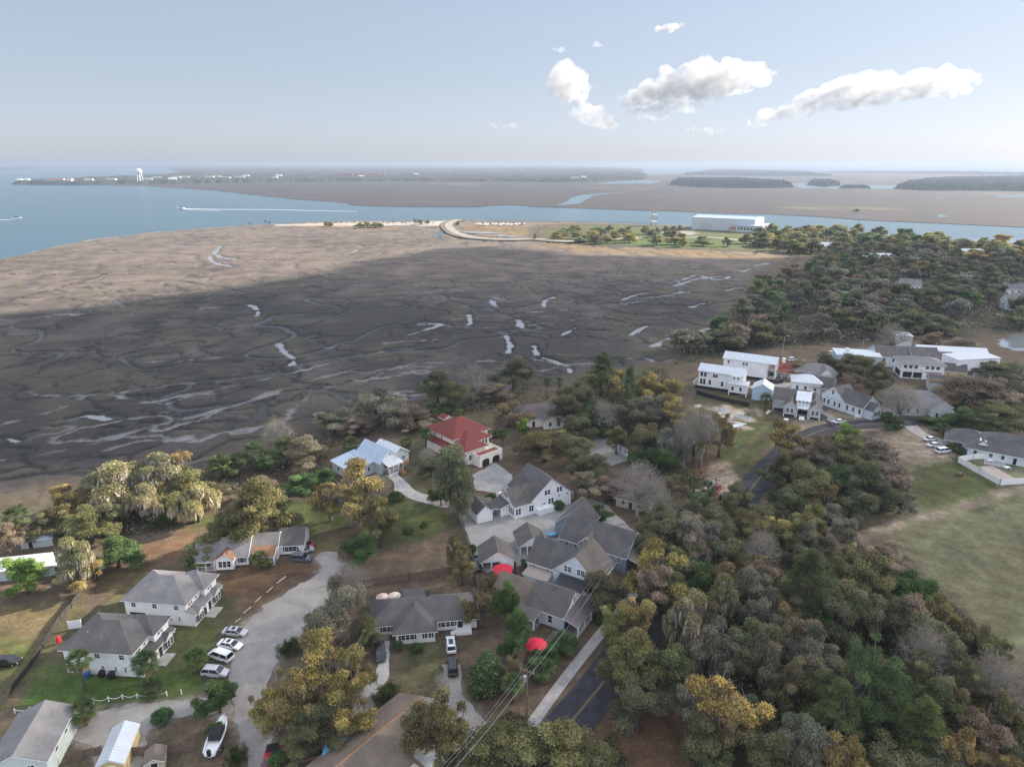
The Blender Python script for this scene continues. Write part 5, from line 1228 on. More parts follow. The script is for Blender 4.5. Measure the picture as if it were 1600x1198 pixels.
rd = smooth(W2([(800, 1260), (878, 1146), (935, 1075), (985, 1008), (1035, 940), (1090, 868), (1145, 803), (1172, 766), (1200, 722), (1226, 690), (1256, 674)]), 4)
undergrowth('undergrowth', WOOD_A, 120000, .5, 3.8, UC, 'tangled low growth under the shaded wood beyond the village', 301)
undergrowth('undergrowth', WOOD_B, 26000, 1.0, 5, UC + PAL['olive'], 'low growth under the half-lit wood along the river', 302)
undergrowth('undergrowth', W2([(975, 935), (1060, 850), (1120, 800), (1200, 790), (1310, 830), (1400, 880), (1480, 930), (1560, 1010), (1640, 1120), (1700, 1260), (1180, 1260), (1150, 1170), (1110, 1110), (1020, 1060), (960, 1060), (985, 1005)]), 60000, .25, 4, UC + PAL['green'], 'low growth filling the wood at the lower right', 303, (rd, 6.5))
undergrowth('undergrowth', W2([(1200, 765), (1220, 700), (1300, 680), (1400, 700), (1430, 760), (1400, 800), (1330, 810), (1240, 790)]), 34000, .32, 4.5, UC, 'low growth inside the grove by the road bend', 304, (rd, 6))
undergrowth('undergrowth', W2([(870, 640), (900, 590), (1040, 575), (1075, 640), (1110, 690), (1100, 780), (1010, 850), (985, 800), (1000, 740), (960, 690), (890, 680)]), 34000, .32, 4, UC + PAL['green'], 'low growth in the wood between the drive and the building plot', 305)
undergrowth('undergrowth', W2([(60, 800), (140, 755), (320, 740), (420, 695), (520, 668), (700, 630), (830, 598), (880, 606), (860, 625), (700, 655), (540, 690), (500, 745), (400, 780), (330, 770), (280, 830), (180, 850), (110, 850)]), 44000, .32, 3.2, UC + [(.16, .13, .09)], 'brown scrub along the edge of the marsh', 306)
undergrowth('undergrowth', W2([(1470, 600), (1560, 570), (1660, 580), (1660, 650), (1540, 660), (1480, 640)]), 9000, .5, 3.5, UC, 'low growth under the broad oaks right of the village', 308)
undergrowth('undergrowth', W2([(700, 1150), (800, 1110), (960, 1140), (1000, 1230), (680, 1230)]), 14000, .26, 3.4, PAL['olive'] + UC, 'yellow-green low growth at the bottom edge by the road', 309, (rd, 6))
# ------------------------------------------------------------------ buildings
WIN = {}
def win_mesh(w_, h_, kind):
    k = (round(w_, 2), round(h_, 2), kind)
    if k not in WIN:
        f = MB()
        t = .09
        f.box(-w_ / 2 - t, w_ / 2 + t, -.05, .02, -t, 0).box(-w_ / 2 - t, w_ / 2 + t, -.05, .02, h_, h_ + t * 1.3)
        f.box(-w_ / 2 - t, -w_ / 2, -.05, .02, 0, h_).box(w_ / 2, w_ / 2 + t, -.05, .02, 0, h_)
        f.box(-w_ / 2, w_ / 2, -.045, .02, h_ * .48, h_ * .48 + .05)
        if kind == 'mullion': f.box(-.025, .025, -.046, .02, 0, h_ * .48).box(-.025, .025, -.046, .02, h_ * .48 + .05, h_)
        p = MB().box(-w_ / 2, w_ / 2, -.02, .01, 0, h_)
        WIN[k] = (f.mesh('window', M['trim']), p.mesh('pane', M['glass']), MB().box(-.16, .16, -.04, .01, 0, h_).mesh('shutter', M['shutter']))
    return WIN[k]
ROT = {'f': 0, 'r': R(90), 'b': R(180), 'l': R(-90)}
class House:
    """walls, roofs and trim gathered in local metres: x along the front, y into the house"""
    def __init__(s, name, O, yaw, label, cat='house', group=None, wall='white', roof='shingle_grey', z=0., xy=None):
        x, y = (xy if xy else at(O[0], O[1], O[2] if len(O) > 2 else 0.)[:2])
        s.e = empty(name, (x, y, z), R(yaw), label, cat, group)
        s.wall, s.roof = wall, roof
        s.w, s.r, s.t = {}, {}, MB()
        s.dark, s.nw = MB(), 0
        s.floor = MB(); s.post = []
        s.extra = []
    def W(s, m=None): return s.w.setdefault(m or s.wall, MB())
    def Rf(s, m=None): return s.r.setdefault(m or s.roof, MB())
    def box(s, x0, x1, y0, y1, z0, z1, m=None): s.W(m).box(x0, x1, y0, y1, z0, z1); return s
    def slope(s, pts, m=None):
        """one roof plane: covering over a white board"""
        c = [sum(p[i] for p in pts) / len(pts) for i in range(3)]
        ins = [(p[0] + (c[0] - p[0]) * .006, p[1] + (c[1] - p[1]) * .006, p[2] + .09) for p in pts]
        s.Rf(m).slab(ins, .075)
        s.t.slab([(p[0], p[1], p[2] + .012) for p in pts], .17)
        return s
    def gable(s, x0, x1, y0, y1, ze, rise, axis='x', oh=.4, m=None, wm=None, walls=True, rake=.25):
        if axis == 'x':
            ym, k = (y0 + y1) / 2, rise / ((y1 - y0) / 2)
            if walls: s.W(wm).prism([(y0, ze - .4), (y1, ze - .4), (y1, ze), (ym, ze + rise), (y0, ze)], x0 + .004, x1 - .004, 'x')
            s.slope([(x0 - rake, y0 - oh, ze - oh * k), (x1 + rake, y0 - oh, ze - oh * k), (x1 + rake, ym, ze + rise), (x0 - rake, ym, ze + rise)], m)
            s.slope([(x1 + rake, y1 + oh, ze - oh * k), (x0 - rake, y1 + oh, ze - oh * k), (x0 - rake, ym + .003, ze + rise), (x1 + rake, ym + .003, ze + rise)], m)
        else:
            xm, k = (x0 + x1) / 2, rise / ((x1 - x0) / 2)
            if walls: s.W(wm).prism([(x0, ze - .4), (x1, ze - .4), (x1, ze), (xm, ze + rise), (x0, ze)], y0 + .004, y1 - .004, 'y')
            s.slope([(x0 - oh, y1 + rake, ze - oh * k), (x0 - oh, y0 - rake, ze - oh * k), (xm, y0 - rake, ze + rise), (xm, y1 + rake, ze + rise)], m)
            s.slope([(x1 + oh, y0 - rake, ze - oh * k), (x1 + oh, y1 + rake, ze - oh * k), (xm + .003, y1 + rake, ze + rise), (xm + .003, y0 - rake, ze + rise)], m)
        return s
    def hip(s, x0, x1, y0, y1, ze, rise, oh=.45, m=None, axis=None):
        x0, x1, y0, y1 = x0 - oh, x1 + oh, y0 - oh, y1 + oh
        a, b = x1 - x0, y1 - y0
        axis = axis or ('x' if a >= b else 'y')
        if axis == 'x':
            q = min(b / 2, a / 2 - .05); p, r_ = (x0 + q, (y0 + y1) / 2, ze + rise), (x1 - q, (y0 + y1) / 2, ze + rise)
            pl = [[(x0, y0, ze), (x1, y0, ze), r_, p], [(x1, y1, ze), (x0, y1, ze), p, r_], [(x0, y1, ze), (x0, y0, ze), p], [(x1, y0, ze), (x1, y1, ze), r_]]
        else:
            q = min(a / 2, b / 2 - .05); p, r_ = ((x0 + x1) / 2, y0 + q, ze + rise), ((x0 + x1) / 2, y1 - q, ze + rise)
            pl = [[(x0, y1, ze), (x0, y0, ze), p, r_], [(x1, y0, ze), (x1, y1, ze), r_, p], [(x0, y0, ze), (x1, y0, ze), p], [(x1, y1, ze), (x0, y1, ze), r_]]
        B = s.Rf(m)
        for f in pl: B.slab([(v[0], v[1], v[2] + .06) for v in f], .10)
        s.t.box(x0 - .02, x1 + .02, y0 - .02, y1 + .02, ze - .20, ze - .045)
        return s
    def shed(s, x0, x1, y0, y1, zl, zh, low='f', m=None, oh=.15):
        z = {'f': (zl, zl, zh, zh), 'b': (zh, zh, zl, zl), 'l': (zl, zh, zh, zl), 'r': (zh, zl, zl, zh)}[low]
        return s.slope([(x0 - oh, y0 - oh, z[0]), (x1 + oh, y0 - oh, z[1]), (x1 + oh, y1 + oh, z[2]), (x0 - oh, y1 + oh, z[3])], m)
    def win(s, side, c, us, z, w_=.85, h_=1.3, shut=False, kind=''):
        fm, pm, sm = win_mesh(w_, h_, kind)
        for u in us:
            loc = {'f': (u, c, z), 'b': (u, c, z), 'l': (c, u, z), 'r': (c, u, z)}[side]
            o = link('window', fm, s.e, loc, ROT[side])
            link('pane', pm, o)
            if shut:
                for q in (-1, 1): link('shutter', sm, o, (q * (w_ / 2 + .25), 0, 0))
        return s
    def door(s, side, c, u, z, w_=.95, h_=2.05, m='shutter'):
        b = MB().box(-w_ / 2, w_ / 2, -.045, .02, 0, h_)
        loc = {'f': (u, c, z), 'b': (u, c, z), 'l': (c, u, z), 'r': (c, u, z)}[side]
        d = b.build('door', M[m], s.e, False, loc, ROT[side])
        MB().box(w_ / 2 - .14, w_ / 2 - .08, -.09, -.045, .95, 1.05).build('handle', M['steel'], d)
        MB().box(-w_ / 2 - .1, -w_ / 2, -.06, .02, 0, h_ + .1).box(w_ / 2, w_ / 2 + .1, -.06, .02, 0, h_ + .1).box(-w_ / 2, w_ / 2, -.06, .02, h_, h_ + .1).build('frame', M['trim'], d)
        return s
    def garage_door(s, side, c, u, z, w_=2.6, h_=2.1, m='trim'):
        b = MB()
        for k in range(4): b.box(-w_ / 2, w_ / 2, -.05 + .01 * (k % 2), .02, h_ * k / 4 + .01, h_ * (k + 1) / 4)
        loc = {'f': (u, c, z), 'b': (u, c, z), 'l': (c, u, z), 'r': (c, u, z)}[side]
        b.build('garage_door', M[m], s.e, False, loc, ROT[side])
        return s
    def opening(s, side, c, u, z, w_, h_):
        """a thin dark panel on the wall face, its colour standing for a shaded recess"""
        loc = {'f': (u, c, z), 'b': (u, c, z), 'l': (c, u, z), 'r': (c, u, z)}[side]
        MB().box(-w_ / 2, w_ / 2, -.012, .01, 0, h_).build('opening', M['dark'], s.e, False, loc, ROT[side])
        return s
    def posts(s, pts, z0, z1, r=.09, m='trim'):
        for x, y in pts: MB().box(x - r, x + r, y - r, y + r, z0, z1).build('post', M[m], s.e)
        return s
    def deck(s, x0, x1, y0, y1, z0, z1, m='woodgrey', name='porch_floor'):
        MB().box(x0, x1, y0, y1, z0, z1).build(name, M[m], s.e); return s
    def steps(s, x0, x1, y0, y1, z, low='f', m='woodgrey', n=5):
        b = MB()
        for k in range(n):
            t0, t1 = k / n, (k + 1) / n
            zz = z * (k + 1) / (n + 1)
            if low == 'f': b.box(x0, x1, y0 + (y1 - y0) * t0, y1 - .001 * k, 0 if k == 0 else zz - z / (n + 1), zz)
            elif low == 'r': b.box(x0 + .001 * k, x1 - (x1 - x0) * t0, y0, y1, 0 if k == 0 else zz - z / (n + 1), zz)
            elif low == 'l': b.box(x0 + (x1 - x0) * t0, x1 - .001 * k, y0, y1, 0 if k == 0 else zz - z / (n + 1), zz)
        b.build('steps', M[m], s.e); return s
    def rail(s, pts, z0, h=.95, m='trim', gap=.28):
        b = MB()
        for (ax, ay), (bx, by) in zip(pts, pts[1:]):
            L = math.dist((ax, ay), (bx, by)); n = max(1, int(L / gap))
            for zz in (z0 + h, z0 + .12): b.tube([(ax, ay, zz), (bx, by, zz)], .04, 4)
            for i in range(n + 1):
                x, y = ax + (bx - ax) * i / n, ay + (by - ay) * i / n
                b.box(x - .02, x + .02, y - .02, y + .02, z0, z0 + h)
        b.build('railing', M[m], s.e); return s
    def part(s, name, b, m, smooth=False): b.build(name, M[m], s.e, smooth); return s
    def vents(s, pts):
        b = MB()
        for x, y, z in pts: b.cyl(x, y, z - .3, z + .45, .06, 6)
        b.build('roof_vent', M['steel'], s.e); return s
    def chimney(s, x, y, z0, z1, r=.4, m='whitebrick'):
        b = MB().box(x - r, x + r, y - r, y + r, z0, z1).box(x - r - .06, x + r + .06, y - r - .06, y + r + .06, z1, z1 + .12)
        rf = [o for o in s.e.children if o.name.startswith('roof')]
        b.build('chimney', M[m], s.e); return s
    def done(s):
        for i, (k, b) in enumerate(s.w.items()): b.build('wall', M[k], s.e)
        rs = [b.build('roof', M[k], s.e) for k, b in s.r.items()]
        if s.t.v: s.t.build('eaves', M['trim'], s.e)
        return s.e
GH = 'two-storey white houses by the gravel lot'
def two_storey(O, yaw, label, porch, roofm):
    h = House('two_storey_house', O, yaw, label, 'house', GH, 'white', roofm)
    h.box(0, 14.2, 0, 9.6, 0, 2.75).box(.004, 12.7, .004, 9.596, 2.75, 5.1)
    h.box(12.7, 13.6, 5.2, 9.59, 2.75, 5.1)
    h.hip(0, 12.7, 0, 9.6, 5.1, 2.7, .5)
    h.hip(7.5, 13.6, 5.0, 9.75, 5.13, 2.2, .5, axis='x')
    h.shed(12.6, 14.6, -.3, 9.9, 2.72, 3.55, 'r', oh=.1)
    for y0, y1 in ((.5, 2.7), (6.4, 9.0)): h.gable(13.2, 14.75, y0, y1, 2.75, .75, 'x', .3)
    h.win('f', -.001, (1.9, 6.3, 10.8), 3.55, .85, 1.1, kind='mullion')
    h.win('f', -.001, (6.9,), 1.35, .55, .55); h.win('f', -.001, (9.3, 11.1), .9, .28, 1.0)
    h.win('r', 12.701, (1.3, 2.0, 3.6), 3.9, .55, .8); h.win('r', 13.601, (6.6, 7.4), 3.9, .55, .8)
    h.win('r', 14.75, (1.2, 2.0, 7.2, 8.2), .8, .7, 1.35, True)
    h.door('r', 14.201, 3.7, .15); h.door('r', 14.201, 5.4, .15)
    if porch:
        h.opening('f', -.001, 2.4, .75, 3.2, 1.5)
        h.part('porch_rail', MB().box(.75, 4.05, -.05, .03, .68, .76), 'trim')
    else: h.win('f', -.001, (3.2,), 1.1, .9, 1.2, kind='mullion')
    h.deck(14.25, 16.4, 3.0, 6.3, -.05, .1, 'concrete', 'patio')
    h.vents([(3.4, 2.4, 6.7), (6.2, 2.0, 6.4), (9.6, 7.2, 6.8)])
    return h.done()
two_storey((200, 970), -6.7, 'white two-storey house with hip roof, the upper one, with a dark recessed porch window', True, 'shingle_grey')
b2 = two_storey((106, 1050), -5.1, 'white two-storey house with hip roof, the lower one, behind palms', False, 'shingle_dark')

# white cottage above the lot
h = House('cottage', (310, 888), 6, 'low white cottage with grey and leaf-strewn roofs behind the tall spreading oak', 'house', None, 'white', 'shingle_grey')
h.box(0, 11, 0, 7.5, .3, 3.0).gable(-.5, 11, 0, 7.5, 3.0, 2.4, 'x', .6, rake=.3)
h.box(11, 17, 1.6, 8.5, .3, 3.0).gable(10.8, 17, 1.6, 8.5, 3.0, 2.3, 'x', .5)
h.box(16.99, 22.5, 3.5, 10, .3, 3.0).gable(16.8, 22.5, 3.5, 10, 3.02, 2.3, 'x', .5, m='shingle_dark')
h.gable(4.4, 8.2, -1.6, 3, 2.9, 1.2, 'y', .35, m='shingle_rust').box(4.4, 8.2, -1.59, 0, .3, 2.6)
h.shed(12.0, 16.8, -.8, 2.2, 2.55, 3.5, 'f', 'shingle_rust').posts([(12.2, -.7), (13.8, -.7), (15.4, -.7), (16.7, -.7)], .3, 2.6)
h.shed(.2, 4.4, -1.7, .2, 2.5, 2.95, 'f').posts([(.4, -1.6), (2.3, -1.6), (4.1, -1.6)], .3, 2.5)
h.deck(.2, 4.39, -1.7, 0, 0, .35).deck(12.0, 16.8, -.8, 1.59, 0, .34).steps(-1.3, .18, -1.6, -.5, .4, 'l', 'trim', 3).rail([(.4, -1.62), (4.2, -1.62)], .35).rail([(12.1, -.75), (16.7, -.75)], .34)
h.win('f', -1.591, (5.4, 6.3, 7.2), 1.0, .75, 1.4).win('f', -.001, (1.2, 3.2, 9.6), 1.0, .9, 1.3, True).win('f', 1.599, (13.2, 15.2), 1.0, .9, 1.3).win('f', 3.499, (18.6, 19.5, 20.4), 1.05, .8, 1.2, True).door('f', -.001, 2.2, .35).door('f', 1.599, 12.3, .35)
h.done()
h = House('garden_shed', (405, 818), 8, 'small pale-roofed shed behind the white cottage', 'shed', None, 'white', 'whitemetal')
h.box(0, 4, 0, 3.5, 0, 2.2).gable(0, 4, 0, 3.5, 2.2, 1.0, 'x', .25).door('f', -.001, 2, .05, .9, 1.9, 'trim'); h.done()

# long metal roofs at the left edge
h = House('long_building', (-60, 915), 13, 'long low building with a white metal roof at the left edge', 'building', None, 'greysiding', 'whitemetal')
h.box(0, 21.5, 0, 5.5, 0, 2.6).gable(0, 21.5, 0, 5.5, 2.6, .9, 'x', .3).win('f', -.001, (3, 7, 11, 15, 18.5), 1.0, .9, .9).door('f', -.001, 13, .05).done()
h = House('metal_shed', (34, 858), 14, 'small shed with a pale metal roof behind the long white-roofed building', 'shed', None, 'greysiding', 'bluemetal')
h.box(0, 6.6, 0, 3.5, 0, 2.2).gable(0, 6.6, 0, 3.5, 2.2, .6, 'x', .3).door('f', -.001, 2, .05).done()

# hip-roofed white brick house
h = House('hip_roofed_house', (619, 1008), 7.5, 'low white brick house with a dark hip roof and a projecting front wing', 'house', None, 'whitebrick', 'shingle_dark')
h.box(0, 7.3, .2, 5, 0, 2.6).hip(0, 7.3, .2, 9.4, 2.6, 2.6, .55, axis='y')
h.box(-4.6, 15.4, 3.0, 10.6, .2, 2.62).hip(-4.6, 15.4, 3.0, 10.6, 2.63, 2.65, .55, axis='x')
h.box(1.6, 5.2, 10.59, 13, 0, 3.2).gable(1.6, 5.2, 10.4, 13, 3.2, .9, 'x', .3)
h.win('f', .199, (1.4, 2.2, 3.0), .95, .75, 1.15, True).win('f', .199, (5.7, 6.3), 1.0, .6, 1.0, True).win('f', 2.999, (-2.2, -1.4), 1.0, .7, 1.1, True).win('f', 2.999, (8.9, 9.9, 10.7), 1.0, .75, 1.1, True)
h.door('f', 2.999, 12.2, .5).deck(11.3, 14.3, 1.3, 2.99, 0, .55, 'trim').rail([(11.35, 2.9), (11.35, 1.35), (14.25, 1.35), (14.25, 2.9)], .55).steps(10.3, 11.29, 1.6, 2.6, .55, 'l', 'trim', 3)
h.deck(-4.2, -1.4, 1.6, 2.99, 0, .5, 'woodgrey').steps(-3.4, -2.3, .6, 1.59, .5, 'f', 'woodgrey', 3).rail([(-4.15, 2.9), (-4.15, 1.65), (-3.45, 1.65)], .5, m='woodgrey')
h.vents([(1.0, 5.6, 4.3), (10, 9.0, 4.2)]).chimney(6.2, 8.4, 4, 6.0, .35, 'bark').done()

# brown roof at the bottom, light blue building beside it, white stairs
h = House('brown_roofed_house', (560, 1215), 0, 'large taupe shingle roof at the bottom edge with rust stains on its ridge', 'house', None, 'tan', 'shingle_brown', xy=at(525, 1240)[:2])
h.e.rotation_euler.z = R(52)
h.box(-1, 17.0, -4.6, 4.6, 0, 2.7).gable(-1, 17.0, -4.6, 4.6, 2.7, 2.0, 'x', .7, rake=.5)
h.box(0, 9, -9.5, -4.59, 0, 2.66).shed(0, 9.5, -10, -4.0, 2.1, 3.0, 'f')
h.win('r', 17.001, (-2, 2), 1.0, 1.0, 1.2).win('b', 4.601, (3, 7, 11), 1.0, 1.0, 1.2).part('ridge_cap', MB().prism([(-.16, 4.72), (.16, 4.72), (0, 4.86)], -1.4, 17.4, 'x'), 'deck').done()
h = House('blue_outbuilding', (512, 1182), 4, 'sky-blue flat-roofed outbuilding at the bottom edge beside the brown roof', 'shed', None, 'paleblue', 'tanmetal')
h.box(0, 5.6, -4, .4, 0, 2.4, 'paleblue').slope([(-.2, -4.2, 2.5), (5.8, -4.2, 2.5), (5.8, .6, 2.9), (-.2, .6, 2.9)], 'lightblue').win('r', 5.601, (-2,), 1, .8, .9).done()
h = House('porch_stairs', (648, 1195), 20, 'white wooden stairs and railing at the bottom edge beside the brown roof', 'stairs', None, 'trim', 'trim')
h.deck(0, 3.2, -2.5, .6, 1.1, 1.25, 'trim', 'landing').rail([(0, -2.5), (0, .6), (3.2, .6), (3.2, -2.5)], 1.25).steps(3.25, 5.2, -1.4, .2, 1.2, 'r', 'trim', 5).posts([(.1, .5), (3.1, .5), (.1, -2.4), (3.1, -2.4)], 0, 2.4).rail([(3.3, .25), (5.2, .25)], .5).done()

# bottom-left house and shed
pA, pB = at(20, 1179, 5.6), at(57.5, 1116, 5.6)
yaw_ = math.degrees(math.atan2(pB[1] - pA[1], pB[0] - pA[0]))
h = House('gabled_house', (0, 0), yaw_, 'mint-sided house with a grey gable roof in the bottom left corner', 'house', None, 'mint', 'shingle_grey', xy=pA[:2])
h.box(0, 10.4, -3.9, 3.9, 0, 3.9).gable(0, 10.4, -3.9, 3.9, 3.9, 1.75, 'x', .35, rake=.3).win('l', -.001, (-1.8, 1.6), 2.2, .9, 1.1, kind='mullion').win('f', -3.901, (3.2, 6.6), 2.5, .8, .9).done()
pA, pB = at(169.6, 1185, 3.4), at(191, 1135, 3.4)
yaw_ = math.degrees(math.atan2(pB[1] - pA[1], pB[0] - pA[0]))
h = House('metal_roofed_shed', (0, 0), yaw_, 'narrow yellow shed with a white metal roof at the bottom left', 'shed', None, 'yellow', 'whitemetal', xy=pA[:2])
h.box(0, 7.2, -1.75, 1.75, 0, 2.4).gable(0, 7.2, -1.75, 1.75, 2.4, .95, 'x', .25).door('l', -.001, 0, .05, 1.2, 1.9, 'trim').done()
h = House('garden_shed', (228, 1210), 20, 'small brown-roofed garden shed at the bottom edge beside the plank fence', 'shed', None, 'tan', 'shingle_brown')
h.box(0, 2.6, 0, 2.6, 0, 1.9).gable(0, 2.6, 0, 2.6, 1.9, .7, 'y', .2).door('f', -.001, 1.3, .05, .9, 1.7).done()

# pale blue metal-roofed house
h = House('metal_roofed_house', (594, 742), 46, 'pale house with blue-white metal roofs and an orange door above the curved path', 'house', None, 'greysiding', 'bluemetal')
h.box(.2, 7.2, 0, 12, 0, 3.9).gable(.2, 7.2, 0, 12, 3.9, 2.9, 'y', .5, wm='white')
h.box(7.19, 11.6, 1.4, 11, 0, 3.7).gable(5.4, 11.6, 1.4, 11.2, 3.7, 1.9, 'y', .4, 'whitemetal')
h.box(-8.0, .21, 2.6, 12.5, 0, 3.0).slope([(-8.4, 2.2, 2.9), (.1, 2.2, 3.7), (.1, 12.9, 4.2), (-8.4, 12.9, 3.3)])
h.shed(1.2, 6.4, -2.7, 0, 3.0, 3.75, 'f', 'whitemetal').posts([(1.3, -2.6), (3.0, -2.6), (4.7, -2.6), (6.3, -2.6)], .9, 3.05)
h.deck(1.2, 6.4, -2.7, -.01, .7, .95, 'woodgrey').rail([(1.3, -2.6), (4.7, -2.6)], .95).steps(4.8, 6.2, -4.6, -2.71, .95, 'f', 'deck', 5)
h.part('porch_skirt', MB().box(1.22, 6.38, -2.66, -2.6, 0, .7), 'trim')
h.win('f', -.001, (2.0,), 1.6, .9, 1.5).door('f', -.001, 3.4, .95, 1.0, 2.05, 'deck').win('f', 1.399, (9.6,), 1.6, .9, 1.2, kind='mullion').win('f', -.001, (3.7,), 5.2, .5, .5).win('l', -8.001, (5, 9), 1.2, .9, 1.2).win('f', 2.599, (-5, -2), 1.2, .9, 1.2)
h.deck(8.2, 10.6, .2, 1.39, 0, .8, 'deck', 'side_porch').rail([(8.2, .3), (10.6, .3)], .8, m='deck').done()

# red-roofed house
h = House('red_roofed_house', (0, 0), 42, 'large cream house with red tiled-looking roofs and arched garage doors', 'house', None, 'stucco', 'red', xy=at(709, 700, 3.0)[:2])
h.box(0, 13.5, 0, 13.5, 0, 6.0).hip(0, 13.5, 0, 13.5, 6.0, 3.4, .8)
h.gable(5.2, 8.0, 11.5, 14.6, 8.0, .8, 'y', .3)
h.box(-1.6, 0, 1, 12, 0, 3.0).shed(-2.2, .05, -.5, 12.4, 3.1, 4.1, 'l')
h.box(1.5, 10.5, -4.2, 0, 0, 5.4).hip(1.5, 10.5, -4.2, 4.2, 5.4, 1.9, .7, axis='x')
h.box(-1.5, 6.5, -7.4, -4.19, 0, 4.6).hip(-1.5, 6.5, -7.4, -1, 4.6, 1.5, .6, axis='x')
h.shed(10.5, 15.2, -.2, 12, 3.2, 4.1, 'r').box(13.49, 14.9, 4, 11.5, 0, 3.2)
h.box(1.0, 10.0, -11.2, -7.39, 0, 2.9).box(6.51, 10, -7.39, -4.19, 0, 2.9)
h.part('terrace', MB().box(1.05, 9.95, -11.15, -7.45, 2.9, 2.96), 'redm')
for a in ((1.0, -11.2, 10.0, -11.0), (9.8, -11.2, 10.0, -4.3), (1.0, -11.2, 1.2, -7.4)): h.part('parapet', MB().box(a[0], a[2], a[1], a[3] + .003, 2.9, 3.7), 'stucco')
for u in (3.4, 7.4):
    b = MB(); pr = [(-1.35, 0), (1.35, 0), (1.35, 1.5)] + [(1.35 * math.cos(t), 1.5 + .75 * math.sin(t)) for t in (.3, .7, 1.1, 1.57, 2.0, 2.45, 2.85)] + [(-1.35, 1.5)]
    b.add([(u + x, -11.23, z) for x, z in pr] + [(u + x, -11.15, z) for x, z in pr], [tuple(range(len(pr)))] + [(i, i + len(pr), (i + 1) % len(pr) + len(pr), (i + 1) % len(pr)) for i in range(len(pr))])
    h.part('garage_arch', b, 'dark')
h.win('r', 13.501, (6, 11), 4.3, .8, 1.2).win('r', 14.901, (5.4, 7.5, 9.6), 1.0, 1.0, 1.5).win('l', -.001, (6, 10), 4.3, .8, 1.2).win('f', -4.201, (8.2, 9.4), 3.4, .8, 1.5).win('f', -7.401, (.5, 2.5, 4.6), 1.4, .9, 1.5).win('r', 10.501, (-3, -1.4), 3.6, .8, 1.2).done()

# grey-brown roof at the marsh
h = House('grey_roofed_house', (842, 672), 14, 'low house with a wide grey-brown roof at the marsh edge', 'house', None, 'stucco', 'shingle_taupe')
h.box(-6, 11.5, 6, 15, 0, 3.2).hip(-6, 11.5, 6, 15, 3.2, 2.6, .6)
h.box(2, 9.6, 0, 8, 0, 3.2).gable(2, 9.6, 0, 8, 3.2, 2.4, 'y', .5)
h.box(-4, 2.0, 3, 8, 0, 3.1).hip(-4, 3, 3, 10, 3.1, 2.2, .5)
h.win('f', -.001, (4, 7), 1, 1.0, 1.4).win('r', 9.601, (2, 5), 1, 1.0, 1.4).door('f', 2.999, -1, .1).done()

# white gabled house, its garage and the two carports
h = House('white_gabled_house', (804, 811), 29.5, 'tall white house with dark steep gables beside the grey courtyard', 'house', 'houses round the courtyard', 'white', 'shingle_dark')
h.box(0, 17.2, 0, 9, 0, 3.6)
h.gable(4.6, 17.2, 0, 11.5, 3.6, 5.0, 'y', .35, wm='white').box(4.6, 17.2, 9, 11.5, 0, 3.6)
h.gable(0, 9.5, 1.0, 7.6, 3.6, 3.1, 'x', .35, m='shingle_taupe')
h.shed(-.1, 4.8, -.3, 1.6, 3.5, 4.2, 'f', 'shingle_taupe')
h.shed(-2.6, 0, 2.6, 7.4, 2.5, 3.4, 'l').box(-2.3, .01, 2.8, 7.2, 0, 2.5)
h.shed(17.2, 19.0, 1.5, 6, 2.6, 3.2, 'r').posts([(18.9, 1.6), (18.9, 5.9)], 0, 2.6).deck(17.22, 19, 1.5, 6, 0, .3)
h.box(6.3, 11.6, -1.5, 0, 0, 1.5).posts([(6.4, -1.45), (11.5, -1.45)], 1.5, 1.7)
h.win('l', -.001, (.7, 1.6, 2.5), .9, .65, 1.7).win('l', -2.301, (3.6, 4.6, 5.6, 6.5), .8, .65, 1.5).win('l', -.001, (3.9, 4.8), 4.4, .6, 1.2).win('f', -.001, (.7, 1.5, 4.6, 5.3), 1.0, .6, 1.6).win('f', -.001, (9.3, 10.2, 13.0, 13.9), 4.5, .7, 1.3).win('f', -.001, (10.4, 11.3), 1.7, .65, 1.5).win('f', -.001, (8.4, 9.0), 1.9, .4, .5).win('f', -.001, (13.4, 15.9), 3.2, .45, .5).door('r', 17.201, 3.5, .3).done()
h = House('small_garage', (746, 818), 25.8, 'small white garage with a dark gable roof beside the white gabled house', 'garage', 'houses round the courtyard', 'white', 'shingle_dark')
h.box(0, 4.2, 0, 8.0, 0, 2.7).gable(0, 4.2, 0, 8.0, 2.7, 1.7, 'y', .3).garage_door('f', -.001, 2.1, .02, 2.7, 2.1).win('l', -.001, (4,), 1.2, .5, .8).shed(4.2, 6.9, .6, 7.2, 2.35, 2.9, 'r', 'shingle_taupe').posts([(6.8, .7), (6.8, 3.8), (6.8, 7.0)], 0, 2.4).done()
def carport(O, yaw, label, W_, D_, ze, rise):
    h = House('carport', O, yaw, label, 'carport', 'carports by the courtyard', 'white', 'shingle_taupe')
    h.box(W_ * .58, W_, 0, D_, 0, ze).box(0, W_ * .58, D_ - .2, D_, 0, ze).gable(0, W_, 0, D_, ze, rise, 'y', .5, wm='white', rake=.35)
    h.posts([(.12, .15), (W_ * .3, .15), (.12, D_ * .5)], 0, ze - .4, .12).deck(.1, W_ * .57, .1, D_ - .25, 0, .05, 'concrete', 'slab')
    h.part('beam', MB().box(0, W_ * .58, .05, .25, ze - .4, ze - .1).box(.02, .22, .25, D_ - .2, ze - .4, ze - .1), 'trim').garage_door('f', -.001, W_ * .79, .02, W_ * .32, 2.0).done()
carport((753, 892), 8.6, 'left carport with grey gable roof, half open, before the far red umbrella', 7.2, 6.4, 2.4, 2.3)
carport((812, 868), 10, 'right carport with grey gable roof and dark open bay between courtyard and pale blue-white house', 6.0, 6.6, 2.6, 2.0)

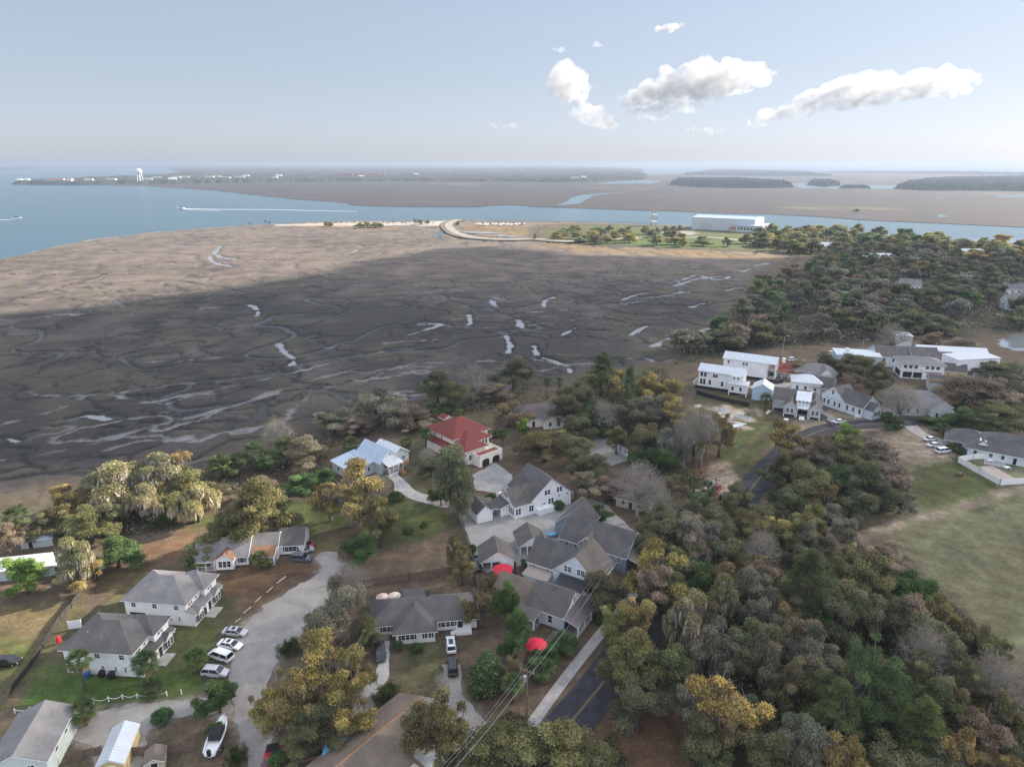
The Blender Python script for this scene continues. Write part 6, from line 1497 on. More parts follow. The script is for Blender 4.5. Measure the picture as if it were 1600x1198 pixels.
# pale blue-white house with the dark porch roof
h = House('steep_gabled_house', (824, 899), -31, 'pale blue-white house with a steep gable over a dark porch roof', 'house', 'houses along the sidewalk', 'bluewhite', 'shingle_dark')
h.box(0, 16.6, 0, 8.4, 0, 4.0).gable(0, 10, 0, 8.6, 4.0, 3.7, 'x', .35)
h.gable(6.4, 16.6, -.25, 8.4, 4.02, 4.6, 'y', .35, m='shingle_taupe').box(6.4, 16.6, -.25, 0, 0, 4.0)
h.shed(8.3, 14.6, -3.6, -.2, 2.5, 3.7, 'f', 'darkmetal').posts([(8.4, -3.5), (11.4, -3.5), (14.5, -3.5)], .3, 2.55, .11).deck(8.3, 14.6, -3.6, -.26, 0, .3)
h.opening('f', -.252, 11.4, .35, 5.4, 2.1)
h.win('f', -.251, (9.4, 10.3, 12.4, 13.3), 4.5, .7, 1.3, kind='mullion').win('f', -.001, (1.6, 5.0), 2.0, .7, 1.3, kind='mullion').win('f', -.251, (15.6,), 1.2, .7, 1.5).win('r', 16.601, (2, 5, 8), 1.2, .8, 1.5, True)
h.shed(.6, 6.2, -3.0, -.02, 2.4, 3.0, 'f', 'tanmetal').box(.8, 6.0, -2.8, 0, 0, 2.35).done()
# blue-grey house
h = House('blue_grey_house', (875, 838, 4.2), -32, 'blue-grey house with charcoal roof, white-trimmed dormer and a tan porch roof', 'house', 'houses along the sidewalk', 'bluegrey', 'shingle_dark')
h.box(0, 16.4, 0, 10, 0, 4.2).gable(0, 16.4, 0, 10, 4.2, 3.7, 'x', .4)
h.gable(5.0, 9.0, -.3, 5, 4.6, 2.0, 'y', .3, m='shingle_taupe').box(5.0, 9.0, -.3, .01, 0, 4.6)
h.shed(16.4, 20.6, .4, 9.6, 2.8, 4.0, 'r', 'tanmetal').posts([(20.4, .6), (20.4, 3.5), (20.4, 6.4), (20.4, 9.4)], .3, 2.85, .11).deck(16.41, 20.6, .4, 9.6, 0, .3)
h.box(-4.5, 2, 6, 14, 0, 3.8).gable(-4.5, 3, 6, 14.5, 3.8, 3.4, 'y', .4)
h.win('f', -.301, (7.0,), 4.6, 1.5, 1.0, kind='mullion').win('f', -.001, (1.8, 4.0), 2.4, .8, 1.3).win('f', -.001, (11.6, 14.6), 2.4, .9, 1.1, kind='mullion').win('r', 16.401, (5.0,), 5.2, .7, 1.6).win('r', 16.401, (2.5, 7.5), 1.2, .8, 1.5).door('r', 16.401, 5, .3).done()
# grey porch house
px_, py_, _ = at(880.6, 988.7)
c_, s_ = math.cos(R(-31)), math.sin(R(-31))
h = House('porch_house', (0, 0), -31, 'grey-sided house with brown roof and wrap-round porch beside the near red umbrella', 'house', 'houses along the sidewalk', 'greysiding', 'shingle_taupe', xy=(px_ - 8.2 * c_, py_ - 8.2 * s_))
h.box(0, 8.2, 0, 8.6, .4, 3.6).gable(0, 8.2, 0, 8.6, 3.6, 2.9, 'x', .35, wm='white')
h.box(-8.5, .01, .9, 7.8, .4, 3.2).gable(-8.5, 0, .9, 7.8, 3.2, 2.5, 'x', .35, m='shingle_brown')
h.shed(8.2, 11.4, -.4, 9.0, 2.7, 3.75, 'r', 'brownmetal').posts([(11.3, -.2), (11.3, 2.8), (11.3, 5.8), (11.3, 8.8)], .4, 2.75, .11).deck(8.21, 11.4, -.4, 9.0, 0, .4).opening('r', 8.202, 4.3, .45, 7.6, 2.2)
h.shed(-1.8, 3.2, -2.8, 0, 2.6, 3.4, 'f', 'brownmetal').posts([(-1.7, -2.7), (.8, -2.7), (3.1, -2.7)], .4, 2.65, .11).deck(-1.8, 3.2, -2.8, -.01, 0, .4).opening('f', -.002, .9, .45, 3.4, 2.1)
h.win('f', -.001, (5.2,), 1.3, .9, 1.5).win('r', 8.201, (4.3,), 4.4, .6, 1.2).win('f', .899, (-4.5, -6.5), 1.3, .9, 1.4).rail([(11.3, -.2), (11.3, 5.8)], .4).done()
# light blue shed and dark low roof in the wood
h = House('light_blue_shed', (988, 719), 118, 'small light blue shed at the end of the paved drive', 'shed', None, 'bluewhite', 'shingle_dark')
h.box(0, 7.6, -3.4, 0, 0, 3.0).gable(0, 7.6, -3.4, 0, 3.0, 1.2, 'x', .25).win('b', .001, (1.6, 3.6, 5.8), 1.0, .6, 1.3).done()
h = House('low_dark_house', (962, 790), -28, 'low house with a dark brown roof under the wide bare tree', 'house', None, 'tan', 'shingle_taupe')
h.box(0, 9, 0, 7.5, 0, 2.6).hip(0, 9, 0, 7.5, 2.6, 2.0, .5).win('f', -.001, (2, 6), 1, .9, 1.1).door('f', -.001, 4, .1).done()

# ------------------------------------------------------------------ the village
GV = 'houses of the village'
h = House('tall_white_house', (1090, 606), -29, 'three-level white house on piles behind a dark fence, nearest the marsh', 'house', GV, 'white', 'whitemetal')
h.box(0, 17, 0, 7.5, 1.2, 7.6).gable(-.3, 17.2, 0, 7.5, 7.6, 1.9, 'x', .4).posts([(x, y) for x in (.3, 3.4, 6.5, 9.6, 12.7, 16.7) for y in (.2, 7.3)], 0, 1.2, .2, 'dark')
h.part('skirting', MB().box(.2, 16.8, .3, .4, 0, 1.15), 'dark')
h.win('f', -.001, (1.2, 2.6), 5.2, 1.0, 1.7).win('f', -.001, (1.2, 2.4), 2.0, .9, 2.2).win('f', -.001, (6.0, 7.0), 5.4, .9, 1.2).win('f', -.001, (4.6, 9.4), 2.2, .9, 1.8).win('l', -.001, (1.5, 3.7, 6), 2.2, 1.2, 1.9).win('l', -.001, (1.5, 3.7, 6), 5.2, 1.2, 1.7)
h.deck(-2.2, -.01, 0, 7.5, 1.1, 1.3).rail([(0, .1), (-2.1, .1), (-2.1, 7.4)], 1.3).posts([(-2.1, .1), (-2.1, 7.4)], 0, 1.2)
h.box(12.5, 19.5, -2.6, .01, 1.2, 4.6).shed(12.3, 19.7, -2.8, .1, 4.6, 5.6, 'f').shed(12.8, 16.4, -.9, .6, 7.2, 7.9, 'f').box(13, 16.2, -.6, .5, 5.4, 7.2).win('f', -2.601, (14, 17), 2.1, .9, 1.5).win('f', -.601, (13.9, 15.4), 5.9, .7, .8).posts([(12.7, -2.5), (19.3, -2.5)], 0, 1.2, .2).done()
h = House('balconied_white_house', (1127, 588), -29, 'white house with stacked balconies and pale metal roof behind the three-level one', 'house', GV, 'white', 'whitemetal')
h.box(0, 17.5, 2, 9.5, 1.2, 7.9).gable(-.3, 21, 2, 9.5, 7.9, 1.9, 'x', .5, walls=False).W().prism([(2, 7.5), (9.5, 7.5), (9.5, 7.9), (5.75, 9.8), (2, 7.9)], .004, 17.5, 'x')
for zz in (1.2, 4.6): h.deck(17.51, 21, 2, 9.5, zz - .15, zz + .05).rail([(20.9, 2.1), (20.9, 9.4)], zz + .05).rail([(17.6, 2.1), (20.9, 2.1)], zz + .05)
h.posts([(20.8, 2.2), (20.8, 5.7), (20.8, 9.3), (17.7, 2.2)], 0, 7.9, .16).win('r', 17.501, (3.6, 5.8, 8), 1.5, 1.0, 2.1).win('r', 17.501, (3.6, 5.8, 8), 4.9, 1.0, 2.1).win('f', 1.999, (2, 8.2, 9.4), 5.6, .8, 1.2).done()
h = House('red_roofed_cottage', (1190, 588), -22, 'long low white cottage with a rusty red roof in the village', 'house', GV, 'white', 'redm')
h.box(0, 17, 2, 10, 0, 3.2).gable(0, 17, 2, 10, 3.2, 2.6, 'x', .5, m='redm').shed(-.2, 16, -.4, 2, 2.5, 3.2, 'f', 'redm').posts([(.2 + i * 2.6, -.3) for i in range(7)], 0, 2.55, .12).win('f', 1.999, [1.4 + i * 2.2 for i in range(7)], 1, .9, 1.5).chimney(8, 6, 4, 7.2, .7, 'trim').deck(-.2, 16, -.4, 1.99, 0, .25).done()
h = House('light_blue_annexe', (1174, 624), -24, 'plain light blue outbuilding with a small white metal roof beside the grey cottage', 'shed', GV, 'paleblue', 'whitemetal')
h.box(0, 7, 0, 7.5, 0, 4.6).gable(0, 7, 0, 7.5, 4.6, 2.0, 'y', .3).door('r', 7.001, 3.6, .1).win('r', 7.001, (1.4, 5.8), 2.2, .8, 1.0).done()
h = House('grey_cottage', (1206, 640), -36, 'light grey cottage on piers with twin front gables and a white metal dormer', 'house', GV, 'greysiding', 'shingle_taupe')
h.box(0, 12, 0, 11, .9, 4.2).gable(0, 12, 0, 11, 4.2, 3.0, 'x', .4)
h.e.rotation_euler.z = R(-24)
h.box(4.0, 8.2, -5.2, .01, .9, 3.9).gable(4.0, 8.2, -5.2, 4, 3.9, 1.9, 'y', .35, wm='greysiding')
h.box(12.4, 16.2, -5.2, .01, .9, 3.9).gable(12.4, 16.2, -5.2, 4, 3.9, 1.9, 'y', .35, wm='greysiding')
h.box(11.9, 16.2, 0, 9, .9, 4.1).gable(11.9, 16.2, -.1, 9, 4.1, 2.0, 'y', .35)
h.box(8.0, 12.4, -2.4, 2, 3.6, 5.9, 'white').shed(7.8, 12.6, -2.7, 5.4, 5.7, 7.0, 'f', 'whitemetal').win('f', -2.401, (9, 10.2, 11.4), 4.9, .8, .6)
h.shed(8.2, 12.4, -5.0, -2.4, 3.5, 4.5, 'f', 'whitemetal').posts([(8.5, -4.9), (12.1, -4.9)], 0, 3.5, .12).deck(8.2, 12.4, -5.0, -2.41, .7, .9)
h.win('f', -5.201, (5.4, 6.8, 13.7, 15.0), 1.7, .9, 1.5, kind='mullion').win('l', -.001, (2, 4.5, 7, 9.5), 1.8, .8, 1.6, True).door('f', -.001, 9.6, .9).posts([(x, y) for x in (.3, 4, 8) for y in (.3, 10)] + [(4.2, -5), (8, -5), (12.6, -5), (16, -5)], 0, .9, .2, 'whitebrick').steps(9.4, 11.2, -7.0, -5.01, .9, 'f', 'trim', 4).done()
h = House('white_metal_house', (1236, 612), -20, 'small white house with a bright metal roof behind the grey cottage', 'house', GV, 'white', 'whitemetal')
h.box(0, 10.5, 0, 8, 0, 4.4).hip(0, 10.5, 0, 8, 4.4, 2.2, .6).win('f', -.001, (2, 5, 8.5), 1.4, .9, 1.5).win('r', 10.501, (2, 6), 1.4, .9, 1.5).done()
h = House('grey_green_house', (1240, 592), -14, 'grey-green house with a slate-blue roof in the middle of the village', 'house', GV, 'greysiding', 'shingle_grey')
h.box(0, 16, 0, 9, 0, 3.8).hip(0, 16, 0, 9, 3.8, 2.4, .5).box(9.5, 14, -3.4, .01, 0, 3.8).gable(9.5, 14, -3.4, 4, 3.8, 2.2, 'y', .3, wm='white').win('f', -3.401, (11, 12.5), 1.2, .8, 1.5).win('f', -.001, (2, 5), 1.2, .9, 1.3).done()
h = House('long_white_house', (1282, 631), -62, 'long white house with a dark roof and front porch gable by the road', 'house', GV, 'bluewhite', 'shingle_dark')
h.box(0, 17, 0, 9, 0, 3.8).gable(2, 17, -.02, 9, 3.8, 3.6, 'x', .3, wm='bluewhite')
h.gable(0, 9.5, -.25, 8, 4.2, 4.0, 'y', .3, wm='bluewhite').box(0, 9.5, -.25, .01, 0, 4.2)
h.box(16.99, 20, 1.2, 6.5, 0, 3.4).gable(15, 20, 1.2, 6.5, 3.4, 2.2, 'x', .3, wm='white').shed(17, 22.6, 5.8, 9.8, 2.6, 3.2, 'r', 'shingle_taupe').posts([(22.5, 6), (22.5, 9.6), (20, 6)], 0, 2.65, .14, 'stucco').deck(17, 22.6, 6.51, 9.8, 0, .3, 'deck')
h.win('f', -.251, (4.7,), 5.4, .8, 1.6).win('f', -.251, (1.6, 3.4, 6, 8), 1.3, .8, 1.6).win('f', -.021, (11, 13.5), 1.3, .8, 1.6).win('f', -.001, (16,), 1.3, 1.0, 1.6).win('r', 20.001, (2.6, 3.8, 5.0), 1.2, .9, 1.6).done()
h = House('white_link_house', (1262, 612), -30, 'narrow white wing with dark roof and veranda left of the long white house', 'house', GV, 'white', 'shingle_dark')
h.box(0, 9, 0, 7, 0, 3.6).gable(0, 9, 0, 7, 3.6, 2.4, 'x', .4).shed(0, 9, -2.2, 0, 2.8, 3.4, 'f').posts([(.2, -2.1), (4.5, -2.1), (8.8, -2.1)], 0, 2.85, .11).opening('f', -.002, 2.6, .3, 3.4, 2.2).done()
h = House('blue_white_house', (1306, 572), -12, 'pale blue flat-roofed building with a chimney behind the tall village oak', 'building', GV, 'paleblue', 'whitemetal')
h.box(0, 18, 0, 9, 0, 5.2).slope([(-.4, -.4, 5.3), (18.4, -.4, 5.3), (18.4, 9.4, 5.9), (-.4, 9.4, 5.9)]).win('f', -.001, (2, 5, 8, 11, 14.5), 2.6, 1.0, 1.4).chimney(4.5, 3, 5, 7.6, .7, 'trim').done()
h = House('dark_roofed_hall', (1368, 572), -10, 'long building with broad dark grey roofs at the back of the village', 'building', GV, 'bluewhite', 'shingle_dark')
h.box(0, 26, 0, 13, 0, 4.8).gable(0, 26, 0, 13, 4.8, 3.2, 'x', .5).box(14, 31, -3, .01, 0, 4.4).gable(14, 31, -3, 9, 4.5, 2.6, 'x', .5).win('f', -.001, (3, 7, 11), 2.4, 1.2, 1.4).done()
h = House('small_white_block', (1398, 542), -10, 'small white cube-shaped building behind the dark roofed hall', 'building', GV, 'white', 'whitemetal')
h.box(0, 7.5, 0, 7, 0, 5.6).slope([(-.3, -.3, 5.7), (7.8, -.3, 5.7), (7.8, 7.3, 6.0), (-.3, 7.3, 6.0)]).win('f', -.001, (3, 4.6), 3.0, .8, 1.0).done()
h = House('balcony_house', (1406, 590), -14, 'two-storey house with white-framed glazed corner balconies and a red banner', 'house', GV, 'white', 'shingle_grey')
h.box(0, 16, 0, 11, 0, 6.4).hip(0, 16, 0, 11, 6.4, 2.0, .7)
h.opening('f', -.002, 4.4, .4, 7.2, 2.4).opening('l', -.002, 4.5, .4, 7.2, 2.4).win('f', -.001, (1.4, 3.4, 5.4, 9.6, 11.6, 13.6), 4.4, 1.3, 1.3).posts([(.12, -.2), (4.4, -.2), (8.2, -.2)], 0, 4.2, .18).rail([(.2, -.2), (8.2, -.2)], 3.4)
h.part('banner', MB().box(9.2, 15.4, -.06, -.015, 2.7, 3.2), 'redm').win('f', -.001, (10.5, 13.8), .8, 1.4, 1.5).done()
h = House('metal_roofed_hall', (1436, 574), -14, 'broad hall with a bright grey metal roof at the right of the village', 'building', GV, 'white', 'whitemetal')
h.box(0, 28, 2, 16, 0, 5.0).gable(0, 28, 2, 16, 5.0, 3.2, 'x', .5).shed(-2, 22, -3.5, 2, 3.4, 4.8, 'f').posts([(19, -3.4), (22, -3.4)], 0, 3.4, .15).box(-2, 16, -3.3, 2, 0, 3.3).done()
h = House('white_box_building', (1492, 590), 4, 'white box-shaped building with a row of four small square windows', 'building', GV, 'white', 'whitemetal')
h.box(0, 18.5, 0, 10, 0, 7.6).slope([(-.2, -.2, 7.7), (18.7, -.2, 8.3), (18.7, 10.2, 8.3), (-.2, 10.2, 7.7)]).win('f', -.001, (10.4, 12.3, 14.2, 16.1), 5.7, .9, 1.0).win('f', -.001, (5.6, 6.9), 1.0, 1.0, 2.0).part('canopy', MB().box(3, 5.6, -1.0, -.01, 3.0, 3.15), 'steel').door('f', -.001, 4.3, .1).done()
for O_, yw, lb, W_, D_, wm in (((1432, 572), -25, 'small yellow cottage with a dark roof beside the balcony house', 8, 7, 'yellow'), ((1470, 590), -22, 'second yellow cottage, half behind the grey gabled cottage', 9, 7, 'yellow'), ((1450, 610), -24, 'small grey gabled cottage with a dark roof below the yellow cottages', 9.5, 8, 'greysiding')):
    h = House('small_cottage', O_, yw, lb, 'house', GV, wm, 'shingle_dark')
    h.box(0, W_, 0, D_, 0, 3.4).gable(0, W_, 0, D_, 3.4, 2.4, 'x', .4).win('f', -.001, (W_ * .25, W_ * .72), 1, .9, 1.3).win('r', W_ + .001, (D_ * .5,), 1, .9, 1.3).door('f', -.001, W_ * .5, .1).done()
h = House('flat_canopy', (1456, 582), -20, 'small white flat canopy between the yellow cottages', 'canopy', GV, 'trim', 'whitemetal')
h.slope([(0, 0, 2.8), (8, 0, 2.8), (8, 4, 3.0), (0, 4, 3.0)]).posts([(.3, .3), (7.7, .3), (.3, 3.7), (7.7, 3.7)], 0, 2.75, .1).done()
h = House('grey_roofed_villa', (1395, 648), -8, 'wide house with a big slate-grey roof behind the large bare oak', 'house', GV, 'greysiding', 'shingle_grey')
h.box(0, 19, 0, 12, 0, 3.8).hip(0, 19, 0, 12, 3.8, 4.0, .6).box(11, 18, -3.5, .01, 0, 3.8).gable(11, 18, -3.5, 5, 3.8, 2.6, 'y', .4).win('f', -3.501, (13, 16), 1, 1.0, 1.6).win('f', -.001, (2, 5, 8), 1, 1.0, 1.6).posts([(11.2, -3.7), (17.8, -3.7)], 0, 3.6, .16).done()
# long grey roof at the right with the white vinyl fence
h = House('long_grey_roofed_house', (1536, 728), -34, 'large white house with a long charcoal hip roof inside the white vinyl fence', 'house', None, 'bluewhite', 'shingle_dark', xy=at(1510, 712)[:2])
h.box(0, 34, 0, 15, 0, 2.9).hip(0, 34, 0, 15, 2.9, 4.2, .7).box(-1.5, 6, 4, 14, 0, 2.88).hip(-6, 6, 4, 14, 2.88, 3.0, .6)
h.box(2.6, 4.4, 2.2, 4.6, 4.0, 5.0).gable(2.4, 4.6, .9, 5, 4.4, .9, 'y', .2, wm='white')
h.win('f', -.001, (2, 6, 9, 15, 19, 24), 1, .9, 1.2).door('f', -.001, 12, .1).deck(4.5, 10, -4, -.01, -.02, .12, 'concrete', 'patio').done()
# roofs among the far trees
for (O_, yw, lb, W_, D_, wm, rm) in (((1352, 412), -12, 'house with a pale blue-white roof deep in the shaded wood', 22, 14, 'white', 'whitemetal'), ((1497, 404), -8, 'long white-roofed building half hidden by the trees near the river', 26, 10, 'white', 'whitemetal'), ((1283, 393), -10, 'white house among the yellow trees near the river', 16, 10, 'white', 'whitemetal'),
        ((1405, 456), -20, 'small white-walled house in the middle of the shaded wood', 13, 9, 'white', 'shingle_grey'), ((1305, 466), -15, 'dark low house in the shaded wood left of centre', 15, 9, 'white', 'shingle_dark'), ((1572, 485), -14, 'grey-roofed pale house at the right edge above the pond', 20, 11, 'bluewhite', 'shingle_grey'),
        ((1570, 463), -10, 'dark-roofed house above the pale one at the right edge', 20, 9, 'white', 'shingle_grey'), ((1545, 404), -8, 'pale house among trees near the right edge by the river', 14, 9, 'white', 'shingle_grey'), ((1362, 372), -6, 'greyish house in the half-lit trees by the river', 18, 10, 'stucco', 'shingle_brown')):
    h = House('wooded_house', O_, yw, lb, 'house', 'houses among the far trees', wm, rm)
    h.box(0, W_, 0, D_, 0, 5.5).gable(0, W_, 0, D_, 5.5, 3.4, 'x', .5).win('f', -.001, [W_ * k / 5 for k in (1, 2, 3, 4)], 2.6, 1.0, 1.4).done()
# peninsula: warehouse, white sheds, tower
h = House('warehouse', (1075, 357), -23, 'large white warehouse with a flat metal roof by the river', 'warehouse', None, 'greysiding', 'bluemetal', xy=at(1080, 358)[:2])
h.e.rotation_euler.z = R(-32)
h.box(0, 84, 0, 50, 0, 16).gable(0, 84, 0, 50, 16, 2.0, 'x', .4).garage_door('l', -.001, 25, .1, 18, 12, 'steel').garage_door('f', -.001, 20, .1, 14, 9, 'steel').garage_door('f', -.001, 60, .1, 14, 9, 'steel')
h.box(62, 96, -9, .01, 0, 9).shed(61, 97, -10, 0, 8.6, 10, 'f').win('f', -9.001, [66 + 4 * i for i in range(7)], 3, 2.4, 3).done()
h = House('marine_building', (1166, 361), -10, 'white marine building with blue bays right of the warehouse', 'building', None, 'white', 'whitemetal')
h.box(0, 34, 0, 16, 0, 8).gable(0, 34, 0, 16, 8, 1.6, 'x', .4).garage_door('f', -.001, 6, .1, 6, 5.5, 'bluemetal').garage_door('f', -.001, 16, .1, 6, 5.5, 'bluemetal').garage_door('f', -.001, 26, .1, 6, 5.5, 'bluemetal').done()
h = House('paved_ramp_shelter', (1140, 362), -10, 'small rust-roofed shelter at the river behind the sunlit trees', 'shelter', None, 'tan', 'redm')
h.box(0, 16, 0, 8, 0, 3).gable(0, 16, 0, 8, 3.4, 1.8, 'x', .4).posts([(.3, .3), (15.7, .3)], 0, 3.2, .2).done()
t = empty('lattice_tower', at(1021, 352), 0, 'open lattice tower standing in the river beside the pier end', 'tower')
for a, b_ in ((-3, -3), (3, -3), (3, 3), (-3, 3)): MB().tube([(a * 1.3, b_ * 1.3, -2), (a, b_, 20)], .35, 5).build('leg', M['steel'], t)
for k in range(4):
    z0 = 1 + k * 4.8
    MB().tube([(-3.6, -3.6, z0), (3.2, -3.2, z0 + 4.6)], .22, 4).tube([(3.6, 3.6, z0), (-3.2, 3.2, z0 + 4.6)], .22, 4).tube([(-3.6, 3.6, z0), (-3.2, -3.2, z0 + 4.6)], .22, 4).build('brace', M['steel'], t)
    MB().box(-4.2, 4.2, -4.2, 4.2, z0 + 4.2, z0 + 4.8).build('platform', M['wood' if k % 2 else 'trim'], t)
# long pier
t = empty('pier', at(770, 345, -1), 0, 'long low wooden pier reaching along the river', 'pier')
A_, B_ = np.array(at(762, 344.5, .8)), np.array(at(1016, 347.5, .8))
L_ = B_ - A_
b = MB(); n_ = np.array([-L_[1], L_[0], 0]) / np.linalg.norm(L_) * 1.6
b.slab([tuple(A_ - n_), tuple(B_ - n_), tuple(B_ + n_), tuple(A_ + n_)], .4)
o = b.build('deck', M['woodgrey'], None); o.location = -Vector(t.location); o.parent = t
for k in range(46):
    p = A_ + L_ * k / 45
    o = MB().cyl(p[0], p[1], -3, 2.0, .3, 5).build('pile', M['wood'], None); o.location = -Vector(t.location); o.parent = t
# across the water: water tower and town
t = empty('water_tower', at(220, 287.6), 0, 'white water tower on the far wooded shore', 'water_tower')
for k in range(6):
    a = k * math.pi / 3
    MB().tube([(14 * math.cos(a), 14 * math.sin(a), -1), (9 * math.cos(a), 9 * math.sin(a), 42)], 1.5, 6).build('leg', M['trim'], t)
MB().cyl(0, 0, 0, 44, 2.6, 8).build('riser', M['trim'], t)
MB().tube([(0, 0, 40), (0, 0, 43), (0, 0, 47), (0, 0, 54), (0, 0, 60), (0, 0, 63), (0, 0, 65)], [3, 9, 12.5, 13, 10, 5, .6], 16).build('tank', M['trim'], t, True)
FT = [(32, 287.5, 22, 'white'), (44, 287.3, 18, 'white'), (82, 286.6, 46, 'redm'), (96, 286.6, 30, 'redm'), (110, 287, 26, 'stucco'), (140, 287, 34, 'stucco'), (175, 286.6, 40, 'stucco'), (232, 286, 36, 'stucco'), (246, 283, 40, 'tan'), (270, 285.5, 34, 'white'), (276, 282.6, 44, 'stucco'), (290, 282, 40, 'tan'), (328, 281.5, 46, 'stucco'), (340, 281, 40, 'tan'), (355, 283, 44, 'tan'), (375, 282, 50, 'tan'), (385, 279.5, 40, 'white'), (436, 279, 34, 'white'), (430, 283, 26, 'stucco'), (565, 280, 26, 'white'), (650, 276, 30, 'white'), (898, 283, 34, 'stucco'), (912, 282, 28, 'white')]
for px, py, w_, m_ in FT:
    x, y, _ = at(px, py)
    h = House('far_building', (0, 0), rnd.uniform(-20, 20), ('red-roofed' if m_ == 'redm' else 'pale') + ' low building among the trees of the far shore', 'building', 'buildings on the far shore', 'stucco' if m_ == 'redm' else m_, 'redm' if m_ == 'redm' else 'whitemetal' if m_ == 'white' else 'tanmetal', xy=(x, y))
    h.box(-w_ / 2, w_ / 2, -9, 9, 0, 17).gable(-w_ / 2, w_ / 2, -9, 9, 17, 5, 'x', 1).done()
for k, px in enumerate((536, 546, 556, 567, 578, 589, 596)):
    x, y, _ = at(px, 277.2 + (k % 2) * .8)
    h = House('far_block', (0, 0), -4, 'red-brown block in the row standing above the far forest', 'building', 'row of red-brown blocks on the far shore', 'redm', 'redm', xy=(x, y))
    h.box(-22, 22, -9, 9, 0, 24, 'redm').gable(-22, 22, -9, 9, 24, 5, 'x', 1).done()
# ------------------------------------------------------------------ vehicles
CARS = {}
def car_meshes(kind):
    """body shapes: lower body lofted along x, cabin of glass with a painted roof and pillars"""
    if kind in CARS: return CARS[kind]
    L, Wd, hb, ht, cab = dict(sedan=(4.75, 1.82, .92, 1.44, (-1.75, -1.0, .55, 1.35)), suv=(4.7, 1.88, 1.02, 1.72, (-2.18, -1.85, .55, 1.3)), van=(5.1, 1.96, 1.02, 1.78, (-2.4, -2.1, .95, 1.75)), pickup=(5.7, 1.98, 1.08, 1.84, (-.55, -.35, .75, 1.45)))[kind]
    h = L / 2
    st = [(-h, .45, hb - .16, .80), (-h + .12, .30, hb - .04, .93), (-h + .6, .25, hb, 1.0), (-.3, .22, hb, 1.0), (h - 1.15, .22, hb - .03, 1.0), (h - .45, .26, hb - .12, .96), (h - .08, .32, hb - .28, .84), (h, .42, hb - .36, .72)]
    v, f = [], []
    for x, z0, z1, k in st:
        y = Wd / 2 * k
        v += [(x, -y * .92, z0), (x, -y, z0 + .16), (x, -y, z0 + (z1 - z0) * .6), (x, -y * .93, z1), (x, y * .93, z1), (x, y, z0 + (z1 - z0) * .6), (x, y, z0 + .16), (x, y * .92, z0)]
    for i in range(len(st) - 1):
        for k in range(8): f.append((i * 8 + k, i * 8 + (k + 1) % 8, i * 8 + 8 + (k + 1) % 8, i * 8 + 8 + k))
    f += [tuple(range(7, -1, -1)), tuple(range(len(v) - 8, len(v)))]
    body = MB().add(v, f)
    a, b_, c, d = cab
    yb, yt = Wd / 2 * .92, Wd / 2 * .74
    zb = hb - .03
    # glass
    g = MB().add([(a, -yb, zb), (d, -yb, zb), (d, yb, zb), (a, yb, zb), (b_, -yt, ht - .06), (c, -yt, ht - .06), (c, yt, ht - .06), (b_, yt, ht - .06)],
                 [(0, 1, 5, 4), (1, 2, 6, 5), (2, 3, 7, 6), (3, 0, 4, 7), (4, 5, 6, 7)])
    rf = MB().add([(b_ - .05, -yt - .03, ht - .07), (c + .06, -yt - .03, ht - .07), (c + .06, yt + .03, ht - .07), (b_ - .05, yt + .03, ht - .07), (b_ + .15, -yt + .12, ht), (c - .18, -yt + .12, ht), (c - .18, yt - .12, ht), (b_ + .15, yt - .12, ht)],
                  [(0, 1, 5, 4), (1, 2, 6, 5), (2, 3, 7, 6), (3, 0, 4, 7), (4, 5, 6, 7), (3, 2, 1, 0)])
    for s in (-1, 1):
        for x0, x1 in ((a, b_), (d, c), ((a + d) / 2 - .1, (b_ + c) / 2 - .1)):
            rf.tube([(x0, s * (yb + .005), zb), (x1, s * (yt + .01), ht - .05)], .055, 4)
    o = [('body', body.mesh('body', M['car_white']), True), ('windows', g.mesh('windows', M['glass']), False), ('roof', rf.mesh('roof', M['car_white']), True)]
    if kind == 'pickup':
        bed = MB().box(-h + .15, a - .1, -Wd / 2 + .16, Wd / 2 - .16, hb - .02, hb + .015)
        o.append(('bed', bed.mesh('bed', M['black']), False))
    parts = [(n, m, (0, 0, 0), p) for n, m, p in o]
    wh = MB().tube([(0, -.11, 0), (0, .11, 0)], .34, 14); hub = MB().tube([(0, -.118, 0), (0, .118, 0)], .21, 10)
    wm, hm = wh.mesh('wheel', M['tyre']), hub.mesh('rim', M['rim'])
    lampm = MB().box(-.05, .05, -.19, .19, -.07, .07).mesh('headlight', M['lamp']); tailm = MB().box(-.04, .04, -.16, .16, -.10, .10).mesh('tail_light', M['taillamp'])
    mir = MB().box(-.07, .07, -.1, .1, -.07, .07).mesh('mirror', M['black'])
    CARS[kind] = (parts, wm, hm, lampm, tailm, mir, L, Wd, hb, d, ht, b_, c)
    return CARS[kind]
CN = dict(sedan='parked_car', suv='parked_car', van='parked_car', pickup='pickup_truck')
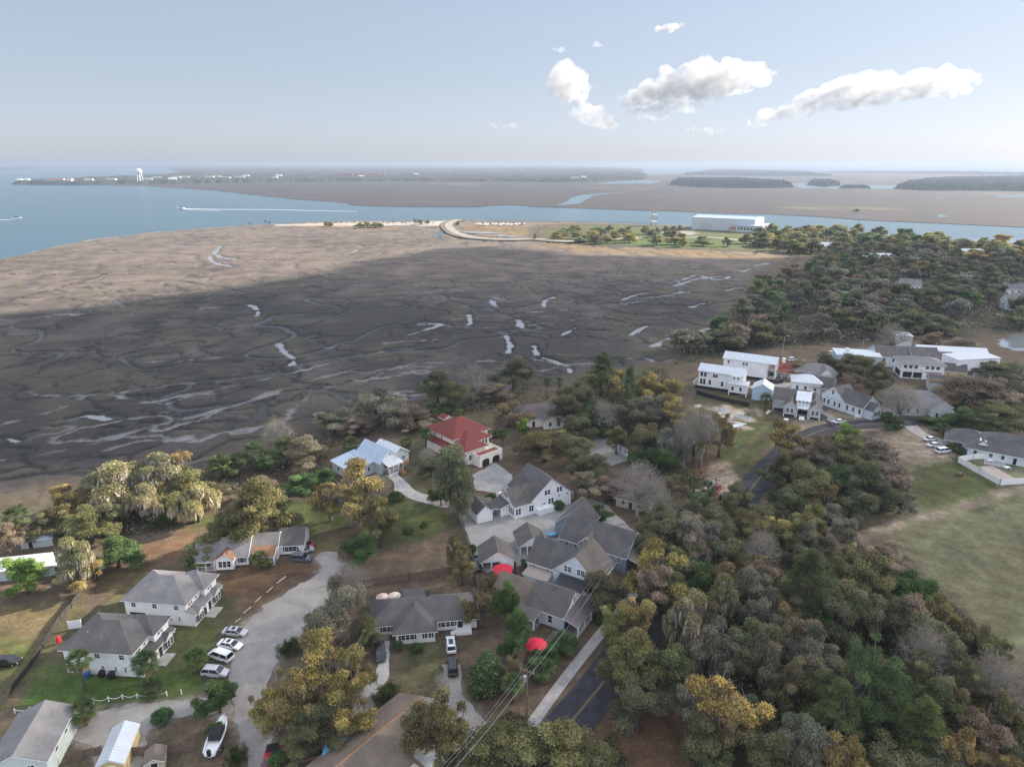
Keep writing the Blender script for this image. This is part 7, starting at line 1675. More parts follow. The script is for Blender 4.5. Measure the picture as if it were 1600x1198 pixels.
def car(kind, rear, front, colour, label, group=None, sunroof=False, size=1.0):
    parts, wm, hm, lm, tm, mm, L, Wd, hb, d, ht, b_, c = car_meshes(kind)
    a, b = at(*rear, .5), at(*front, .5)
    e = empty(CN[kind], ((a[0] + b[0]) / 2, (a[1] + b[1]) / 2, .04), math.atan2(b[1] - a[1], b[0] - a[0]), label, 'pickup truck' if kind == 'pickup' else 'car', group)
    for n, m, loc, p in parts:
        if p:
            m = m.copy(); m.materials[0] = M['car_' + colour]
        o = link(n, m, e, loc)
        if sunroof and n == 'roof': link('sunroof', MB().box(b_ + .5, c - .35, -.45, .45, ht - .01, ht + .012).mesh('sunroof', M['glass']), o)
    for x in (-L / 2 + .95, L / 2 - .9):
        for s in (-1, 1):
            o = link('wheel', wm, e, (x, s * (Wd / 2 - .1), .34)); link('rim', hm, o)
    for s in (-1, 1):
        link('headlight', lm, e, (L / 2 - .09, s * Wd * .33, hb - .38)); link('tail_light', tm, e, (-L / 2 + .05, s * Wd * .36, hb - .25)); link('mirror', mm, e, (d - .25, s * (Wd / 2 + .06), hb + .08))
    return e
GC = 'cars parked at the gravel lot'
car('suv', (317, 1049), (356, 1052), 'silver', 'silver-grey SUV, nearest of the row at the gravel lot', GC)
car('van', (364, 1031), (327, 1018), 'white', 'white minivan in the row at the gravel lot', GC)
car('sedan', (341, 1004), (378, 1011), 'white', 'white sedan with a sunroof in the row at the gravel lot', GC, True)
car('sedan', (350, 986), (384, 989), 'silver', 'silver sedan, farthest of the row at the gravel lot', GC, True)
car('sedan', (461, 851), (492, 853), 'red', 'red car parked beside the white cottage', 'cars beside the cottage')
car('sedan', (460, 862), (489, 857), 'silver', 'pale silver car between the red and grey ones by the cottage', 'cars beside the cottage')
car('suv', (455, 872), (486, 873), 'grey', 'dark grey SUV nearest the round shrub by the cottage', 'cars beside the cottage')
car('suv', (593, 1006), (596, 1034), 'black', 'black SUV on the concrete drive under the golden oak', 'cars at the hip-roofed house')
car('suv', (706, 1023), (703, 992), 'white', 'white SUV with a large sunroof before the hip-roofed house', 'cars at the hip-roofed house', True)
car('suv', (708, 1055), (707, 1029), 'black', 'black car with red tail lights behind the white SUV', 'cars at the hip-roofed house', True)
car('suv', (-8, 1036), (27, 1033), 'black', 'black SUV on the grass at the left edge')
car('pickup', (427, 1168), (418, 1210), 'red', 'red pickup truck at the bottom edge beside the gravel track')
car('pickup', (741, 868), (750, 894), 'black', 'dark pickup truck squeezed along the fence by the left carport')
car('sedan', (1301, 660), (1322, 657), 'white', 'white car driving on the road past the long white house')
car('sedan', (1446, 687), (1462, 684.5), 'white', 'white car, farthest of three before the long grey roof', 'white cars before the long grey roof')
car('sedan', (1450, 696), (1471, 694.5), 'white', 'white car, middle of three before the long grey roof', 'white cars before the long grey roof')
car('van', (1461, 706), (1486, 702.5), 'white', 'white minivan, nearest of three before the long grey roof', 'white cars before the long grey roof')
car('pickup', (1140, 806), (1150, 790), 'orange', 'reddish pickup truck at the edge of the road by the utility pole')
car('pickup', (1112, 771), (1123, 759), 'red', 'old red pickup truck parked in the dirt near the palm')
car('suv', (1130, 779), (1136, 773), 'black', 'small dark car beside the old red pickup')
car('suv', (1207, 598), (1226, 595), 'black', 'black SUV in the parking court of the village')
car('sedan', (1396, 667), (1409, 661), 'white', 'white car half hidden behind the large bare oak')
car('sedan', (773, 706), (780, 712), 'black', 'dark blue-black car beside the red-roofed house')
for px, py, c_, l_ in ((1300, 552, 'white', 'white car parked at the edge of the village wood'), (1168, 560.5, 'silver', 'pale car parked behind the balconied white house'), (1238, 562, 'white', 'pale vehicle parked behind the red-roofed cottage')):
    car('suv', (px - 8, py + 1), (px + 8, py - 1), c_, l_)
for k in range(26):
    px = 498 + k * 7.2 + rnd.uniform(-2, 2); py = 348.6 + rnd.uniform(-.5, .5)
    x, y, _ = at(px, py)
    t = empty('parked_car', (x, y, .15), rnd.uniform(0, 3.1), 'car parked on the far sandy point', 'car', 'cars on the far sandy point')
    col = rnd.choice(['white', 'white', 'silver', 'grey', 'black', 'red'])
    b = MB().box(-2.3, 2.3, -.9, .9, .3, 1.0).build('body', M['car_' + col], t)
    MB().add([(-1.8, -.85, 1.0), (1.2, -.85, 1.0), (1.2, .85, 1.0), (-1.8, .85, 1.0), (-1.3, -.7, 1.65), (.5, -.7, 1.65), (.5, .7, 1.65), (-1.3, .7, 1.65)], [(0, 1, 5, 4), (1, 2, 6, 5), (2, 3, 7, 6), (3, 0, 4, 7), (4, 5, 6, 7)]).build('cabin', M['glass'], t)
# boats ---------------------------------------------------------------
def hull_mesh(L, Wd, H):
    v, f = [], []
    st = [(-.5, .80, 0, 1), (-.25, 1.0, 0, 1), (.05, 1.0, 0, 1.03), (.28, .78, .05, 1.1), (.42, .42, .22, 1.18), (.5, .03, .6, 1.25)]
    for x, k, z0, z1 in st:
        y = Wd / 2 * k
        v += [(x * L, 0, z0 * H), (x * L, -y * .8, H * (.25 + z0 * .6)), (x * L, -y, z1 * H), (x * L, -y * .86, z1 * H - .02), (x * L, -y * .8, H * .55), (x * L, y * .8, H * .55), (x * L, y * .86, z1 * H - .02), (x * L, y, z1 * H), (x * L, y * .8, H * (.25 + z0 * .6))]
    n = 9
    for i in range(len(st) - 1):
        for k in range(n): f.append((i * n + k, i * n + (k + 1) % n, (i + 1) * n + (k + 1) % n, (i + 1) * n + k))
    f += [tuple(range(n - 1, -1, -1))]
    return MB().add(v, f).mesh('hull', M['foam'])
HULL = hull_mesh(7.2, 2.4, 1.1)
def boat(name, loc, rz, label, group=None, scale=1.0, trailer=False, cover=True):
    e = empty(name, loc, rz, label, 'boat', group)
    z = .55 if trailer else 0
    link('hull', HULL, e, (0, 0, z))
    if cover: MB().add([(-1.5, -.95, 1.1 + z), (.9, -.95, 1.1 + z), (.9, .95, 1.1 + z), (-1.5, .95, 1.1 + z), (-1.2, -.8, 2.0 + z), (.6, -.8, 2.0 + z), (.6, .8, 2.0 + z), (-1.2, .8, 2.0 + z)], [(0, 1, 5, 4), (1, 2, 6, 5), (2, 3, 7, 6), (3, 0, 4, 7), (4, 5, 6, 7)]).build('console_cover', M['black'], e)
    MB().box(-3.95, -3.5, -.25, .25, .5 + z, 1.5 + z).build('outboard_motor', M['black'], e)
    MB().tube([(2.0, -.7, 1.2 + z), (3.3, -.25, 1.75 + z), (3.7, 0, 1.85 + z), (3.3, .25, 1.75 + z), (2.0, .7, 1.2 + z)], .03, 4).build('bow_rail', M['steel'], e)
    if trailer:
        t = MB().box(-2.8, 3.4, -.08, .08, .4, .5).box(-2.2, -2.05, -1.2, 1.2, .4, .5).tube([(3.4, 0, .45), (4.8, 0, .45)], .06, 6).build('trailer', M['steel'], e)
        for s in (-1, 1): o = MB().tube([(-1.8, s * 1.2 - .1, .34), (-1.8, s * 1.2 + .1, .34)], .34, 12).build('wheel', M['tyre'], t)
    e.scale = (scale,) * 3
    return e
a, b = at(330, 1185), at(352, 1132)
boat('boat_on_trailer', ((a[0] + b[0]) / 2, (a[1] + b[1]) / 2, 0), math.atan2(b[1] - a[1], b[0] - a[0]), 'white motor boat on a trailer beside the gravel at the bottom left', trailer=True)
a, b = at(1148, 671), at(1164, 666)
boat('boat_on_trailer', (a[0], a[1], 0), .3, 'white boat on a trailer on the building plot', trailer=True, scale=.9, cover=False)
boat('boat_on_trailer', (*at(997, 731)[:2], 0), .5, 'small white boat by the end of the paved drive', trailer=True, scale=.6, cover=False)
M['wake'] = mat('wake_foam', (.75, .78, .8), .7, .1, .1)
boat('motor_boat', at(283, 326, -1), math.pi, 'white motor boat leaving a long wake across the bay', 'boats under way', 2.2)
boat('motor_boat', at(27, 342, -1), .1, 'white motor boat near the left edge with a short wake', 'boats under way', 2.0)
def wake(pts, w0, w1):
    L = smooth(W2(pts, -1.0)); v, f = [], []
    for i, p in enumerate(L):
        t = i / (len(L) - 1); w_ = w0 + (w1 - w0) * t
        v += [(p[0], p[1] + w_, -.985), (p[0], p[1] - w_, -.985)]
        if i: f.append((2 * i - 2, 2 * i - 1, 2 * i + 1, 2 * i))
    tag(link('wake', npmesh('wake', np.array(v), f, M['wake'])), kind='structure')
wake([(285, 326.3), (340, 327.2), (420, 327.6), (500, 329.5), (560, 330.5)], 4, 1.5)
wake([(283, 326), (300, 328), (345, 329.2)], 1, 1.5)
wake([(27, 342.3), (12, 343.3), (-12, 344.4)], 4, 2.5)
for k in range(20):
    x, y, _ = at(742 + k * 4.1 + rnd.uniform(-1, 1), 351.6 + rnd.uniform(-.5, .5))
    boat('stored_boat', (x, y, .4), R(90) + rnd.uniform(-.3, .3), 'white boat in the row by the causeway', 'boats stored in a row by the causeway', rnd.uniform(1.0, 1.7), cover=k % 3 == 0)
# ------------------------------------------------------------------ fences, poles and small things
def fence(pts, h, m, label, name='plank_fence', pitch=2.4, gap=.16, th=.03, pale=False, group=None, cat='fence', z=0):
    P = W2(pts)
    e = empty(name, (*P[0], z), 0, label, cat, group)
    o0 = np.array(P[0])
    panel = MB(); rail = MB()
    for a, b in zip(P, P[1:]):
        a, b = np.array(a) - o0, np.array(b) - o0
        L = np.linalg.norm(b - a); n = max(1, round(L / pitch)); d = (b - a) / L; q = np.array([-d[1], d[0]])
        for i in range(n + 1):
            p = a + (b - a) * i / n
            MB().box(p[0] - .06, p[0] + .06, p[1] - .06, p[1] + .06, 0, h + .12).build('post', M[m], e)
        if pale:
            k = int(L / .9)
            for i in range(k):
                s0, s1 = a + d * (L * i / k), a + d * (L * (i + .985) / k)
                hh = h + rnd.uniform(-.01, .01)
                panel.slab([(*(s0 + q * .03), hh), (*(s1 + q * .03), hh), (*(s1 - q * .03), hh), (*(s0 - q * .03), hh)], hh - .05)
        else:
            k = int(L / gap)
            for i in range(k):
                s0, s1 = a + d * (L * i / k), a + d * (L * (i + .88) / k)
                hh = h + rnd.uniform(-.05, .05)
                panel.slab([(*(s0 + q * th), hh), (*(s1 + q * th), hh), (*(s1 - q * 0), hh), (*(s0 - q * 0), hh)], hh - .04)
            for zz in (.4, h - .35): rail.slab([(*(a - q * .01), zz + .09), (*(b - q * .01), zz + .09), (*(b - q * .06), zz + .09), (*(a - q * .06), zz + .09)], .09)
    panel.build('boards', M[m], e)
    if rail.v: rail.build('rails', M[m], e)
    return e
fence([(560, 918), (640, 906), (712, 895)], 1.8, 'wood', 'brown plank fence across the yard behind the hip-roofed house')
fence([(718, 812), (728, 842), (738, 876), (742, 900), (748, 925)], 1.8, 'woodgrey', 'dark plank fence along the left side of the courtyard')
fence([(798, 860), (806, 888), (812, 912)], 1.6, 'woodgrey', 'pale plank fence running down between the carports')
fence([(0, 1106), (50, 1040), (95, 968), (112, 950), (128, 925)], 1.2, 'wooddark', 'long grey fence between the two left yards')
fence([(105, 1190), (160, 1178)], 1.6, 'wood', 'plank fence right of the bottom-left house')
fence([(203, 1182), (255, 1178), (305, 1171)], 1.8, 'wood', 'plank fence behind the small garden shed at the bottom')
fence([(1088, 616), (1115, 624), (1152, 632), (1170, 636)], 1.7, 'black', 'dark fence in front of the three-level white house')
fence([(1268, 648), (1296, 662), (1305, 668)], 1.0, 'woodgrey', 'low rail fence beside the grey cottage and the road')
fence([(1240, 632), (1262, 640), (1292, 655)], 1.0, 'woodgrey', 'grey picket fence along the side street of the village')
fence([(835, 770), (800, 772), (785, 767)], .5, 'wood', 'low timber edging round the many-stemmed oak', name='timber_edging')
fence([(1546, 716.5), (1520, 717.5), (1496, 722), (1530, 741), (1562, 758), (1600, 755.5), (1660, 752)], 1.85, 'trim', 'white vinyl fence around the yard of the long grey roof', name='vinyl_fence', pitch=2.4, pale=True)
fence([(108, 983), (128, 980)], 1.8, 'trim', 'short white vinyl fence behind the lower two-storey house', name='vinyl_fence', pale=True)
sheet('patio', W2([(1530, 729), (1550, 727), (1584, 746), (1600, 752), (1566, 754)]), .02, mat('pink_paving', (.36, .29, .26), .9, .15, 1), .1)
def post_chain():
    """white posts with sagging chains between: each post a thing, the chain another"""
    px = [(24, 1114), (48, 1111.5), (75, 1109), (98, 1105), (120.5, 1102), (147, 1098.5), (170, 1095.5), (192, 1092), (215, 1090.5), (236, 1089), (261, 1086.5), (284, 1084.5)]
    P = W2(px)
    pm = MB().box(-.07, .07, -.07, .07, 0, .95).mesh('fence_post', M['trim']); cm = MB().add([(-.09, -.09, .95), (.09, -.09, .95), (.09, .09, .95), (-.09, .09, .95), (0, 0, 1.08)], [(0, 1, 4), (1, 2, 4), (2, 3, 4), (3, 0, 4)]).mesh('cap', M['trim'])
    for i, p in enumerate(P):
        o = link('fence_post', pm, None, (*p, 0)); link('cap', cm, o)
        tag(o, 'white post of the chain fence beside the gravel lane' if i < 11 else 'lone white post just past the end of the chain fence', 'post', 'white posts of the chain fence' if i < 11 else None)
    b = MB()
    for a, c in zip(P[:10], P[1:11]):
        b.tube([(a[0] + (c[0] - a[0]) * t, a[1] + (c[1] - a[1]) * t, .82 - .45 * 4 * t * (1 - t)) for t in (0, .15, .3, .5, .7, .85, 1)], .045, 5)
    tag(b.build('chain', M['trim']), 'white chain sagging from post to post beside the gravel lane', 'chain')
post_chain()
# kerb logs round the lot
for (a, b_) in (((380, 958), (392, 948)), ((398, 941), (408, 932)), ((416, 926), (426, 917)), ((432, 911), (446, 902)), ((367, 972), (376, 966)), ((437, 906), (447, 900))):
    A_, B_ = at(*a, .15), at(*b_, .15)
    tag(MB().tube([A_, B_], .16, 8).build('parking_log', M['barkpale']), 'pale log laid along the edge of the gravel lot', 'log', 'logs along the gravel lot')
def pole(px, py, h, label, arms=1, yaw=0, lamp=False, transformer=False, m='wood'):
    e = empty('utility_pole' if not lamp else 'street_lamp', at(px, py), yaw, label, 'pole' if not lamp else 'lamp post')
    MB().tube([(0, 0, -.5), (0, 0, h)], [.17, .11], 8).build('post', M[m], e)
    for k in range(arms): MB().box(-1.2, 1.2, -.06, .06, h - .7 - k * .9, h - .55 - k * .9).build('crossarm', M['wood'], e)
    if arms:
        for x in (-1.1, -.4, .4, 1.1): MB().cyl(x, 0, h - .55, h - .3, .06, 6).build('insulator', M['steel'], e)
    if transformer: MB().cyl(.35, 0, h - 2.6, h - 1.6, .28, 10).build('transformer', M['steel'], e)
    if lamp:
        MB().tube([(0, 0, h - .4), (.7, 0, h + .1), (1.6, 0, h + .15)], .05, 6).build('arm', M['steel'], e)
        MB().tube([(1.5, 0, h + .02), (1.6, 0, h + .14), (2.1, 0, h + .12)], [.18, .16, .08], 8).build('lamp_head', M['foam'], e)
    return e
pole(823, 1136, 11.5, 'wooden utility pole with transformer by the sidewalk', 1, R(150), transformer=True)
pole(1113, 800, 10, 'wooden utility pole beside the road near the old red pickup', 1, R(150), transformer=True)
pole(1028, 862, 8, 'wooden pole with a street light right of the blue-grey house', 0, R(20), lamp=True)
pole(1222, 558, 10, 'tall thin lamp post behind the red-roofed cottage', 0, 0, lamp=True, m='steel')
pole(1345, 560, 9, 'slim pole with a bird-house top above the village roofs', 0, 0, lamp=True, m='steel')
def wires():
    tops = [np.array(at(640, 1260, 8)) + np.array([0, 0, 0]), np.array([*at(823, 1136)[:2], 11.0]), np.array([*at(945, 930)[:2], 7.5]), np.array([*at(1028, 862)[:2], 7.6]), np.array([*at(1113, 800)[:2], 9.5])]
    for k, (dx, dz) in enumerate(((-.9, 0), (-.3, -.05), (.9, 0), (.2, -1.2))):
        b = MB()
        for a, c in zip(tops[:2], tops[1:2]) if k else zip(tops[:1], tops[1:2]):
            b.tube([tuple(a + (c - a) * t + np.array([dx, 0, dz - 1.0 * 4 * t * (1 - t)])) for t in np.linspace(0, 1, 9)], .013, 4)
        for a, c in zip(tops[1:4], tops[2:5]):
            b.tube([tuple(a + (c - a) * t + np.array([dx, 0, dz - .8 * 4 * t * (1 - t)])) for t in np.linspace(0, 1, 9)], .013, 4)
        tag(b.build('power_line', M['steel']), 'thin overhead wire strung from pole to pole along the sidewalk', 'wire', 'overhead wires along the sidewalk')
wires()
def umbrella(px, py, r, h, m, label, group=None, n=8):
    e = empty('umbrella', at(px, py, 0), .2, label, 'umbrella', group)
    v = [(0, 0, h)] + [(r * math.cos(2 * math.pi * k / n) * q, r * math.sin(2 * math.pi * k / n) * q, h - z) for q, z in ((.55, .28), (1, .62)) for k in range(n)]
    f = [(0, 1 + k, 1 + (k + 1) % n) for k in range(n)] + [(1 + k, 1 + n + k, 1 + n + (k + 1) % n, 1 + (k + 1) % n) for k in range(n)]
    MB().add(v, f).build('canopy', M[m], e)
    MB().cyl(0, 0, 0, h + .12, .035, 6).build('pole', M['steel'], e)
    MB().cyl(0, 0, 0, .1, .35, 10).build('base', M['black'], e)
umbrella(786, 903, 2.3, 2.9, 'pinkred', 'large red umbrella before the left carport', 'red umbrellas')
umbrella(838, 1023, 2.0, 3.0, 'pinkred', 'large red umbrella near the grey porch house, the right one of the pair', 'red umbrellas')
umbrella(825, 1019, 1.5, 2.8, 'pinkred', 'smaller red umbrella overlapping the large one near the grey porch house', 'red umbrellas')
umbrella(598, 944, 1.35, 2.5, 'palepink', 'faded pink umbrella behind the hip-roofed house', 'pale umbrellas')
umbrella(617, 943, 1.35, 2.6, 'paleyellow', 'cream umbrella behind the hip-roofed house', 'pale umbrellas')
def bin_(px, py, m, label, group=None, r=.45, h=1.1):
    e = empty('waste_bin', at(px, py), .1, label, 'bin', group)
    MB().add([(-r * .8, -r * .8, .08), (r * .8, -r * .8, .08), (r * .8, r * .8, .08), (-r * .8, r * .8, .08), (-r, -r, h), (r, -r, h), (r, r, h), (-r, r, h)], [(0, 3, 2, 1), (0, 1, 5, 4), (1, 2, 6, 5), (2, 3, 7, 6), (3, 0, 4, 7), (4, 5, 6, 7)]).build('body', M[m], e)
    MB().add([(-r * 1.05, -r * 1.1, h + .01), (r * 1.05, -r * 1.1, h + .01), (r * 1.05, r * 1.05, h + .06), (-r * 1.05, r * 1.05, h + .06), (-r * .9, -r, h + .1), (r * .9, -r, h + .1), (r * .9, r, h + .16), (-r * .9, r, h + .16)], [(0, 1, 5, 4), (1, 2, 6, 5), (2, 3, 7, 6), (3, 0, 4, 7), (4, 5, 6, 7)]).build('lid', M[m], e)
    for s in (-1, 1): MB().tube([(s * r * .8 - .05, r * .8, .14), (s * r * .8 + .05, r * .8, .14)], .14, 8).build('wheel', M['tyre'], e)
bin_(137, 1058, 'blueplastic', 'bright blue bin at the wall behind the skirted palm')
bin_(160, 1057, 'black', 'dark wheeled bin against the lower two-storey house, left of two', 'dark bins')
bin_(175, 1059, 'black', 'dark wheeled bin against the lower two-storey house, right of two', 'dark bins')
e = empty('covered_table', at(862, 838), .3, 'turquoise-covered table between the right carport and the blue-grey house', 'table')
MB().box(-1.1, 1.1, -.7, .7, .72, .78).build('tabletop', M['lightblue'], e)
MB().slab([(-1.15, -.75, .80), (1.15, -.75, .82), (1.15, .75, .86), (-1.15, .75, .8)], .02).build('cover', M['lightblue'], e)
for x, y in ((-1, -.6), (1, -.6), (1, .6), (-1, .6)): MB().box(x - .04, x + .04, y - .04, y + .04, 0, .72).build('leg', M['steel'], e)
e = empty('portable_toilet', at(1227, 664), R(-20), 'bright green and white portable toilet before the grey cottage', 'toilet')
MB().box(-.7, .7, -.7, .7, 0, 2.2).build('cabin', M['greenplastic'], e); MB().box(-.5, .5, -.74, -.7, .15, 2.0).build('door', M['foam'], e); MB().prism([(-.74, 2.2), (.74, 2.2), (0, 2.45)], -.74, .74, 'x').build('roof', M['foam'], e)
e = empty('red_canopy_chair', at(93, 1005), .4, 'small red folded canopy standing at the corner of the lower two-storey house', 'canopy')
MB().tube([(0, 0, .5), (0, 0, 1.3), (0, 0, 2.0)], [.5, .35, .04], 8).build('canopy', M['pinkred'], e); MB().cyl(0, 0, 0, .5, .05, 6).build('pole', M['steel'], e)
e = empty('teal_bin', at(968, 783), .2, 'blue covered trailer in the yard left of the wide bare tree', 'trailer')
MB().box(-1.0, 1.0, -1.4, 1.4, .5, 2.0).build('cover', M['blueplastic'], e); 
for s in (-1, 1): MB().tube([(s * 1.0 - .1, 0, .35), (s * 1.0 + .1, 0, .35)], .35, 10).build('wheel', M['tyre'], e)
e = empty('camper_trailer', at(1016, 716), R(-10), 'old tan camper trailer in the cluttered yard', 'trailer')
MB().prism([(-1.1, .5), (1.1, .5), (1.15, 2.3), (.9, 2.6), (-.9, 2.6), (-1.15, 2.3)], -3, 3, 'x').build('body', M['tan'], e); MB().box(-2.2, -1.2, -1.2, -1.14, 1.4, 2.0).build('window', M['glass'], e); MB().box(.6, 1.3, -1.2, -1.14, .6, 2.2).build('door', M['trim'], e)
for s in (-1, 1): MB().tube([(0, s * 1.05 - .1, .35), (0, s * 1.05 + .1, .35)], .35, 10).build('wheel', M['tyre'], e)
e = empty('utility_trailer', at(1090, 800), R(-40), 'flat trailer with a metal frame beside the bright green shrub', 'trailer')
MB().box(-2.2, 2.2, -1, 1, .6, .7).build('bed', M['black'], e); MB().tube([(-2.2, -1, .7), (-2.2, -1, 1.7), (2.2, -1, 1.7), (2.2, -1, .7)], .05, 5).build('rail', M['steel'], e); MB().tube([(-2.2, 1, .7), (-2.2, 1, 1.7), (2.2, 1, 1.7), (2.2, 1, .7)], .05, 5).build('rail', M['steel'], e)
for s in (-1, 1): MB().tube([(0, s * 1.05 - .1, .35), (0, s * 1.05 + .1, .35)], .35, 10).build('wheel', M['tyre'], e)
# heaps and timber on the building plot
def heap(px, py, r, h, m, label, seed, group='heaps on the building plot'):
    rr = np.random.default_rng(seed)
    n = 15; xs = np.linspace(-1, 1, n)
    X, Y = np.meshgrid(xs, xs)
    d = np.sqrt(X ** 2 + Y ** 2)
    Z = h * np.clip(1 - d, 0, 1) ** .8 * (.6 + .8 * rr.random(X.shape)) - .06
    i = (np.arange(n - 1)[:, None] * n + np.arange(n - 1)[None, :]).ravel()
    f = np.stack([i, i + 1, i + n + 1, i + n], 1)
    tag(link('debris_heap', npmesh('debris_heap', np.stack([X.ravel() * r * 1.6, Y.ravel() * r, Z.ravel()], 1), f, M[m]), None, (*at(px, py)[:2], .0), rr.uniform(0, 3)), label, 'heap', group)
M['rubble'] = mat('pale_rubble', (.42, .40, .38), .9, .5, 2.5, bmp=.8, bscale=3)
M['sand'] = mat('pale_sand_heap', (.42, .36, .29), .95, .3, .8)
for i, (px, py, r, h, m, lb) in enumerate(((1128, 640, 2.2, .8, 'rubble', 'white heap of rubble at the left of the building plot'), (1147, 645, 2.6, .6, 'sand', 'sand heap in the middle of the building plot'), (1162, 652, 2.0, .9, 'rubble', 'white heap of building scraps near the boat trailer'), (1136, 652, 2.4, .5, 'sand', 'low sand heap nearest the rusty crown on the building plot'), (1090, 634, 1.3, .5, 'rubble', 'small white heap at the far left of the building plot'), (1150, 628, 1.2, .9, 'rubble', 'white wrapped pile on the grass before the light blue outbuilding'))):
    heap(px, py, r, h, m, lb, 200 + i)
for i, (px, py, yw, lb) in enumerate(((1120, 646, .2, 'pale planks lying across the left of the building plot'), (1155, 661, -.5, 'pale planks lying beside the boat trailer'), (1200, 644, .9, 'pale boards stacked at the foot of the grey cottage'), (1095, 765, .4, 'boards lying in the dirt under the tall bare trees'))):
    e = empty('plank_stack', at(px, py), yw, lb, 'planks')
    for k in range(4): MB().box(-2.2 + .2 * k, 2.0 + .15 * k, -.5 + k * .26, -.28 + k * .26, .02, .12 + .05 * (k % 2)).build('plank', M['stucco'], e)
# yard tables behind the vinyl fence
for px, py, lb in ((1546, 722, 'white garden table by the house wall inside the vinyl fence'), (1573, 733, 'small white cabinet on the patio inside the vinyl fence')):
    e = empty('garden_table', at(px, py), .2, lb, 'table')
    MB().box(-.8, .8, -.5, .5, .7, .78).build('tabletop', M['foam'], e)
    for x, y in ((-.7, -.4), (.7, -.4), (.7, .4), (-.7, .4)): MB().box(x - .05, x + .05, y - .05, y + .05, 0, .7).build('leg', M['foam'], e)
e = empty('picnic_bench', at(1500, 742), .5, 'dark picnic bench on the grass beyond the vinyl fence', 'bench')
MB().box(-.9, .9, -.35, .35, .7, .76).build('tabletop', M['wood'], e); MB().box(-.9, .9, -.8, -.55, .42, .47).build('seat', M['wood'], e); MB().box(-.9, .9, .55, .8, .42, .47).build('seat', M['wood'], e); MB().box(-.6, -.5, -.75, .75, 0, .7).build('leg', M['wood'], e); MB().box(.5, .6, -.75, .75, 0, .7).build('leg', M['wood'], e)
# sign at the road bend
e = empty('road_sign', at(1338, 655), R(-10), 'small white sign on posts in front of the long white house', 'sign')
MB().box(-.6, .6, -.05, .05, .8, 2.0).build('board', M['foam'], e); MB().box(-.5, -.4, -.04, .04, 0, .8).build('post', M['trim'], e); MB().box(.4, .5, -.04, .04, 0, .8).build('post', M['trim'], e)
# ------------------------------------------------------------------ haze and clouds
def haze():
    b = MB().box(-60000, 60000, -400, 90000, -2.5, 100)
    m = bpy.data.materials.new('haze')
    m.use_nodes = True
    t = m.node_tree
    t.nodes.remove(t.nodes['Principled BSDF'])
    v = t.nodes.new('ShaderNodeVolumePrincipled')
    v.inputs['Color'].default_value = (.33, .395, .50, 1)
    v.inputs['Density'].default_value = 0.00014
    v.inputs['Anisotropy'].default_value = .25
    t.links.new(v.outputs[0], t.nodes['Material Output'].inputs['Volume'])
    tag(b.build('haze', m), kind='stuff')
haze()
def puffs(name, pts, label, seed, vox=22, dens=.006):
    """cumulus: overlapping puffs remeshed into one closed body, filled with even vapour"""
    import bmesh
    r = random.Random(seed)
    bm = bmesh.new()
    for (x, y, z, s) in pts:
        k = bmesh.ops.create_icosphere(bm, subdivisions=3, radius=1)
        q = [Vector((r.gauss(0, 1), r.gauss(0, 1), r.gauss(0, 1))).normalized() for _ in range(9)]
        for v in k['verts']:
            d = v.co.normalized()
            g = 1 + sum(max(0, d.dot(a) - .55) * .75 for a in q)
            v.co = Vector((x + d.x * s * g, y + d.y * s * g, z + d.z * s * g * (.85 if d.z > 0 else .55)))
    me = bpy.data.meshes.new(name)
    bm.to_mesh(me); bm.free()
    o = link(name, me)
    md = o.modifiers.new('merge', 'REMESH')
    md.mode, md.voxel_size = 'VOXEL', vox
    tx = bpy.data.textures.new(name, 'CLOUDS')
    tx.noise_scale, tx.noise_depth = vox * 6, 4
    dp = o.modifiers.new('billow', 'DISPLACE')
    dp.texture, dp.strength, dp.mid_level, dp.texture_coords = tx, vox * 5, .5, 'GLOBAL'
    m = bpy.data.materials.new(name)
    m.use_nodes = True
    t = m.node_tree
    t.nodes.remove(t.nodes['Principled BSDF'])
    v = t.nodes.new('ShaderNodeVolumePrincipled')
    v.inputs['Color'].default_value = (.66, .665, .68, 1)
    v.inputs['Anisotropy'].default_value = .35
    c = N(t, 'ShaderNodeTexCoord')
    n = N(t, 'ShaderNodeTexNoise', Scale=.008, Detail=6, Roughness=.66)
    t.links.new(c.outputs['Object'], n.inputs['Vector'])
    r_ = N(t, 'ShaderNodeMapRange')
    r_.inputs[1].default_value, r_.inputs[2].default_value, r_.inputs[3].default_value, r_.inputs[4].default_value = .43, .70, 0.0, dens * 2.2
    t.links.new(n.outputs['Fac'], r_.inputs[0])
    t.links.new(r_.outputs[0], v.inputs['Density'])
    t.links.new(v.outputs[0], t.nodes['Material Output'].inputs['Volume'])
    me.materials.append(m)
    return tag(o, label, 'cloud', 'cumulus clouds low in the sky')
def dirp(px, py, D):
    u, v = (px - CX) / F, (py - CY) / F
    d = Vector((u, cp - v * sp, -sp - v * cp))
    return Vector((0, 0, HC)) + d * (D / d.y)
def cloudline(name, spine, label, seed, D=9000, vox=24, n=60, dens=.006):
    """spine: (picture x, y of the middle, half height, weight)"""
    r = random.Random(seed)
    pts = []
    for _ in range(n):
        i = r.randrange(len(spine) - 1) if len(spine) > 1 else 0
        a, b = spine[i], spine[min(i + 1, len(spine) - 1)]
        t = r.random()
        x, y, h = (a[k] + (b[k] - a[k]) * t for k in range(3))
        s = h * r.uniform(.40, .72)
        p = dirp(x + r.gauss(0, 2), y + r.uniform(-1, 1) * (h - s), D)
        k = D / F
        pts.append((p.x, p.y + r.uniform(-1, 1) * h * k * .8, p.z, s * k))
    return puffs(name, pts, label, seed, vox, dens)
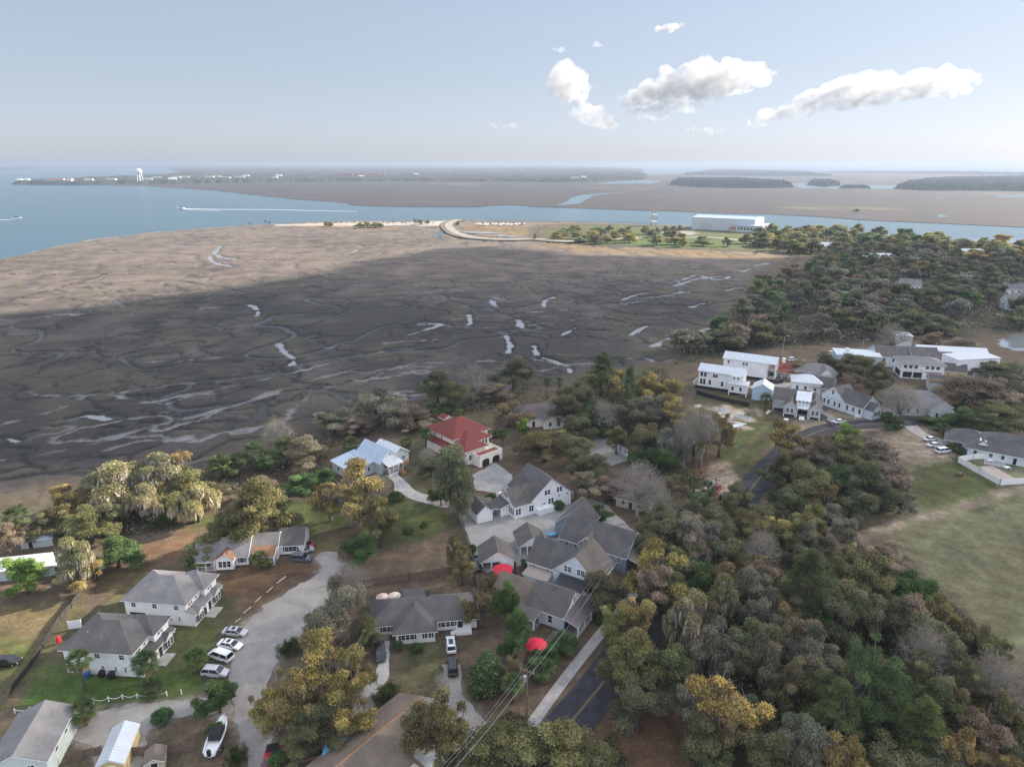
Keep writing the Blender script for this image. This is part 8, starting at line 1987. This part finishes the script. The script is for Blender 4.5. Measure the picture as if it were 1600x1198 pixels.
cloudline('cloud', [(862, 143, 10), (882, 120, 22), (900, 140, 22), (885, 152, 12)], 'small upright white cumulus, left end of the row of clouds', 1, n=40)
cloudline('cloud', [(895, 175, 10), (920, 178, 18), (945, 192, 16), (960, 196, 6)], 'thin ragged cloud just under the small upright cumulus', 2, n=34, dens=.003)
cloudline('cloud', [(972, 160, 8), (1010, 150, 20), (1060, 138, 30), (1110, 130, 28), (1160, 122, 24), (1205, 118, 11)], 'broad white cumulus in the middle of the row with a flat grey base', 3, n=90)
cloudline('cloud', [(985, 176, 8), (1020, 178, 14), (1080, 172, 12), (1100, 168, 6)], 'grey shelf of cloud below the broad middle cumulus', 4, n=40, dens=.0035)
cloudline('cloud', [(1172, 193, 7), (1215, 180, 14), (1270, 160, 20), (1330, 146, 26), (1400, 140, 26), (1470, 132, 22), (1518, 130, 15)], 'long bright cloud slanting up to the right above the horizon', 5, n=100)
cloudline('cloud', [(1026, 48, 4), (1048, 44, 8), (1068, 37, 6)], 'small white wisp of cloud high above the others', 6, n=18, vox=16, dens=.012)
cloudline('cloud', [(1070, 205, 4), (1100, 205, 6), (1125, 207, 4)], 'faint scrap of cloud low under the broad middle cumulus', 7, n=16, vox=16, dens=.003)
cloudline('cloud', [(755, 196, 4), (780, 197, 6), (805, 198, 5)], 'faint pair of cloud scraps left of the cumulus row', 8, n=14, vox=16, dens=.003)
cloudline('cloud', [(866, 78, 5), (884, 78, 5)], 'tiny pale puff of cloud above the small upright cumulus', 9, n=9, vox=16, dens=.0035)
cloudline('cloud', [(932, 70, 5), (940, 72, 5)], 'tiny pale puff of cloud between the upright cumulus and the high wisp', 10, n=7, vox=16, dens=.0035)
# the cloud overhead whose shadow lies over the village and the near marsh
def cloudskin():
    m = bpy.data.materials.new('cloud_vapour')
    m.use_nodes = True
    t = m.node_tree
    t.nodes.remove(t.nodes['Principled BSDF'])
    d = N(t, 'ShaderNodeBsdfDiffuse'); tr = N(t, 'ShaderNodeBsdfTranslucent'); mx = N(t, 'ShaderNodeMixShader', Fac=.8)
    d.inputs['Color'].default_value = tr.inputs['Color'].default_value = (.97, .98, 1, 1)
    t.links.new(d.outputs[0], mx.inputs[1]); t.links.new(tr.outputs[0], mx.inputs[2])
    tp = N(t, 'ShaderNodeBsdfTransparent'); m2 = N(t, 'ShaderNodeMixShader', Fac=.40)   # thin enough for a little sun to come through
    t.links.new(mx.outputs[0], m2.inputs[1]); t.links.new(tp.outputs[0], m2.inputs[2])
    t.links.new(m2.outputs[0], t.nodes['Material Output'].inputs['Surface'])
    return m
def overhead():
    G = W2([(-900, 560), (-300, 512), (0, 486), (150, 477), (300, 461), (400, 447), (500, 427), (600, 404), (700, 387), (770, 384), (830, 391), (900, 396), (1000, 399), (1130, 403), (1240, 401), (1330, 390), (1450, 396), (1600, 410), (1900, 440), (2600, 560)]) + [(420, 40), (300, -160), (-60, -160), (-75, 40), (-86, 90), (-88, 104), (-80, 120), (-58, 133), (-40, 152), (-52, 176), (-140, 184), (-260, 176), (-420, 165)]
    H = 620.0
    sh = TOSUN / TOSUN.z * H
    xs, ys = np.arange(-1150, 1100, 7.0), np.arange(-180, 900, 7.0)
    X, Y = np.meshgrid(xs, ys)
    s = sdist(X, Y, G) + 9 * fbm(X * .02, Y * .02, 111, 4) * sstep(120, 300, Y) + 3 * fbm(X * .05, Y * .05, 112, 3)
    th = np.sqrt(np.clip(s, 0, 60) / 60)
    top = H + 2 + th * 16 * (1 + .6 * fbm(X * .02, Y * .02, 113, 4))
    bot = H - th * 6 * (1 + .5 * fbm(X * .03, Y * .03, 114, 3))
    ny, nx = X.shape
    i = (np.arange(ny - 1)[:, None] * nx + np.arange(nx - 1)[None, :]).ravel()
    f = np.stack([i, i + 1, i + nx + 1, i + nx], 1)
    keep = (s.ravel()[f] > 0).all(1)
    f = f[keep]
    n = X.size
    edges = {}
    for q in f:
        for a, b in zip(q, np.roll(q, -1)):
            if (b, a) in edges: del edges[(b, a)]
            else: edges[(a, b)] = 1
    e = np.array(list(edges.keys()))
    rim = np.stack([e[:, 1], e[:, 0], e[:, 0] + n, e[:, 1] + n], 1)
    v = np.concatenate([np.stack([X.ravel() + sh.x, Y.ravel() + sh.y, top.ravel()], 1), np.stack([X.ravel() + sh.x, Y.ravel() + sh.y, bot.ravel()], 1)])
    ff = np.concatenate([f, f[:, ::-1] + n, rim])
    used = np.unique(ff)
    mp = np.zeros(2 * n, int); mp[used] = np.arange(len(used))
    tag(link('cloud', npmesh('cloud', v[used], mp[ff], cloudskin(), smooth=True)), 'broad thin cloud overhead that shades the village and near marsh', 'cloud')
overhead()
